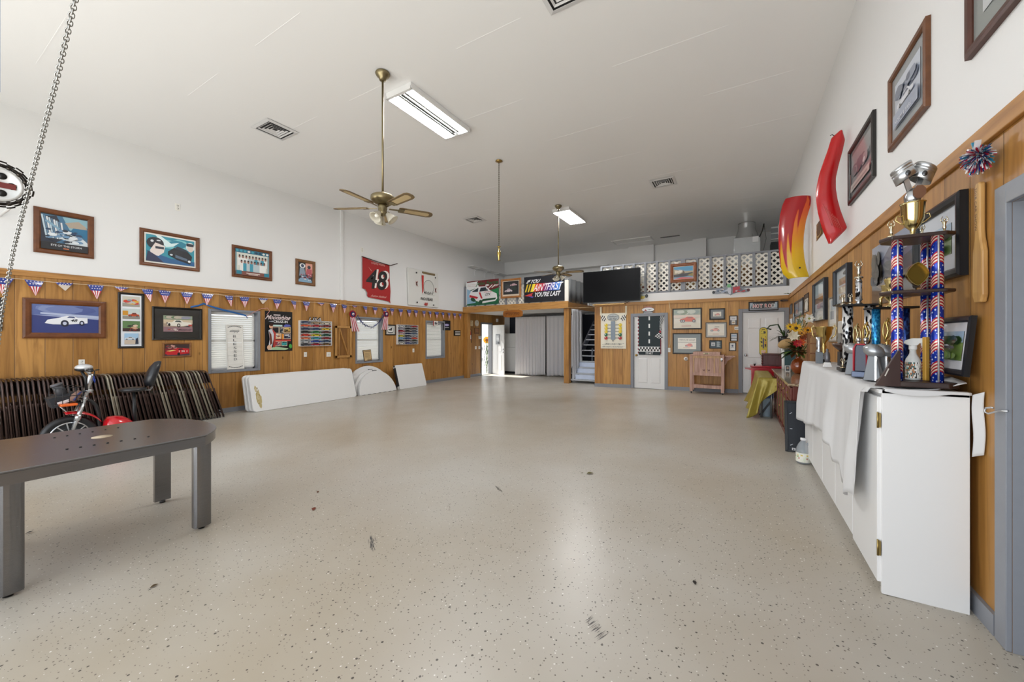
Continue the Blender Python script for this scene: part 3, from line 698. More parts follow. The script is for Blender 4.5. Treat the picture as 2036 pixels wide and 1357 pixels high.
t = thing('refrigerator', 'white two-door fridge between the open door and the curtain', 'refrigerator', (-8.35, 14.1, fz(-8.4)))
mb = MB(); mb.box(-.4, .4, .05, .52, .08, 1.71, WHITE); mb.build('body', t, bevel=.01); FR = M('EDEDEC', .3)
for nm, a, b in (('door', .1, 1.1), ('freezer_door', 1.115, 1.71)):
    mb = MB(); mb.box(-.4, .4, 0, .05, a, b, FR); d = mb.build(nm, t, bevel=.012); mb = MB(); mb.box(-.37, -.345, -.03, 0, a + .1, a + .4, FR); mb.build('handle', d)
mb = MB(); mb.box(-.39, .39, .03, .5, 0, .08, M('202124')); mb.build('toe_grille', t)
# ================================================================ ceiling fittings
TUBE = M('FFFFFF', .4, em=TUBE_EMIT); TUBEOFF = M('8B8B86', .25)
def strip_light(cx, cy, w, l, off, label):
    t = thing('ceiling_light', label, 'ceiling light', (cx, cy, ZC), 0, 'fluorescent fixtures on the ceiling')
    mb = MB(); mb.box(-w / 2, w / 2, -l / 2, l / 2, -.045, -.002, WHITE)
    for s in (-1, 1):
        mb.box(s * w / 2 - .008, s * w / 2 + .008, -l / 2, l / 2, -.085, -.045, WHITE); mb.box(-w / 2, w / 2, s * l / 2 - .02 - .02 * s, s * l / 2 + .02 - .02 * s, -.085, -.045, WHITE)
    mb.build('housing', t); mb = MB(); RF = M('D8D9DA', .12, 1.0)
    for k in range(6):
        x = -w / 2 + w * (k + .5) / 6; d = w / 14
        mb.add([(x - d, -l / 2 + .03, -.048), (x, -l / 2 + .03, -.052), (x + d, -l / 2 + .03, -.048), (x - d, l / 2 - .03, -.048), (x, l / 2 - .03, -.052), (x + d, l / 2 - .03, -.048)], [(0, 1, 4, 3), (1, 2, 5, 4)], RF)
    mb.build('reflector', t)
    for k in range(6):
        x = -w / 2 + w * (k + .5) / 6; mb = MB(); on = k not in off
        mb.cyl((x, -l / 2 + .05, -.072), (x, l / 2 - .05, -.072), .013, TUBE if on else TUBEOFF, 10); mb.build('lamp_tube', t)
strip_light(-3.955, 4.32, .47, 1.28, (2, 3), 'fluorescent fixture near the ceiling fan, its two middle tubes dark')
strip_light(-4.0, 9.90, .47, 1.30, (), 'fluorescent fixture behind the second fan rod, all six tubes lit')
def diffuser(cx, cy, s, label):
    t = thing('air_vent', label, 'vent', (cx, cy, ZC), 0, 'square ceiling air diffusers'); mb = MB()
    mb.box(-s / 2 + .03, s / 2 - .03, -s / 2 + .03, s / 2 - .03, -.004, -.001, M('2A2A2B', .7)); mb.build('duct_opening', t)
    mb = MB()
    for k, a in enumerate((1.0, .72, .54, .38, .22)):
        h = s / 2 * a; w = .05 if k == 0 else .022; i = h - w; z = -.012 if k == 0 else -.014; zi = z - .01 if k == 0 else z + .012
        L = [(-h, -h, z), (h, -h, z), (h, h, z), (-h, h, z), (-i, -i, zi), (i, -i, zi), (i, i, zi), (-i, i, zi)]
        mb.add(L, [(j, (j + 1) % 4, 4 + (j + 1) % 4, 4 + j) for j in range(4)], M('DADADB', .45))
    mb.build('louvre', t, solid=.003, fixn=False)
diffuser(-6.465, 3.41, .5, 'square ceiling vent nearest the long wall of racing prints')
diffuser(-6.49, 8.9, .5, 'small-looking square ceiling vent beyond the hanging chain')
diffuser(-1.42, 8.84, .5, 'square ceiling vent above the loft lattice')
diffuser(-1.44, 3.41, .5, 'square ceiling vent cut by the top edge of the photo')
t = thing('ceiling_hatch', 'white framed ceiling hatch over the loft', 'hatch', (-3.19, 13.58, ZC)); mb = MB()
mb.box(-.64, .64, -.26, .26, -.008, -.001, CEILW); mb.build('hatch_panel', t); mb = MB()
for r in ((-.66, .66, -.28, -.24), (-.66, .66, .24, .28), (-.66, -.62, -.24, .24), (.62, .66, -.24, .24)): mb.box(*r, -.022, -.001, WHITE)
mb.build('frame', t)
p = P(1332, 470.5, Z=ZC); mb = MB(); mb.box(p.x - .3, p.x + .3, p.y - .05, p.y + .05, ZC - .012, ZC - .002, M('6A6A6A', .5)); tag(mb.build('slot_vent'), 'slim dark slot vent in the ceiling beside the loft hatch', 'vent')

BLADEW = wood_plain('fan_blade', '74603F', .45, (3, 14, 3)); CANE = M('B8A27A', .6)
def fan(cx, cy, a0, label):
    t = thing('ceiling_fan', label, 'ceiling fan', (cx, cy, ZC), 0, 'brass ceiling fans on long rods'); zm = 3.17 - ZC; AB = M('8C8062', .34, .95)
    mb = MB(); mb.lathe([(.0, 0), (.085, -.004), (.092, -.02), (.075, -.05), (.045, -.075), (.04, -.1), (.0, -.105)], AB); mb.build('canopy', t)
    mb = MB(); mb.cyl((0, 0, -.09), (0, 0, zm + .03), .013, AB, 12); mb.build('downrod', t)
    mb = MB(); mb.lathe([(0, .05), (.03, .045), (.04, .02), (.12, .01), (.145, -.01), (.148, -.05), (.13, -.075), (.09, -.1), (.05, -.11), (0, -.11)], AB, (0, 0, zm), 32); mb.build('motor_housing', t)
    mb = MB(); mb.lathe([(0, -.11), (.055, -.11), (.06, -.15), (.05, -.2), (.065, -.22), (.03, -.25), (0, -.25)], AB, (0, 0, zm)); hub = mb.build('light_kit', t)
    for k in range(5):
        a = a0 + 2 * pi * k / 5; T = Matrix.Translation((0, 0, zm - .145)) @ Matrix.Rotation(a, 4, 'Z') @ Matrix.Rotation(radians(-11), 4, 'X')
        mb = MB(); o = [(.2, -.05), (.24, -.062), (.58, -.07), (.63, -.055), (.65, -.02), (.65, .02), (.63, .055), (.58, .07), (.24, .062), (.2, .05)]
        mb.slab(o, -.004, .004, BLADEW, T); i = [(.27, -.036), (.57, -.042), (.6, -.02), (.6, .02), (.57, .042), (.27, .036)]; mb.slab(i, -.0052, .0052, CANE, T); bl = mb.build('blade', t)
        mb = MB(); mb.beam((.08, 0, -.012), (.25, 0, -.006), .03, .006, AB); mb.box(.2, .27, -.045, .045, -.012, -.005, AB); o = mb.build('blade_iron', bl); o.matrix_local = T
    OP = translucent('opal_glass', 'E4DFD2', .4)
    for k in range(3):
        a = 2 * pi * k / 3 + .6; T = Matrix.Translation((0, 0, zm - .2)) @ Matrix.Rotation(a, 4, 'Z') @ Matrix.Translation((.05, 0, -.02)) @ Matrix.Rotation(radians(-42), 4, 'Y')
        mb = MB(); mb.lathe([(.022, .0), (.028, -.02), (.045, -.06), (.06, -.1), (.075, -.12)], OP, (0, 0, 0), 20, T, cap=False); mb.build('lamp_shade', t, solid=.003)
        mb = MB(); mb.ball((0, 0, -.07), (.026, .026, .034), M('F4F1EA', .3), 12, 8, T); mb.build('bulb', t)
    mb = MB(); mb.tube([(.03, -.03, zm - .24), (.03, -.03, zm - .36)], .002, AB, 5); mb.ball((.03, -.03, zm - .37), .01, AB, 8, 6); mb.build('pull_chain', t)
_w = YAW
fan(-3.905, 3.376, radians(30) + _w, 'brass ceiling fan hanging nearer the camera, beside the tube light')
fan(-3.971, 9.04, radians(-20) + _w, 'brass ceiling fan hanging in front of the mezzanine banners')
def chainlinks(mb, pts, pitch, lw, r, m):
    """links along a polyline, alternately turned"""
    pts = [Vector(p) for p in pts]; i = 0; d = 0.0; k = 0
    L = [(pts[j + 1] - pts[j]).length for j in range(len(pts) - 1)]; tot = sum(L); s = 0.0
    while s < tot:
        q = s; j = 0
        while j < len(L) - 1 and q > L[j]: q -= L[j]; j += 1
        t = (pts[j + 1] - pts[j]).normalized(); c = pts[j] + t * q; a = t.cross(Vector((.3, 1, .1))).normalized(); b = t.cross(a)
        u = a if k % 2 else b; h = pitch * .66; ring_ = []
        for e in range(12):
            an = 2 * pi * e / 12; ca, sa = cos(an), sin(an); ring_.append(c + t * (sa * lw / 2 + (h - lw / 2) * (1 if sa > .01 else -1 if sa < -.01 else 0)) + u * (ca * lw / 2))
        mb.tube(ring_, r, m, 6, True); s += pitch; k += 1
t = thing('hanging_chain_pendant', 'brass urn pendant hanging from the ceiling on a long chain', 'pendant', (-3.94, 6.18, ZC))
mb = MB(); mb.lathe([(0, 0), (.065, -.004), (.07, -.015), (.03, -.03), (.012, -.04), (0, -.04)], BRASS); mb.build('canopy', t)
zb = P(994, 490, Y=6.18).z - ZC; mb = MB(); chainlinks(mb, [(0, 0, -.04), (0, 0, zb)], .04, .022, .0028, M('4F4634', .4, .9)); mb.build('chain', t)
mb = MB(); mb.lathe([(0, .0), (.022, 0), (.04, -.006), (.04, -.012), (.012, -.02), (.012, -.06), (.03, -.1), (.036, -.13), (.03, -.18), (.014, -.24), (.012, -.255), (.032, -.262), (.032, -.268), (0, -.268)], M('C2A862', .2, 1.0), (0, 0, zb)); mb.build('urn', t)

# hoist of the roll-up door beside the camera
t = thing('chain_hoist', 'steel chain hoist wheel of the roll-up door', 'chain hoist', (0, 0, 0)); c = P(-6, 366, Y=.36); ax = Vector((-.62, .62, .12)).normalized(); ax = Vector((-c.x, -c.y, 0)).normalized().lerp(Vector((1, 0, -.3)).normalized(), .45).normalized()
T = Matrix.Translation(c) @ ax.to_track_quat('Z', 'Y').to_matrix().to_4x4(); RD = .108
mb = MB(); mb.lathe([(0, .012), (RD * .62, .012), (RD * .7, .02), (RD * .8, .02), (RD * .82, -.02), (0, -.02)], M('C6C7C6', .4, .3), T=T); w_ = mb.build('wheel', t)
mb = MB()
for k in range(5):
    a = 2 * pi * k / 5; mb.cyl(T @ Vector((RD * .42 * cos(a), RD * .42 * sin(a), .0121)), T @ Vector((RD * .42 * cos(a), RD * .42 * sin(a), .0135)), RD * .16, BLACK, 16)
mb.build('wheel_hole', w_); mb = MB(); mb.box(-.03, .06, -.016, .012, .013, .016, M('6A2622', .6), T); mb.build('red_tab', w_)
mb = MB()
for k in range(16):
    a, b = 2 * pi * k / 16, 2 * pi * (k + .9) / 16
    for zz in (-.01, .014): mb.tube([T @ Vector((RD * .92 * cos(a + (b - a) * e / 3), RD * .92 * sin(a + (b - a) * e / 3), zz)) for e in range(4)], .0075, M('1F1B18', .35, .7), 6)
    mb.cyl(T @ Vector((RD * .92 * cos(a), RD * .92 * sin(a), -.016)), T @ Vector((RD * .92 * cos(a), RD * .92 * sin(a), .02)), .011, M('3A352F', .35, .8), 8)
for s in range(24): mb.tube([T @ Vector(((RD * 1.05 + .006 * (s % 2)) * cos(2 * pi * (s + e / 3) / 24), (RD * 1.05 + .006 * (s % 2)) * sin(2 * pi * (s + e / 3) / 24), 0)) for e in range(4)], .004, M('26211D', .35, .7), 5)
mb.build('roller_chain', t)
mb = MB(); q = P(-16, 250, Y=.36); mb.beam((q.x, q.y, 2.7), (q.x - .01, q.y, c.z - .1), .03, .05, M('A9B4C4', .4, .3)); mb.beam((q.x, q.y, 2.7), (q.x, q.y, ZC), .05, .05, M('A9B4C4', .4, .3)); mb.build('bracket', t)
t = thing('hand_chain', 'long galvanised steel hand chain hanging beside the door hoist', 'chain', (0, 0, 0)); Y0 = .32
p = [P(150, -4, Y=Y0), P(112, 160, Y=Y0), P(60, 365, Y=Y0), P(28, 490, Y=Y0), P(4, 620, Y=Y0), P(-6, 700, Y=Y0), P(-4, 850, Y=Y0)]
top = p[0] + (p[0] - p[1]).normalized() * 2.0; top.z = min(top.z, ZC)
mb = MB(); chainlinks(mb, [p[0] + (p[0] - p[1]) * .9] + p, .0125, .0108, .0021, M('9B9A96', .3, 1.0)); mb.build('chain', t)
mb = MB(); q = p[0] + (p[0] - p[1]) * .9; mb.tube([q, (q.x, q.y, ZC)], .004, M('9B9A96', .3, 1.0), 6); mb.build('lift_cable', t)
p = P(0, 428, Y=1.0); q = P(26, 410, Y=1.0)
mb = MB(); d = (q - p); mb.tube([p - d * 3, p - d, p, p + d * .55, p + d * .9 + Vector((0, 0, .012))], .018, WHITE, 8); tag(mb.build('door_track'), 'white curved end of a door track beside the hoist wheel', 'door track')

# ================================================================ left wall: prints above the rail
SKY = '2F93A8'; DB_ = '14202E'
def d_storm(a):
    a.rect(0, 0, 1, 1, '15161C'); a.rect(0, .2, 1, .97, '3E6C8C'); a.poly([(.45, .97), (1, .97), (1, .5), (.6, .62)], '86AEBB'); a.poly([(.6, .55), (1, .42), (1, .75), (.7, .72)], '1E6A92')
    a.poly([(.5, .8), (.8, .9), (.95, .78), (1, .7), (.6, .68)], 'A99B8B'); a.poly([(0, .9), (.32, .97), (.42, .75), (.5, .35), (.3, .2), (0, .2)], '202838')
    for k in range(9): a.line([(.02 + .05 * k, .95 - .02 * k), (.12 + .045 * k, .32)], .018, ['B9CBD6', '5A7C98', 'D8DCE0'][k % 3])
    a.poly([(.5, .2), (.55, .5), (.85, .45), (1, .3), (1, .2)], 'C9D4DA'); a.line([(.1, .8), (.38, .6)], .03, '7FA3BA'); a.blobs(.05, .22, .95, .6, ['2B4260', 'D7DDE2', '1C2230', '6B8FB0'], 40, .12, 2)
    a.rect(0, 0, 1, .2, '15161C'); a.text('EYE OF THE STORM', .2, .1, .86, .155, 'C9CCD0'); a.rect(.46, .04, .58, .07, 'C1663A')
def d_helmet(a):
    a.rect(0, 0, 1, 1, 'E9E6DE'); a.rect(.03, .05, .97, .95, SKY); a.blobs(.03, .5, .97, .95, ['3CA9B8', '1C7F99', '7CC6CD'], 20, .25, 4); a.poly([(.2, .95), (.4, .6), (.55, .66), (.66, .82), (.5, .74), (.3, .95)], 'D8EEF0')
    a.poly([(.03, .4), (.3, .05), (.97, .05), (.97, .2), (.5, .22)], '1F5B8E'); a.ell(.2, .68, .16, .2, '101420'); a.poly([(.1, .42), (.2, .7), (.38, .62), (.36, .4), (.26, .26), (.12, .28)], 'E2D6D0'); a.rect(.2, .5, .36, .58, '27303C'); a.poly([(.03, .05), (.06, .4), (.2, .28), (.36, .05)], '22284A'); a.ell(.14, .74, .03, .04, 'D8DCE0'); a.ell(.26, .78, .04, .02, 'D8DCE0')
    a.poly([(.44, .46), (.56, .62), (.84, .52), (.92, .38), (.88, .1), (.62, .2), (.44, .34)], '0D121C'); a.poly([(.56, .58), (.62, .68), (.8, .6), (.84, .52)], '1F2C3C'); a.poly([(.58, .38), (.82, .28), (.82, .2), (.58, .28)], '55677C'); a.ell(.5, .36, .03, .03, 'C5D0D8'); a.ell(.86, .2, .03, .04, 'E8ECEF')
    a.ell(.88, .72, .09, .16, 'DCE4E6'); a.ell(.88, .66, .06, .12, 'D9C9C0'); a.rect(.8, .74, .95, .84, '1A2230')
def d_team(a):
    a.rect(0, 0, 1, 1, '8AA7AE'); a.rect(0, .86, 1, 1, '2D6D86'); a.rect(.05, .14, .95, .86, 'D9DBD2'); R = random.Random(2)
    for k in range(9): a.ell(.06 + .11 * k, .93, .04, .04, R.choice(['3FA0B4', 'E2E4E0', '1D3F5A']))
    for r in range(2):
        for k in range(9 - r):
            x = .12 + .095 * k + r * .05; y = .66 - r * .2; c = R.choice(['E9E9E6', 'E9E9E6', '3E96AE', 'B9C7CC']); a.poly([(x - .05, y - .3), (x - .05, y), (x + .05, y), (x + .05, y - .3)], c); a.ell(x, y + .05, .026, .06, '9A6F62'); a.ell(x, y + .09, .026, .03, '2E2A2E')
    a.rect(0, 0, 1, .15, '7B4A42'); a.rect(.02, .02, .17, .16, '1E7C93'); a.rect(.83, .02, .98, .16, '1E7C93'); a.rect(.3, .07, .7, .1, 'D8CFC6'); a.rect(.36, .03, .64, .05, 'D8CFC6')
def d_riders(a):
    a.rect(0, 0, 1, 1, '15171D'); a.rect(.5, .5, 1, 1, 'D99A88'); a.ell(.28, .84, .2, .12, 'E8E8E6'); a.poly([(.05, .3), (.1, .72), (.4, .74), (.5, .4)], '8796A6'); a.ell(.28, .84, .11, .08, '35405A'); a.poly([(.5, .4), (.6, .72), (.95, .7), (.95, .3)], 'B4525A'); a.ell(.75, .8, .12, .09, '2B2630'); a.poly([(0, .12), (.4, .35), (.95, .1), (.95, 0), (0, 0)], '7FA2BC'); a.blobs(.1, .08, .95, .45, ['5E7088', 'C9CED4', '9C3F4C', '22262E'], 22, .14, 3)
picture('walnut framed storm race print with black caption band, nearest the hoist', 'L', (66, 410, 501, 186, 432, 515.5), .07, .03, WALNUT, d_storm, coat=.6)
picture('framed teal print of a helmeted driver and black race car', 'L', (277, 453, 527, 396, 474, 540.5), .06, .03, WALNUT, d_helmet, coat=.6)
picture('framed white and teal race team group print above the first window', 'L', (460.5, 486, 551, 540, 501, 559), .06, .03, WALNUT, d_team, coat=.4)
picture('small dark framed print of two riders beside the white corner post', 'L', (587.2, 514.7, 565, 626, 520.8, 570), .07, .03, wood_plain('mid_oak', '7A5228', .45, (6, 6, 6)), d_riders, coat=.4)
def plate(label, wall, q, kind='switch', cat='wall plate', off=.0):
    p, w, h = wallspot(wall, q, off); t = thing('wall_outlet' if kind == 'outlet' else 'light_switch', label, 'outlet' if kind == 'outlet' else 'switch', p, WR[wall]); c = M('E9E7E0', .35)
    mb = MB(); mb.box(-w / 2, w / 2, -.008, 0, 0, h, c); mb.build('cover_plate', t, bevel=.002); mb = MB()
    if kind == 'outlet':
        for z in (.3, .7): mb.cyl((0, -.008, h * z), (0, -.011, h * z), h * .14, M('D2D0CA', .4), 14)
        mb.build('socket', t)
    else:
        mb.box(-w * .16, w * .16, -.014, -.007, h * .34, h * .66, M('D5D3CC', .4)); mb.build('toggle', t, bevel=.002)
plate('white outlet high on the bare white wall above the helmet print', 'L', (347.5, 404.5, 418.5, 358, 406, 419.5), 'outlet')
plate('small white outlet high on the wall beside the red flag', 'L', (717, 492, 502, 722, 493, 502.5), 'outlet')
plate('white outlet on the boards behind the scooter handlebar', 'L', (156, 715, 728, 168.5, 715.5, 728), 'outlet')
plate('white switch on the boards below the toy car rack with the USA sign', 'L', (604, 700.5, 710, 610, 700.5, 710), 'switch')
plate('white square switch plate beside the barn style hatch', 'L', (649, 700.5, 710, 657.5, 700.8, 709.5), 'switch')
plate('white switch on the boards under the smaller toy car rack', 'L', (820, 693.5, 701, 823.5, 693.5, 701), 'switch')
plate('white switch beside the yard door, further from its frame', 'L', (944, 688.8, 695, 947.4, 688.8, 695), 'switch')
plate('white switch beside the yard door, next to its frame', 'L', (951.2, 688.6, 694.6, 954.6, 688.6, 694.6), 'switch')

# number 48 flag, on a stick
def flag48():
    p, w, h = wallspot('L', (720.5, 511, 597, 775.5, 522, 606), .03); t = thing('racing_flag', 'dark red number 48 flag hung on a stick on the white wall', 'flag', p, WR['L'])
    a = Art(w, h, .6); out = [(0, 1), (.1, .985), (.5, .93), (.98, .93), (.985, .6), (1.02, .3), (1.0, .08), (1.02, 0), (.95, .05), (.7, .07), (.2, .1), (.16, .13), (.17, .2), (.1, .27), (0, .29), (.005, .6)]
    a.poly(out, 'A3100E'); a.text('48', .2, .33, .96, .78, 'EFE7E2', .12, .02); a.text('48', .14, .3, .88, .76, '0C0A0B', .12, .02)
    a.poly([(.1, .88), (.2, .8), (.32, .7), (.3, .73), (.2, .8)], 'EFC9B4'); a.text('Andrew Haddock', .3, .87, .8, .92, 'D9A8A0', 0, .005, True); a.text('Andrew Haddock', .3, .12, .86, .17, 'D9A8A0', .1, .005); a.build('flag', t)
    mb = MB(); mb.tube([(-w * .53, -.012, h * 1.0), (0, -.015, h * .955), (w * .5, -.012, h * .925), (w * .78, -.012, h * 1.01)], .012, M('3A1512', .6)); mb.build('flag_stick', t)
flag48()
def hoodpanel():
    p, w, h = wallspot('L', (810, 532, 607, 871, 545.5, 612), .02); t = thing('race_car_hood', 'white race car hood panel with a round scoop on the white wall', 'car hood', p, WR['L']); HW = M('DEDEDA', .3, coat=.5)
    mb = MB(); o = []
    for k in range(15): o.append((-w / 2 + w * k / 14, h * (.99 + .01 * sin(k))))
    mb.prism([(-w / 2 + .02, 0), (w / 2 - .0, .0), (w / 2, h * .4), (w / 2 - .03, h), (-w / 2 - .02, h), (-w / 2, h * .5)], -.03, 0, HW); mb.build('panel', t, bevel=.006)
    mb = MB(); cx, cz = w * .12, h * .55; mb.box(cx - w * .2, cx + w * .24, -.055, -.02, h * .33, h * .93, HW); mb.build('scoop', t, bevel=.02)
    mb = MB(); mb.tube([(cx + .02 + w * .165 * cos(2 * pi * k / 30), -.054, cz + w * .165 * sin(2 * pi * k / 30)) for k in range(30)], .013, M('A0A09B', .35), 8, True); mb.disc((cx + .02, -.0558, cz), w * .16, M('CFCFCB', .35)); mb.build('air_inlet', t)
    mb = MB(); mb.box(cx - w * .19, cx + w * .22, -.075, -.02, h * .91, h * .97, M('7E6C4C', .5)); mb.build('scoop_lip', t, bevel=.01)
    a = Art(w, h, .4); a.poly([(.4, .86), (.47, .86), (.46, .42), (.42, .33)], 'B32A24'); a.text('Mobil II', .48, .35, .78, .43, '1E1E20', .1); a.text('NO FEAR', .38, .17, .78, .25, '1A1A1C', 0, .02); a.text('48', .48, .02, .6, .11, 'B0261F', .15, .03)
    for x, y in ((.24, .9), (.86, .86), (.26, .09), (.8, .06)): a.ell(x, y, .02, .022, '17171A')
    for x, y in ((.24, .6), (.86, .5)): a.poly([(x - .03, y + .08), (x, y + .04), (x + .04, y + .08), (x + .02, y), (x + .05, y - .08), (x, y - .03), (x - .02, y - .08), (x - .01, y)], '9C5148'); a.poly([(x - .01, y + .04), (x + .02, y + .05), (x + .015, y - .04), (x - .005, y - .03)], '2A2A2C')
    a.mb.v = [(x, y, z) for x, y, z in a.mb.v]; a.build('decals', t, (0, -.0562, 0))
hoodpanel()

# ---------------------------------------------------------------- prints on the boards, left wall
def d_car48(a):
    a.rect(0, 0, 1, 1, '2E3B78'); a.poly([(0, .62), (1, .5), (1, .6), (0, .7)], 'A9B4D6'); a.rect(0, .62, 1, 1, '55669E'); a.blobs(0, .66, 1, 1, ['6B7BAE', '4A5A94', '7E8DB8'], 16, .3, 3); a.poly([(.12, .66), (1, .54), (1, .64), (.12, .72)], 'AEB9D6')
    a.poly([(.18, .34), (.22, .46), (.4, .55), (.5, .62), (.62, .6), (.66, .56), (.82, .56), (.82, .36), (.5, .3), (.3, .3)], 'E6E8EE'); a.poly([(.5, .55), (.54, .6), (.61, .59), (.63, .54)], '3C4876'); a.ell(.47, .34, .06, .12, '1C2038'); a.ell(.73, .36, .04, .09, '1C2038'); a.ell(.47, .34, .03, .06, 'BFC5DA'); a.ell(.73, .36, .02, .05, 'BFC5DA'); a.text('48', .56, .4, .66, .5, '14161F', .2, .02)
picture('wide walnut frame with a blue photo of white race car 48', 'L', (44, 592, 673, 210, 601, 673), .085, .035, WALNUT, d_car48, coat=1.0)
def d_four(a):
    a.rect(0, 0, 1, 1, 'E4E7EC')
    for i, (v0, v1) in enumerate(((.77, .97), (.53, .73), (.29, .49), (.04, .25))):
        x0, x1 = (.08, .92) if i < 3 else (.16, .84); a.rect(x0, v0, x1, v1, ['C9C6BA', 'C4D0CE', '5E7F52', '9EC2E0'][i]); h = v1 - v0
        if i == 0: a.rect(x0, v0, x1, v0 + h * .35, '9B978E'); a.blobs(x0, v0 + .03, x1, v1 - .03, ['C93A2A', 'D8A63A', '8A8F93', 'B9BDC0'], 14, .25, 5)
        if i == 1: a.rect(x0, v0, x1, v0 + h * .3, '8E8B84'); a.car(.62, v0 + h * .42, .55, h * .42, 'B8451F'); a.rect(x0, v0 + h * .35, .34, v0 + h * .8, 'C98E2C')
        if i == 2: a.rect(x0, v0, x1, v0 + h * .3, '3B2A28'); a.blobs(.25, v0, .85, v0 + h * .7, ['7A2A24', 'D8C0A8', '2A2428', 'C9A184'], 14, .3, 6)
        if i == 3: a.rect(x0, v0, x1, v0 + h * .4, 'C7B7A6'); a.car(.42, v0 + h * .55, .5, h * .3, 'D4D8DC'); a.poly([(.68, v0), (.7, v0 + h * .5), (.8, v0 + h * .6), (.84, v0)], '2B3446')
picture('tall narrow black frame holding four stacked car snapshots', 'L', (234, 582, 693.5, 286, 584, 692), .035, .02, M('15110F', .35), d_four, coat=.5)
def d_muscle(a):
    a.rect(0, 0, 1, 1, 'A99582'); a.rect(0, .75, 1, 1, '8E9C84'); a.blobs(0, .78, 1, 1, ['5F7A5A', '8E90A0', 'B8AFA0'], 18, .2, 3); a.rect(0, .5, 1, .75, 'C9B79C'); a.rect(0, 0, 1, .3, '8E6E74'); a.poly([(.1, .5), (.9, .3), (.9, .38), (.1, .58)], '2E2C38')
    a.poly([(.12, .42), (.14, .56), (.3, .6), (.38, .74), (.58, .74), (.68, .62), (.95, .58), (.97, .44), (.6, .34), (.3, .36)], 'E3DED2'); a.poly([(.38, .62), (.42, .7), (.56, .7), (.62, .6)], '3E4A48'); a.ell(.51, .4, .06, .12, '1E1B1C'); a.ell(.19, .44, .04, .09, '1E1B1C'); a.ell(.51, .4, .03, .06, 'D8D4CC'); a.rect(.85, .36, .98, .46, 'B8433C'); a.blobs(.1, .04, .5, .26, ['C9A59A', 'D8CFC6', 'A8433F'], 10, .15, 8)
    a.text('Mountain City', .5, .06, .96, .18, '3A2A34', .2)
picture('black framed photo of a white muscle car with wide black mat', 'L', (302, 609, 676.5, 401, 615, 676.5), .035, .03, M('14120F', .3), d_muscle, .12, '1A1A18', .7)
def d_redrace(a):
    a.rect(0, 0, 1, 1, '7A1F26'); a.rect(0, .65, 1, 1, '3A2A2A'); a.blobs(0, .6, .5, 1, ['8A2630', 'C99A90', '5A4038'], 18, .2, 4); a.rect(0, 0, 1, .12, '4A3A44'); a.poly([(.0, .25), (.1, .45), (.3, .5), (.5, .68), (.75, .66), (.98, .55), (.98, .2), (.6, .08), (.1, .08)], 'C01E26'); a.poly([(.05, .42), (.32, .52), (.45, .46), (.2, .38)], 'E8D27A'); a.poly([(.52, .5), (.56, .62), (.7, .62), (.74, .52)], '4A1A20'); a.text('1 M 1', .56, .3, .9, .46, 'F0DAD6', 0, .02); a.ell(.55, .14, .06, .13, '1A1416')
picture('small wooden framed photo of a red race car under the black frame', 'L', (323, 681.5, 710.7, 380, 682, 710.7), .03, .02, wood_plain('thin_oak', '8A5A2C', .5, (6, 6, 6)), d_redrace)
mb = MB(); p, w, h = wallspot('L', (-14, 590, 657, 4, 593, 658)); t = thing('framed_picture', 'dark frame on the boards, cut off by the photo edge under the chain', 'framed picture', p, WR['L']); ring(mb, w, h, .04, .03, M('14100E', .35)); mb.build('frame', t); a = Art(w - .06, h - .06); a.rect(0, 0, 1, 1, '3A2C24'); a.build('picture', t, (0, -.008, .03))

# blessed board on the window sill
def blessed():
    z = .70; A, B = P(450, 700, X=XL - .03), P(484, 700, X=XL - .03); t = thing('blessed_sign', 'white plank BLESSED sign leaning in the window behind the chairs', 'sign', (XL - .005, (A.y + B.y) / 2, z + .006), WR['L']); w = abs(B.y - A.y); h = .94
    t.rotation_euler = (Matrix.Rotation(WR['L'], 3, 'Z') @ Matrix.Rotation(radians(-4), 3, 'X')).to_euler(); mb = MB()
    for k in range(10): mb.box(-w / 2 + .02, w / 2 - .02, -.012, 0, .02 + k * (h - .04) / 10, .02 + (k + 1) * (h - .04) / 10 - .005, M('E2E0DA', .6, var=.05, scale=6))
    mb.build('plank', t); mb = MB(); ring(mb, w, h, .022, .02, M('DAD8D2', .6)); mb.build('frame', t); a = Art(w, h, .6); DK = '4A4C50'
    for i, ch in enumerate('BLESSED'): a.text(ch, .4, .705 - i * .085, .58, .76 - i * .085, DK, .05, .0)
    a.text('simply', .22, .81, .78, .885, '5E6064', .25)
    for s, v in ((1, .945), (-1, .055)):
        for k in range(9):
            u = .14 + .09 * k; a.ell(u, v - s * .028 * (1 - ((k - 4) / 4) ** 2) * -1 - s * .01, .045, .008, DK, 8)
    a.build('lettering', t, (0, -.0135, 0))
blessed()
# streamer over the window
mb = MB(); q = [P(379, 611, X=XL + .05), P(395, 608, X=XL + .05), P(405, 604, X=XL + .04), P(417, 609, X=XL + .05), P(445, 617, X=XL + .06), P(470, 623, X=XL + .06), P(489, 628, X=XL + .06), P(492, 633, X=XL + .06)]
def ribbon(mb, pts, w, m):
    v = []
    for i, p_ in enumerate(pts): v += [p_ + Vector((0, 0, w / 2)), p_ - Vector((.004, .0, w / 2))]
    mb.add(v, [(2 * k, 2 * k + 1, 2 * k + 3, 2 * k + 2) for k in range(len(pts) - 1)], m, True)
ribbon(mb, q, .035, M('1F5C9C', .4)); st = mb.build('blue_ribbon', None, solid=.002)
t = thing('streamer', 'loose blue and pink party streamer drooping over the first window', 'streamer', (0, 0, 0)); st.parent = t; mb = MB()
mb.tube([P(490, 630, X=XL + .06), P(503, 622, X=XL + .05), P(520, 614, X=XL + .04), P(532, 613, X=XL + .04), P(536, 619, X=XL + .03), P(530, 627, X=XL + .02)], .006, M('C9908A', .5), 6); mb.build('pink_string', t)

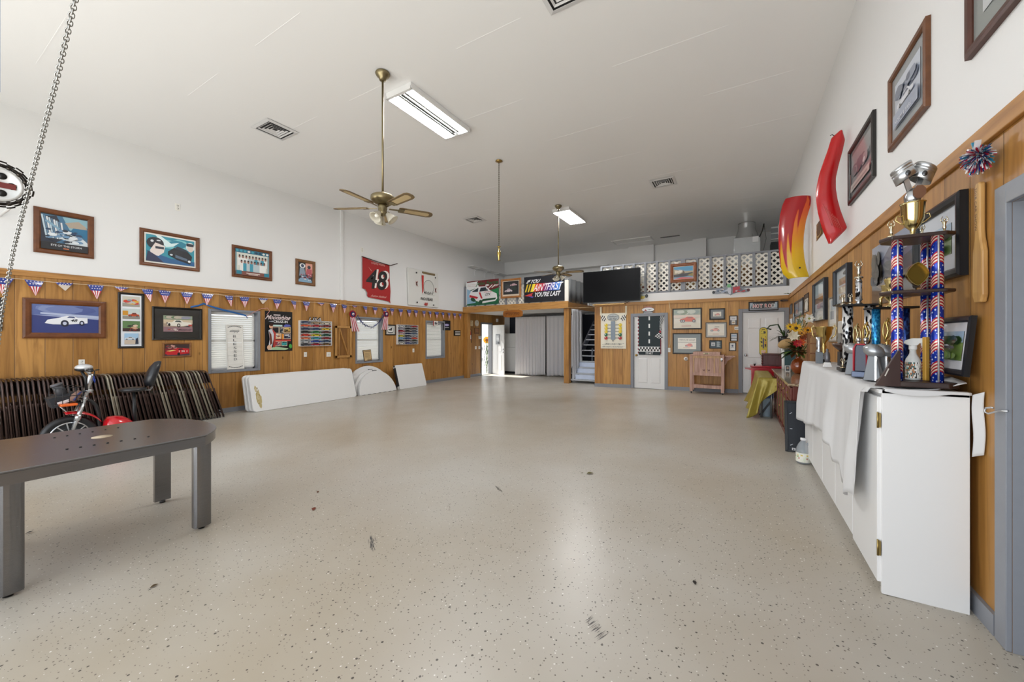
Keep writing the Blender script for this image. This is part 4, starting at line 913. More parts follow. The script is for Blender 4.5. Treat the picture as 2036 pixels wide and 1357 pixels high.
# poster with pin-up and car snapshots
def d_cruise(a):
    a.rect(0, 0, 1, 1, '0E0D10'); a.text('Moonshine', .05, .79, .93, .9, 'E3D2D2', .12, .02); a.rect(.3, .89, .55, .92, 'C9BDBD'); a.text('CRUIZ-IN', .3, .71, .82, .77, 'ECECEC', 0, .02); a.poly([(.12, .74), (.3, .76), (.28, .73)], 'AFB6BE'); a.rect(.27, .62, .62, .66, 'BFE0DC')
    a.poly([(.66, .64), (.74, .68), (.9, .67), (.95, .63), (.7, .61)], '5A62B8')
    for (x0, y0, x1, y1, c, d) in ((.27, .46, .48, .6, '6A2A2C', '1D2026'), (.52, .46, .64, .6, 'C9B8B8', '22323E'), (.67, .47, .92, .6, 'D9BE6A', '8A6A3A'), (.33, .32, .56, .43, '8A4A3A', 'E0B07A'), (.67, .32, .91, .43, 'B8BCC8', '3A4258'), (.34, .14, .53, .24, '4A3A62', '9A3A44'), (.58, .14, .77, .24, '1E4A50', '3AA0A0')):
        a.rect(x0 - .012, y0 - .01, x1 + .012, y1 + .01, 'EBD2B8'); a.rect(x0, y0, x1, y1, d); a.blobs(x0, y0, x1, y1, [c, 'E8E0D8', '1A1A1E'], 6, .3, int(x0 * 100))
    a.rect(.58, .3, .65, .43, 'D98A2C'); a.rect(.32, .25, .92, .29, 'C9453A'); a.poly([(.2, .08), (.3, .12), (.9, .06), (.7, .03), (.2, .04)], 'A8C8A0'); a.ell(.9, .12, .06, .06, '4CA84A'); a.ell(.86, .06, .05, .03, '2A3A30')
    a.poly([(.08, .04), (.14, .3), (.1, .52), (.2, .56), (.3, .5), (.28, .3), (.2, .04)], 'C9CED6'); a.poly([(.16, .15), (.12, .5), (.2, .42), (.24, .2)], '6E3A2A'); a.poly([(.22, .56), (.36, .46), (.34, .1), (.26, .1), (.3, .4)], 'B03A34'); a.ell(.19, .62, .07, .055, 'D3A384', 14); a.ell(.2, .66, .07, .035, '3A1F16', 14); a.ell(.13, .1, .08, .06, 'D9B294', 14)
p, w, h = wallspot('L', (526.5, 618.6, 699.5, 581, 620.5, 698), .001); t = thing('poster', 'black Moonshine Cruiz-In poster with a pin-up and car snapshots', 'poster', p, WR['L']); a = Art(w, h, .4); d_cruise(a); a.mb.box(-w / 2, w / 2, .0003, .004, 0, h, M('111013')); a.build('print', t, (0, -.005, 0))

# toy car racks and every car on them
_carm = {}
def toycar(col):
    if col in _carm: return _carm[col].data
    c = M('#' + col, .3, 0, .5); mb = MB(); l = 1.0
    mb.prism([(-.5, .05), (-.49, .14), (-.28, .18), (-.12, .28), (.14, .28), (.27, .19), (.48, .16), (.5, .05)], -.2, .2, c)
    mb.prism([(-.25, .18), (-.11, .265), (.13, .265), (.24, .19)], -.205, .205, M('1D2530', .2))
    for x in (-.3, .3):
        for y in (-.21, .21): mb.cyl((x, y * .9, .07), (x, y * 1.05, .07), .07, M('121214', .6), 10)
    o = mb.build('toy_car', bevel=.01); _carm[col] = o; o['_proto'] = 1; return o.data
ROW = ['top', 'second', 'third', 'fourth', 'fifth', 'sixth', 'seventh', 'bottom']
def rack(label, q, rows, words, sign=None):
    p, w, h = wallspot('L', q, 0); t = thing('display_rack', label, 'display rack', p, WR['L']); d = .075; wm = M('E6E6E6', .4); n = len(rows)
    mb = MB(); mb.box(-w / 2, w / 2, -.008, 0, 0, h, M('DDE0E4', .35)); mb.build('back_panel', t)
    for s in (-1, 1): mb = MB(); mb.box(s * w / 2 - .006, s * w / 2 + .006, -d, 0, 0, h, wm); mb.build('side_panel', t)
    for k in range(n + 1): mb = MB(); mb.box(-w / 2, w / 2, -d, 0, h * k / n - .004, h * k / n + .004, wm); mb.build('shelf', t)
    if sign:
        a = Art(w * .42, .1); a.mb.box(-a.w / 2, a.w / 2, .0005, .02, -.004, .012, M('1A1A1C')); a.text('USA', 0.02, .1, .98, 1, '131316', .1, .03); a.text('USA', .05, .02, 1.0, .8, 'D8D8DA', .1, .0); a.build('usa_lettering', t, (0, -.03, h))
    s = w / 3 * .93
    for r, cols in enumerate(rows):
        for c, (cn, hx) in enumerate(cols):
            me = toycar(hx); o = bpy.data.objects.new('toy_car', me); COL.objects.link(o); m = o.modifiers.new('bevel', 'BEVEL'); m.width = .01; m.limit_method = 'ANGLE'
            sz = min(s, (h / n) / .34); f = s * .97; o.scale = (f, sz * .8, (h / n) * .8 / .28); u = -w / 2 + w * (c + .5) / 3
            o.location = (XL + .042, p.y + u, p.z + h * (n - 1 - r) / n + .005); o.rotation_euler = (0, 0, WR['L'])
            tag(o, '%s toy car on the %s shelf of the %s' % (cn, ROW[r], words), 'toy car', 'toy cars on the ' + words)
rack('white wall rack of toy cars with a USA sign on top', (593.5, 638.5, 688, 656, 639.5, 688), [
    [('slate blue', '5A6480'), ('tan', 'A89070'), ('cream', 'D8CDB8')], [('orange', 'E0592A'), ('red', 'B8282E'), ('maroon', '8A2C30')], [('navy', '2C3456'), ('dark blue', '2A3F66'), ('yellow', 'D9B62C')], [('black', '26221F'), ('green', '2F7D46'), ('brown', '6B3A34')],
    [('red orange', 'D6402A'), ('bright yellow', 'D8C420'), ('dark green', '2A6550')], [('coral', 'D87A55'), ('turquoise', '2E8FA0'), ('dark red', '8F2A2C')], [('silver', 'A9ADB0'), ('royal blue', '26479A'), ('steel blue', '3E5878')], [('charcoal', '3A3D42'), ('crimson', '9A1F2B'), ('bronze', '7A5A30')]], 'rack with the USA sign', True)
rack('smaller toy car rack beside the black square frame, between two windows', (788, 646, 684, 828, 647.5, 685.5), [
    [('white', 'DADADC'), ('grey', '77797E'), ('red', 'A8343A')], [('lilac grey', '9C9AA8'), ('black', '222226'), ('brown grey', '5A4E4C')], [('crimson', 'A02028'), ('dark brown', '3A2A26'), ('slate', '4A5060')], [('pale pink', 'C9A9AC'), ('navy', '2A3558'), ('blue grey', '5C6E86')],
    [('yellow', 'D2C22C'), ('dark grey', '3A3A40'), ('silver', 'A8AAB0')], [('sky blue', '7EA4C4'), ('dark blue', '2E4878'), ('orange red', 'C9482E')], [('charcoal', '2E2E34'), ('plum', '4E3A4A'), ('dark olive', '4A4A38')], [('cream', 'D8D2C4'), ('violet blue', '4A4E86'), ('steel grey', '5E6470')]], 'smaller rack')
for o in _carm.values(): bpy.data.objects.remove(o)

# barn style hatch in the boards
p, w, h = wallspot('L', (665.5, 648, 712, 698, 649, 711), .031); t = thing('wall_hatch', 'pine barn style hatch with diagonal brace on the pilaster', 'hatch', p, WR['L']); WD = wood_plain('hatch_pine', 'C29253'); WB = wood_plain('hatch_board', '8E6230')
mb = MB(); mb.box(-w / 2, w / 2, -.01, 0, 0, h, WB); mb.build('board', t); mb = MB()
for r in ((-w / 2, -w / 2 + .06, 0, h), (w / 2 - .06, w / 2, 0, h), (-w / 2, w / 2, 0, .06), (-w / 2, w / 2, h - .06, h)): mb.box(r[0], r[1], -.03, 0, r[2], r[3], WD)
mb.build('frame', t, bevel=.004); mb = MB(); mb.beam((-w / 2 + .12, -.018, h - .07), (w / 2 - .12, -.018, .07), .02, .06, WD, (0, 1, 0)); mb.beam((-w / 2 + .11, -.018, .07), (-w / 2 + .11, -.018, h - .07), .02, .03, WD, (0, 1, 0)); mb.beam((w / 2 - .11, -.018, .07), (w / 2 - .11, -.018, h - .07), .02, .03, WD, (0, 1, 0)); mb.build('brace', t)

# rosettes, garland, sill board at the second window
def rosette(px, py, r, label, tilt=0):
    c = P(px, py, X=XL + .05); t = thing('rosette', label, 'rosette', c, WR['L'], 'patriotic rosettes over the middle window'); RM = M('A3152A', .5); mb = MB(); n = 36
    for (r1, r0, y, m) in ((r, r * .62, -.012, RM), (r * .66, r * .3, -.022, M('26336E', .5)), (r * .36, 0, -.03, M('D7C3C8', .5))):
        v = []
        for k in range(n * 2): a_ = pi * k / n; dd = .008 * (k % 2); v += [(r1 * cos(a_), y + dd, r1 * sin(a_)), (r0 * cos(a_), y + dd - .004, r0 * sin(a_))]
        mb.add(v, [(2 * k, 2 * ((k + 1) % (2 * n)), 2 * ((k + 1) % (2 * n)) + 1, 2 * k + 1) for k in range(2 * n)], m)
    mb.build('pleated_disc', t); mb = MB(); mb.disc((0, -.036, 0), r * .3, M('E0D4D8', .5)); mb.disc((.01, -.0365, -.01), r * .14, M('B8203A', .5)); mb.build('centre', t); mb = MB()
    for k in range(7):
        x0 = (k - 3) * r * .2; x1 = (k - 3) * r * .34 + tilt; q = [Vector((x0 + (x1 - x0) * j / 6, -.008 + .004 * sin(j + k), -r * .8 - j * .055)) for j in range(8)]; v = []
        for p_ in q: v += [p_ + Vector((-.013, 0, 0)), p_ + Vector((.013, 0, 0))]
        mb.add(v, [(2 * j, 2 * j + 1, 2 * j + 3, 2 * j + 2) for j in range(7)], M('C24A5E' if k % 2 else 'EADADB', .5))
    mb.build('ribbon_tail', t)
rosette(701, 625, .105, 'larger red and blue rosette with striped tails, beside the hatch', .09); rosette(767.5, 625, .1, 'red and blue rosette with striped tails, above the black square frame', -.05)
mb = MB(); R = random.Random(4); GM = [M('3A3F78', .3, .4), M('5A5FA0', .3, .4), M('C9CBE0', .25, .5), M('2A2E5E', .35, .3)]
gp = [P(711, 628, X=XL + .06), P(716, 637, X=XL + .06), P(722, 644, X=XL + .06), P(730, 649, X=XL + .06), P(740, 651, X=XL + .06), P(748, 647, X=XL + .06), (P(755, 640, X=XL + .06)), P(760, 632, X=XL + .06), P(763, 626, X=XL + .06)]
for a_, b_ in zip(gp, gp[1:]):
    for k in range(26):
        c = a_.lerp(b_, R.random()); d = Vector((R.uniform(-1, 1), R.uniform(-1, 1), R.uniform(-1, 1))).normalized() * R.uniform(.03, .06); s = d.cross(Vector((R.uniform(-1, 1), R.uniform(-1, 1), 1))).normalized() * .006
        mb.add([c - s, c + s, c + d + s, c + d - s], [(0, 1, 2, 3)], R.choice(GM))
mb.tube(gp, .008, GM[0], 6); tag(mb.build('tinsel_garland', fixn=False), 'blue and silver tinsel garland swagged between the two rosettes', 'garland')
A, B = P(722.5, 723, X=XL - .04), P(738.5, 723, X=XL - .04); t = thing('sill_plaque', 'wooden plaque with dark lettering leaning on the middle window sill', 'plaque', (XL - .0, (A.y + B.y) / 2, .706), WR['L']); w = .27; h = .32
t.rotation_euler = (Matrix.Rotation(WR['L'], 3, 'Z') @ Matrix.Rotation(radians(-8), 3, 'X') @ Matrix.Rotation(radians(-3), 3, 'Y')).to_euler(); a = Art(w, h, .6); a.mb.box(-w / 2, w / 2, .0005, .02, 0, h, M('4A2C1A', .6)); a.rect(.05, .05, .95, .95, 'CBAE7E'); a.text('Tomorrow', .06, .8, .94, .92, '3A2012', .1, .02); a.text('Grind', .4, .07, .92, .2, '3A2012', .1, .02)
for k in range(5): a.rect(.14, .66 - k * .09, .82 - .08 * (k % 2), .69 - k * .09, '8A6A48')
a.build('board', t)
def d_mustangish(a):
    a.rect(0, 0, 1, 1, 'C9C7C0'); a.ell(.5, .5, .4, .4, '9A9A98'); a.ell(.5, .52, .34, .34, 'E6E6E2'); a.poly([(.2, .5), (.4, .62), (.6, .6), (.75, .5), (.6, .42), (.35, .44)], '3A3A3C'); a.ell(.6, .68, .1, .09, '2A2A2E'); a.rect(.2, .16, .8, .24, '55585A')
picture('square black frame with a round black and grey emblem print', 'L', (766, 645.5, 667, 786, 646.5, 667), .03, .025, M('17110F', .35), d_mustangish)
def d_badge(a): a.rect(0, 0, 1, 1, 'E3DFDA'); a.rect(0, 0, .16, 1, 'A8242C'); a.ell(.58, .55, .28, .3, '4A4A50'); a.ell(.66, .66, .12, .12, 'B8BCC0'); a.rect(.3, .1, .9, .2, 'B9B4AE')
picture('small white and red badge sign over the corner of the far window', 'L', (861, 638.5, 648, 870.5, 639, 648), .0, .01, WHITE, d_badge, name='wall_sign', cat='sign', plane=XL + .03)
def d_ban(a): a.rect(0, 0, 1, 1, '101014'); a.ell(.5, .55, .34, .14, '6E66A0'); a.ell(.5, .55, .26, .08, 'B9B2D6'); a.rect(.24, .27, .78, .32, 'C9C9CE')
picture('black hanging banner with a pale oval emblem beside the far window', 'L', (880.5, 637, 657.5, 895.5, 638.5, 657.5), .0, .01, BLACK, d_ban, name='hanging_banner', cat='banner')
def d_bars(a):
    a.rect(0, 0, 1, 1, '1A1210')
    for v in (.2, .45, .7): a.rect(.22, v, .94, v + .13, 'D8D6D0')
picture('dark wall plaque with three pale bars', 'L', (902, 657, 668, 915.5, 657.5, 669), .0, .015, BLACK, d_bars, name='wall_plaque', cat='plaque')
# things on the boards beyond the post
def d_cert(a): a.rect(0, 0, 1, 1, 'D9C7A0'); a.rect(.45, .78, .6, .86, '6A5A44'); a.rect(.2, .5, .8, .54, 'B8A680'); a.rect(.25, .36, .75, .4, 'B8A680')
picture('pale certificate board on the boards under the mezzanine', 'L', (932, 637, 649, 940.5, 638, 649), .004, .015, M('6A4A2C'), d_cert, name='wall_plaque', cat='plaque')
c = P(947.5, 643, X=XL + .0); t = thing('wall_clock', 'round white clock beside the certificate under the mezzanine', 'clock', c, WR['L']); r = .125; TT = Matrix.Rotation(pi / 2, 4, 'X')
mb = MB(); mb.lathe([(0, .02), (r * .86, .02), (r, .03), (r, 0), (0, 0)], M('DAD4C6', .4), T=TT); mb.build('case', t); mb = MB(); mb.beam((0, -.024, 0), (.02, -.024, .07), .006, .004, BLACK, (0, 1, 0)); mb.beam((0, -.024, 0), (.05, -.024, .02), .007, .004, BLACK, (0, 1, 0)); mb.build('hand', t)
t = thing('fire_extinguisher', 'red fire extinguisher hung on the boards beside the mezzanine post', 'fire extinguisher', P(933.5, 677, X=XL + .09), WR['L']); mb = MB()
mb.lathe([(0, 0), (.055, 0), (.062, .02), (.062, .3), (.05, .35), (.025, .38), (.02, .41), (0, .41)], M('B01A1E', .3, coat=.5)); mb.build('cylinder', t); mb = MB(); mb.lathe([(.0635, .04), (.0635, .2)], M('E4E0DC', .5), a0=-2.0, a1=-1.0); mb.build('label_band', t); mb = MB(); mb.cyl((0, 0, .4), (0, 0, .44), .018, BLACK); mb.beam((-.03, 0, .45), (.08, 0, .47), .02, .015, BLACK); mb.build('valve', t); mb = MB(); mb.tube([(.02, 0, .43), (.08, -.03, .4), (.09, -.03, .25), (.08, -.03, -.02), (.075, -.03, -.1)], .012, BLACK); mb.build('hose', t)
def d_map(a): a.rect(0, 0, 1, 1, '9A6A3C'); a.rect(.55, .55, .7, .7, 'B4482E'); a.poly([(.1, .1), (.9, .1), (.9, .16), (.16, .16), (.16, .9), (.1, .9)], '4A2A18')
picture('small brown wooden frame above the thermostat', 'L', (943.2, 652.5, 664.5, 952.3, 652.5, 664), .02, .015, M('5A3420', .5), d_map)
p, w, h = wallspot('L', (951, 668.5, 674.5, 956.2, 668.5, 674.3)); t = thing('thermostat', 'white thermostat box beside the yard door', 'thermostat', p, WR['L']); mb = MB(); mb.box(-w / 2, w / 2, -.03, 0, 0, h, M('DDDEDF', .4)); mb.build('case', t, bevel=.006); mb = MB(); mb.box(-w * .3, w * .3, -.032, -.03, h * .45, h * .8, M('8E979C', .3)); mb.build('screen', t)

# ---------------------------------------------------------------- bunting
FB = M('22368C', .35, 0, .3); FR_ = M('B31F36', .35, 0, .3); FW = M('E9E4E4', .35, 0, .3)
def bunting():
    t = thing('bunting', 'string of stars and stripes pennants along the rail of the side wall', 'bunting', (XL + .03, 0, 0), WR['L'])
    zs = lambda y: 2.221 + (y - 1.0) * .0045
    mb = MB(); mb.tube([(y, -.012, zs(y) - .008 * sin(y * 5)) for y in [.4 + .25 * k for k in range(46)]], .004, M('D8C6A8', .6), 5); mb.build('string', t)
    for px, st in ((6, 0), (67.5, 0), (126.5, 1), (189.5, 0), (241, 2), (291.7, 3), (327, 0), (370.6, 0), (411.8, 0), (454, 3), (485, 0), (522.7, 1), (550.5, 0), (582.6, 3), (608.4, 0), (637, 2), (661.6, 0), (683.7, 0), (704, 2), (725, 3), (745, 0), (763, 3), (778.7, 0), (796, 0), (812.5, 0), (826, 0), (842, 0), (854, 3), (867.5, 0), (879.6, 3), (892, 0), (903, 0), (914, 0)):
        y = P(px, 560, X=XL + .03).y; w = .19; h = .235; top = zs(y)
        R = random.Random(int(px * 7)); tw = R.uniform(-.02, .02); mb = MB(); sk = R.uniform(-.015, .015) if st != 3 else R.uniform(.02, .05); nar = .78 if st == 3 else 1.0; sc = {0: 1, 1: .55, 2: .3, 3: .98}[st]; w2 = w * nar
        def pt(u, v, e=0): # u -1..1 across, v 0 top..1 tip
            yy = .5 * w2 * u * (1 - v); return (y + yy + sk * v, -.016 - e - .012 * sin(v * 2.6) * (1 + u * .4) + tw * u * (1 - v), top - h * sc * v)
        def quad(u0, u1, v0, v1, m, e=0, tip=False): mb.add([pt(u0, v0, e), pt(u1, v0, e), pt(u1, v1, e), pt(u0, v1, e)], [(0, 1, 2, 3)], m)
        if st == 1:
            quad(-1, 1, 0, .3, FB); quad(-1, 1, .3, .96, M('C9BDB0', .5))
        else:
            for k in range(3): quad(-1, 1, k * .13, (k + 1) * .13, FB)
            for k in range(7):
                for s in range(3): quad(-1 + 2 * k / 7, -1 + 2 * (k + 1) / 7, .39 + s * .19, .39 + (s + 1) * .19, FR_ if k % 2 == 0 else FW)
        for r in range(2 if st != 2 else 1):
            for k in range(5 - r):
                u = -.8 + .4 * k + .2 * r; v = .08 + .16 * r; c = pt(u, v, .0012); q = .011
                mb.add([(c[0] + q * (1 if j % 2 == 0 else .45) * cos(pi / 2 + j * pi / 5), c[1], c[2] + q * (1 if j % 2 == 0 else .45) * sin(pi / 2 + j * pi / 5)) for j in range(10)], [tuple(range(10))], FW)
        mb.build('pennant', t, fixn=False)
bunting()

# ================================================================ folding chairs packed along the side wall
CH = {'brown': (M('4E3D38', .3, .45), M('2C1E1B', .4, .1)), 'beige': (M('9A9282', .35, .3), M('837A6B', .45, .1))}
def chair_proto(kind):
    tm, pm = CH[kind]; t = thing('folding_chair', None, 'chair'); H = .95; w = .235; r = .011
    mb = MB(); p = [(-w, -.016, .0)] + [(-w, -.016, H * .5), (-w, -.016, H - .09)] + [(-w + .09 * (1 - cos(a)), -.016, H - .09 + .09 * sin(a)) for a in (.4, .8, 1.2, pi / 2)] + [(w - .09 * (1 - cos(a)), -.016, H - .09 + .09 * sin(a)) for a in (pi / 2, 1.2, .8, .4)] + [(w, -.016, H - .09), (w, -.016, H * .5), (w, -.016, 0)]
    mb.tube(p, r, tm, 7); mb.build('back_frame', t)
    mb = MB(); w2 = w - .028; mb.tube([(-w2, .006, .02), (-w2, .006, .3), (-w2 - .012, .002, .56), (-w2 - .012, -.002, .6)], r * .9, tm, 6); mb.tube([(w2, .006, .02), (w2, .006, .3), (w2 + .012, .002, .56), (w2 + .012, -.002, .6)], r * .9, tm, 6); mb.tube([(-w2, .006, .1), (w2, .006, .1)], r * .8, tm, 6); mb.build('front_legs', t)
    mb = MB(); mb.box(-.205, .205, -.004, .012, .14, .53, pm); mb.build('seat', t, bevel=.006)
    mb = MB(); mb.box(-.222, .222, -.03, -.014, .72, .925, pm); mb.build('backrest', t, bevel=.006)
    for s in (-1, 1):
        mb = MB(); mb.cyl((s * w, -.016, -.004), (s * w, -.016, .03), .014, M('171514', .6), 8); mb.build('foot_cap', t)
        mb = MB(); mb.beam((s * (w - .014), -.01, .5), (s * (w - .014), .006, .6), .006, .022, tm); mb.build('hinge_bracket', t)
    return t
def chairs():
    pro = {k: chair_proto(k) for k in CH}; used = set(); N = 53; beige = {}
    for px in (217, 226, 321, 328, 352, 359, 378, 387, 397, 403): beige[round((P(px, 745, X=-8.55).y - .93) / .0468)] = 1
    nth = {'brown': 'dark brown', 'beige': 'beige'}
    for i in range(N):
        f = i / (N - 1); k = 'beige' if i in beige and i < N - 1 else 'brown'; yt = .93 + .0455 * i; lean = .05 + .225 * f ** 1.1; ang = math.asin(lean / .95); yb = yt + lean
        loc = (-8.79 + .008 * sin(i * 2.3), yb, fz(-8.79) + .004); rot = (ang, 0, .02 * sin(i * 1.7))
        lab = '%s metal folding chair in the leaning row along the boards' % nth[k]
        if k not in used: used.add(k); o = pro[k]; o.location = loc; o.rotation_euler = rot; o['label'] = lab; o['group'] = nth[k] + ' folding chairs in the row'
        else: o = dup(pro[k], loc, lab, nth[k] + ' folding chairs in the row', rot)
chairs()

# ================================================================ white folding tables leaning on the boards
TW = M('E3E3E2', .42, var=.02, scale=4); TLEG = M('8D9093', .35, .7)
def lean_tab(name, label, poly, y0, xb, ang, th, group, extra=None, cat='folding table'):
    """poly in the table plane: along the wall, up; foot of the face at x = xb"""
    t = thing(name, label, cat, (xb, y0, fz(xb) + .004), 0, group); t.rotation_euler = (Matrix.Rotation(WR['L'], 3, 'Z') @ Matrix.Rotation(-ang, 3, 'X')).to_euler()
    mb = MB(); mb.prism(poly, 0, th, TW); mb.build('tabletop', t, bevel=.006)
    if extra: extra(t)
    return t
def rrect(w, h, r, n=6):
    o = []
    for cx, cz, a in ((w - r, r, -pi / 2), (w - r, h - r, 0), (r, h - r, pi / 2), (r, r, pi)): o += [(cx + r * cos(a + pi / 2 * k / n), cz + r * sin(a + pi / 2 * k / n)) for k in range(n + 1)]
    return o
def legs_long(t):
    for x in (.35, 2.0):
        mb = MB(); mb.tube([(x, .06, .1), (x, .06, .66)], .014, TLEG); mb.tube([(x, .06, .1), (x + .5, .06, .1), (x + .5, .06, .66), (x, .06, .66)], .014, TLEG); mb.build('folded_leg', t)
for k, (lab, dx) in enumerate((('front long white folding table, stained at its near end, leaning', 0), ('long white folding table second in the leaning stack', -.1), ('long white folding table at the back of the leaning stack, touching the boards', -.2))):
    def ex(t, k=k):
        legs_long(t)
        if k == 0:
            mb = MB(); R = random.Random(2)
            for c, n, s in (('B9A877', 12, .09), ('8E7A3A', 9, .05), ('6B5A28', 6, .03), ('C9BC98', 8, .07)):
                for _ in range(n):
                    cx = .10 + abs(R.gauss(0, .03)); cz = .33 + R.gauss(0, .1); q = [(cx + s * .35 * cos(a) * R.uniform(.5, 1), -.0008 - .0001 * R.random(), cz + s * cos(a * 0) * sin(a) * R.uniform(.5, 1.1)) for a in [2 * pi * j / 9 for j in range(9)]]; mb.add(q, [tuple(range(9))], M(c, .7))
            mb.build('brown_stain', t, fixn=False)
    lean_tab('folding_table', lab, rrect(2.46, .76, .07), 4.08 - .02 * k, -8.53 + dx, radians(17 - 1.5 * k), .048, 'long white tables leaning on the boards', ex)
def half(r, n=26): return [(-r, 0), (r, 0)] + [(r * cos(pi * k / n), r * sin(pi * k / n)) for k in range(1, n)]
def handle(r):
    def ex(t):
        mb = MB(); mb.tube([(-.07, .04, r - .02), (-.07, .04, r + .012), (.07, .04, r + .012), (.07, .04, r - .02)], .009, BLACK, 6); mb.build('handle', t); mb = MB()
        for k in range(7): mb.box(-r + .08 + k * r * .28, -r + .17 + k * r * .28, .0, .06, -.012, .01, M('3A3A3C', .5))
        mb.build('hinge', t); mb = MB(); mb.prism([(x, z * .995) for x, z in half(r * .995)], .055, .1, TW); mb.build('folded_half', t, bevel=.006)
    return ex
lean_tab('folding_table', 'front half-moon folded round white table, leaning', half(.63), 7.30, -8.58, radians(15), .045, 'folded round white tables', handle(.63))
lean_tab('folding_table', 'half-moon folded white table squeezed between two others, black handle on top', half(.66), 7.26, -8.70, radians(14), .045, 'folded round white tables', handle(.66))
lean_tab('folding_table', 'largest half-moon folded white table, against the boards under the middle window', half(.76), 7.22, -8.83, radians(12), .045, 'folded round white tables', handle(.76))
def ex(t):
    mb = MB(); mb.prism(rrect(1.13, .74, .04), .06, .105, TW); mb.build('folded_half', t, bevel=.006); mb = MB(); mb.box(-.004, .0, .0, .1, .1, .66, M('2A2A2C')); mb.box(-.006, .002, .02, .08, .68, .73, M('2A2A2C')); mb.build('edge_hinge', t); mb = MB(); mb.tube([(.47, .05, .735), (.47, .05, .755), (.62, .05, .755), (.62, .05, .735)], .009, BLACK, 6); mb.build('handle', t)
lean_tab('folding_table', 'rectangular folded white table leaning alone under the far window', rrect(1.13, .74, .04), 8.10, -8.62, radians(17), .045, None, ex)

# ================================================================ steel table in the foreground
def steel_table():
    t = thing('steel_table', 'dark steel table with a rounded end, standing close to the camera', 'table', (-3.92, .45, 0)); zt = .65; m, n, L, b = nodes('brushed_steel')
    tc = n.new('ShaderNodeTexCoord'); mp = n.new('ShaderNodeMapping'); mp.inputs['Scale'].default_value = (90, 1.0, 90); L.new(tc.outputs['Object'], mp.inputs[0]); no = n.new('ShaderNodeTexNoise'); no.inputs['Scale'].default_value = 3; no.inputs['Detail'].default_value = 5; L.new(mp.outputs[0], no.inputs['Vector'])
    L.new(mix_(n, L, no.outputs['Fac'], lin('77777A'), lin('8C8C8F')), b.inputs['Base Color']); b.inputs['Metallic'].default_value = 1.0
    r = n.new('ShaderNodeMapRange'); r.inputs[3].default_value = .2; r.inputs[4].default_value = .3; L.new(no.outputs['Fac'], r.inputs[0]); L.new(r.outputs[0], b.inputs['Roughness'])
    y0 = -1.35; yk = .87; hw = .535
    o = []
    arc = []
    for k in range(0, 25):
        x = hw * cos(pi * k / 24); arc.append((x, yk - .02 + .20 * (1 - abs(x / hw) ** 2.6)))
    o = [(-hw, y0), (hw, y0)] + arc
    mb = MB(); mb.slab(o, zt - .012, zt, m); mb.build('tabletop', t, bevel=.004)
    mb = MB(); i = [(x * .985, y - .012 if y > 0 else y + .012) for x, y in o]; N = len(i)
    v = [(x, y, z) for z in (zt - .078, zt - .013) for x, y in i]; mb.add(v, [(k, (k + 1) % N, N + (k + 1) % N, N + k) for k in range(N)], m); mb.build('apron', t, solid=.012)
    for (x, y, ln) in ((.43, .855, 1), (-.45, .90, 1), (.43, -.035, 1), (-.45, -.05, 1)):
        mb = MB(); fzz = fz(-3.92 + x); q = []
        for k in range(9): a = -pi / 2 + pi * k / 8; q.append((x + .02 + .022 * cos(a) if x > 0 else x - .02 - .022 * cos(a), y + .055 * sin(a)))
        q += [(x - (.012 if x > 0 else -.012), y + .055), (x - (.012 if x > 0 else -.012), y - .055)]
        mb.slab(q if x > 0 else q, fzz + .02, zt - .014, m); lg = mb.build('leg', t); mb = MB(); mb.cyl((x, y, fzz), (x, y, fzz + .022), .02, BLACK, 12); mb.build('foot', lg)
    mb = MB()
    for k in range(7): p = P(133 + (295 - 133) * k / 6, 894 + (869 - 894) * k / 6, Z=zt); mb.cyl((p.x + 3.92, p.y - .45, zt), (p.x + 3.92, p.y - .45, zt + .004), .007, M('2A2826', .4, .6), 8)
    for k in range(6): p = P(108 + (235 - 108) * k / 5, 871 + (851 - 871) * k / 5, Z=zt); mb.cyl((p.x + 3.92, p.y - .45, zt), (p.x + 3.92, p.y - .45, zt + .004), .006, M('2A2826', .4, .6), 8)
    mb.build('bolt_head', t); p = P(203, 869, Z=zt); mb = MB(); mb.cyl((p.x + 3.92, p.y - .45, zt), (p.x + 3.92, p.y - .45, zt + .0015), .055, M('B8A78E', .6), 24); mb.build('round_sticker', t)
steel_table()

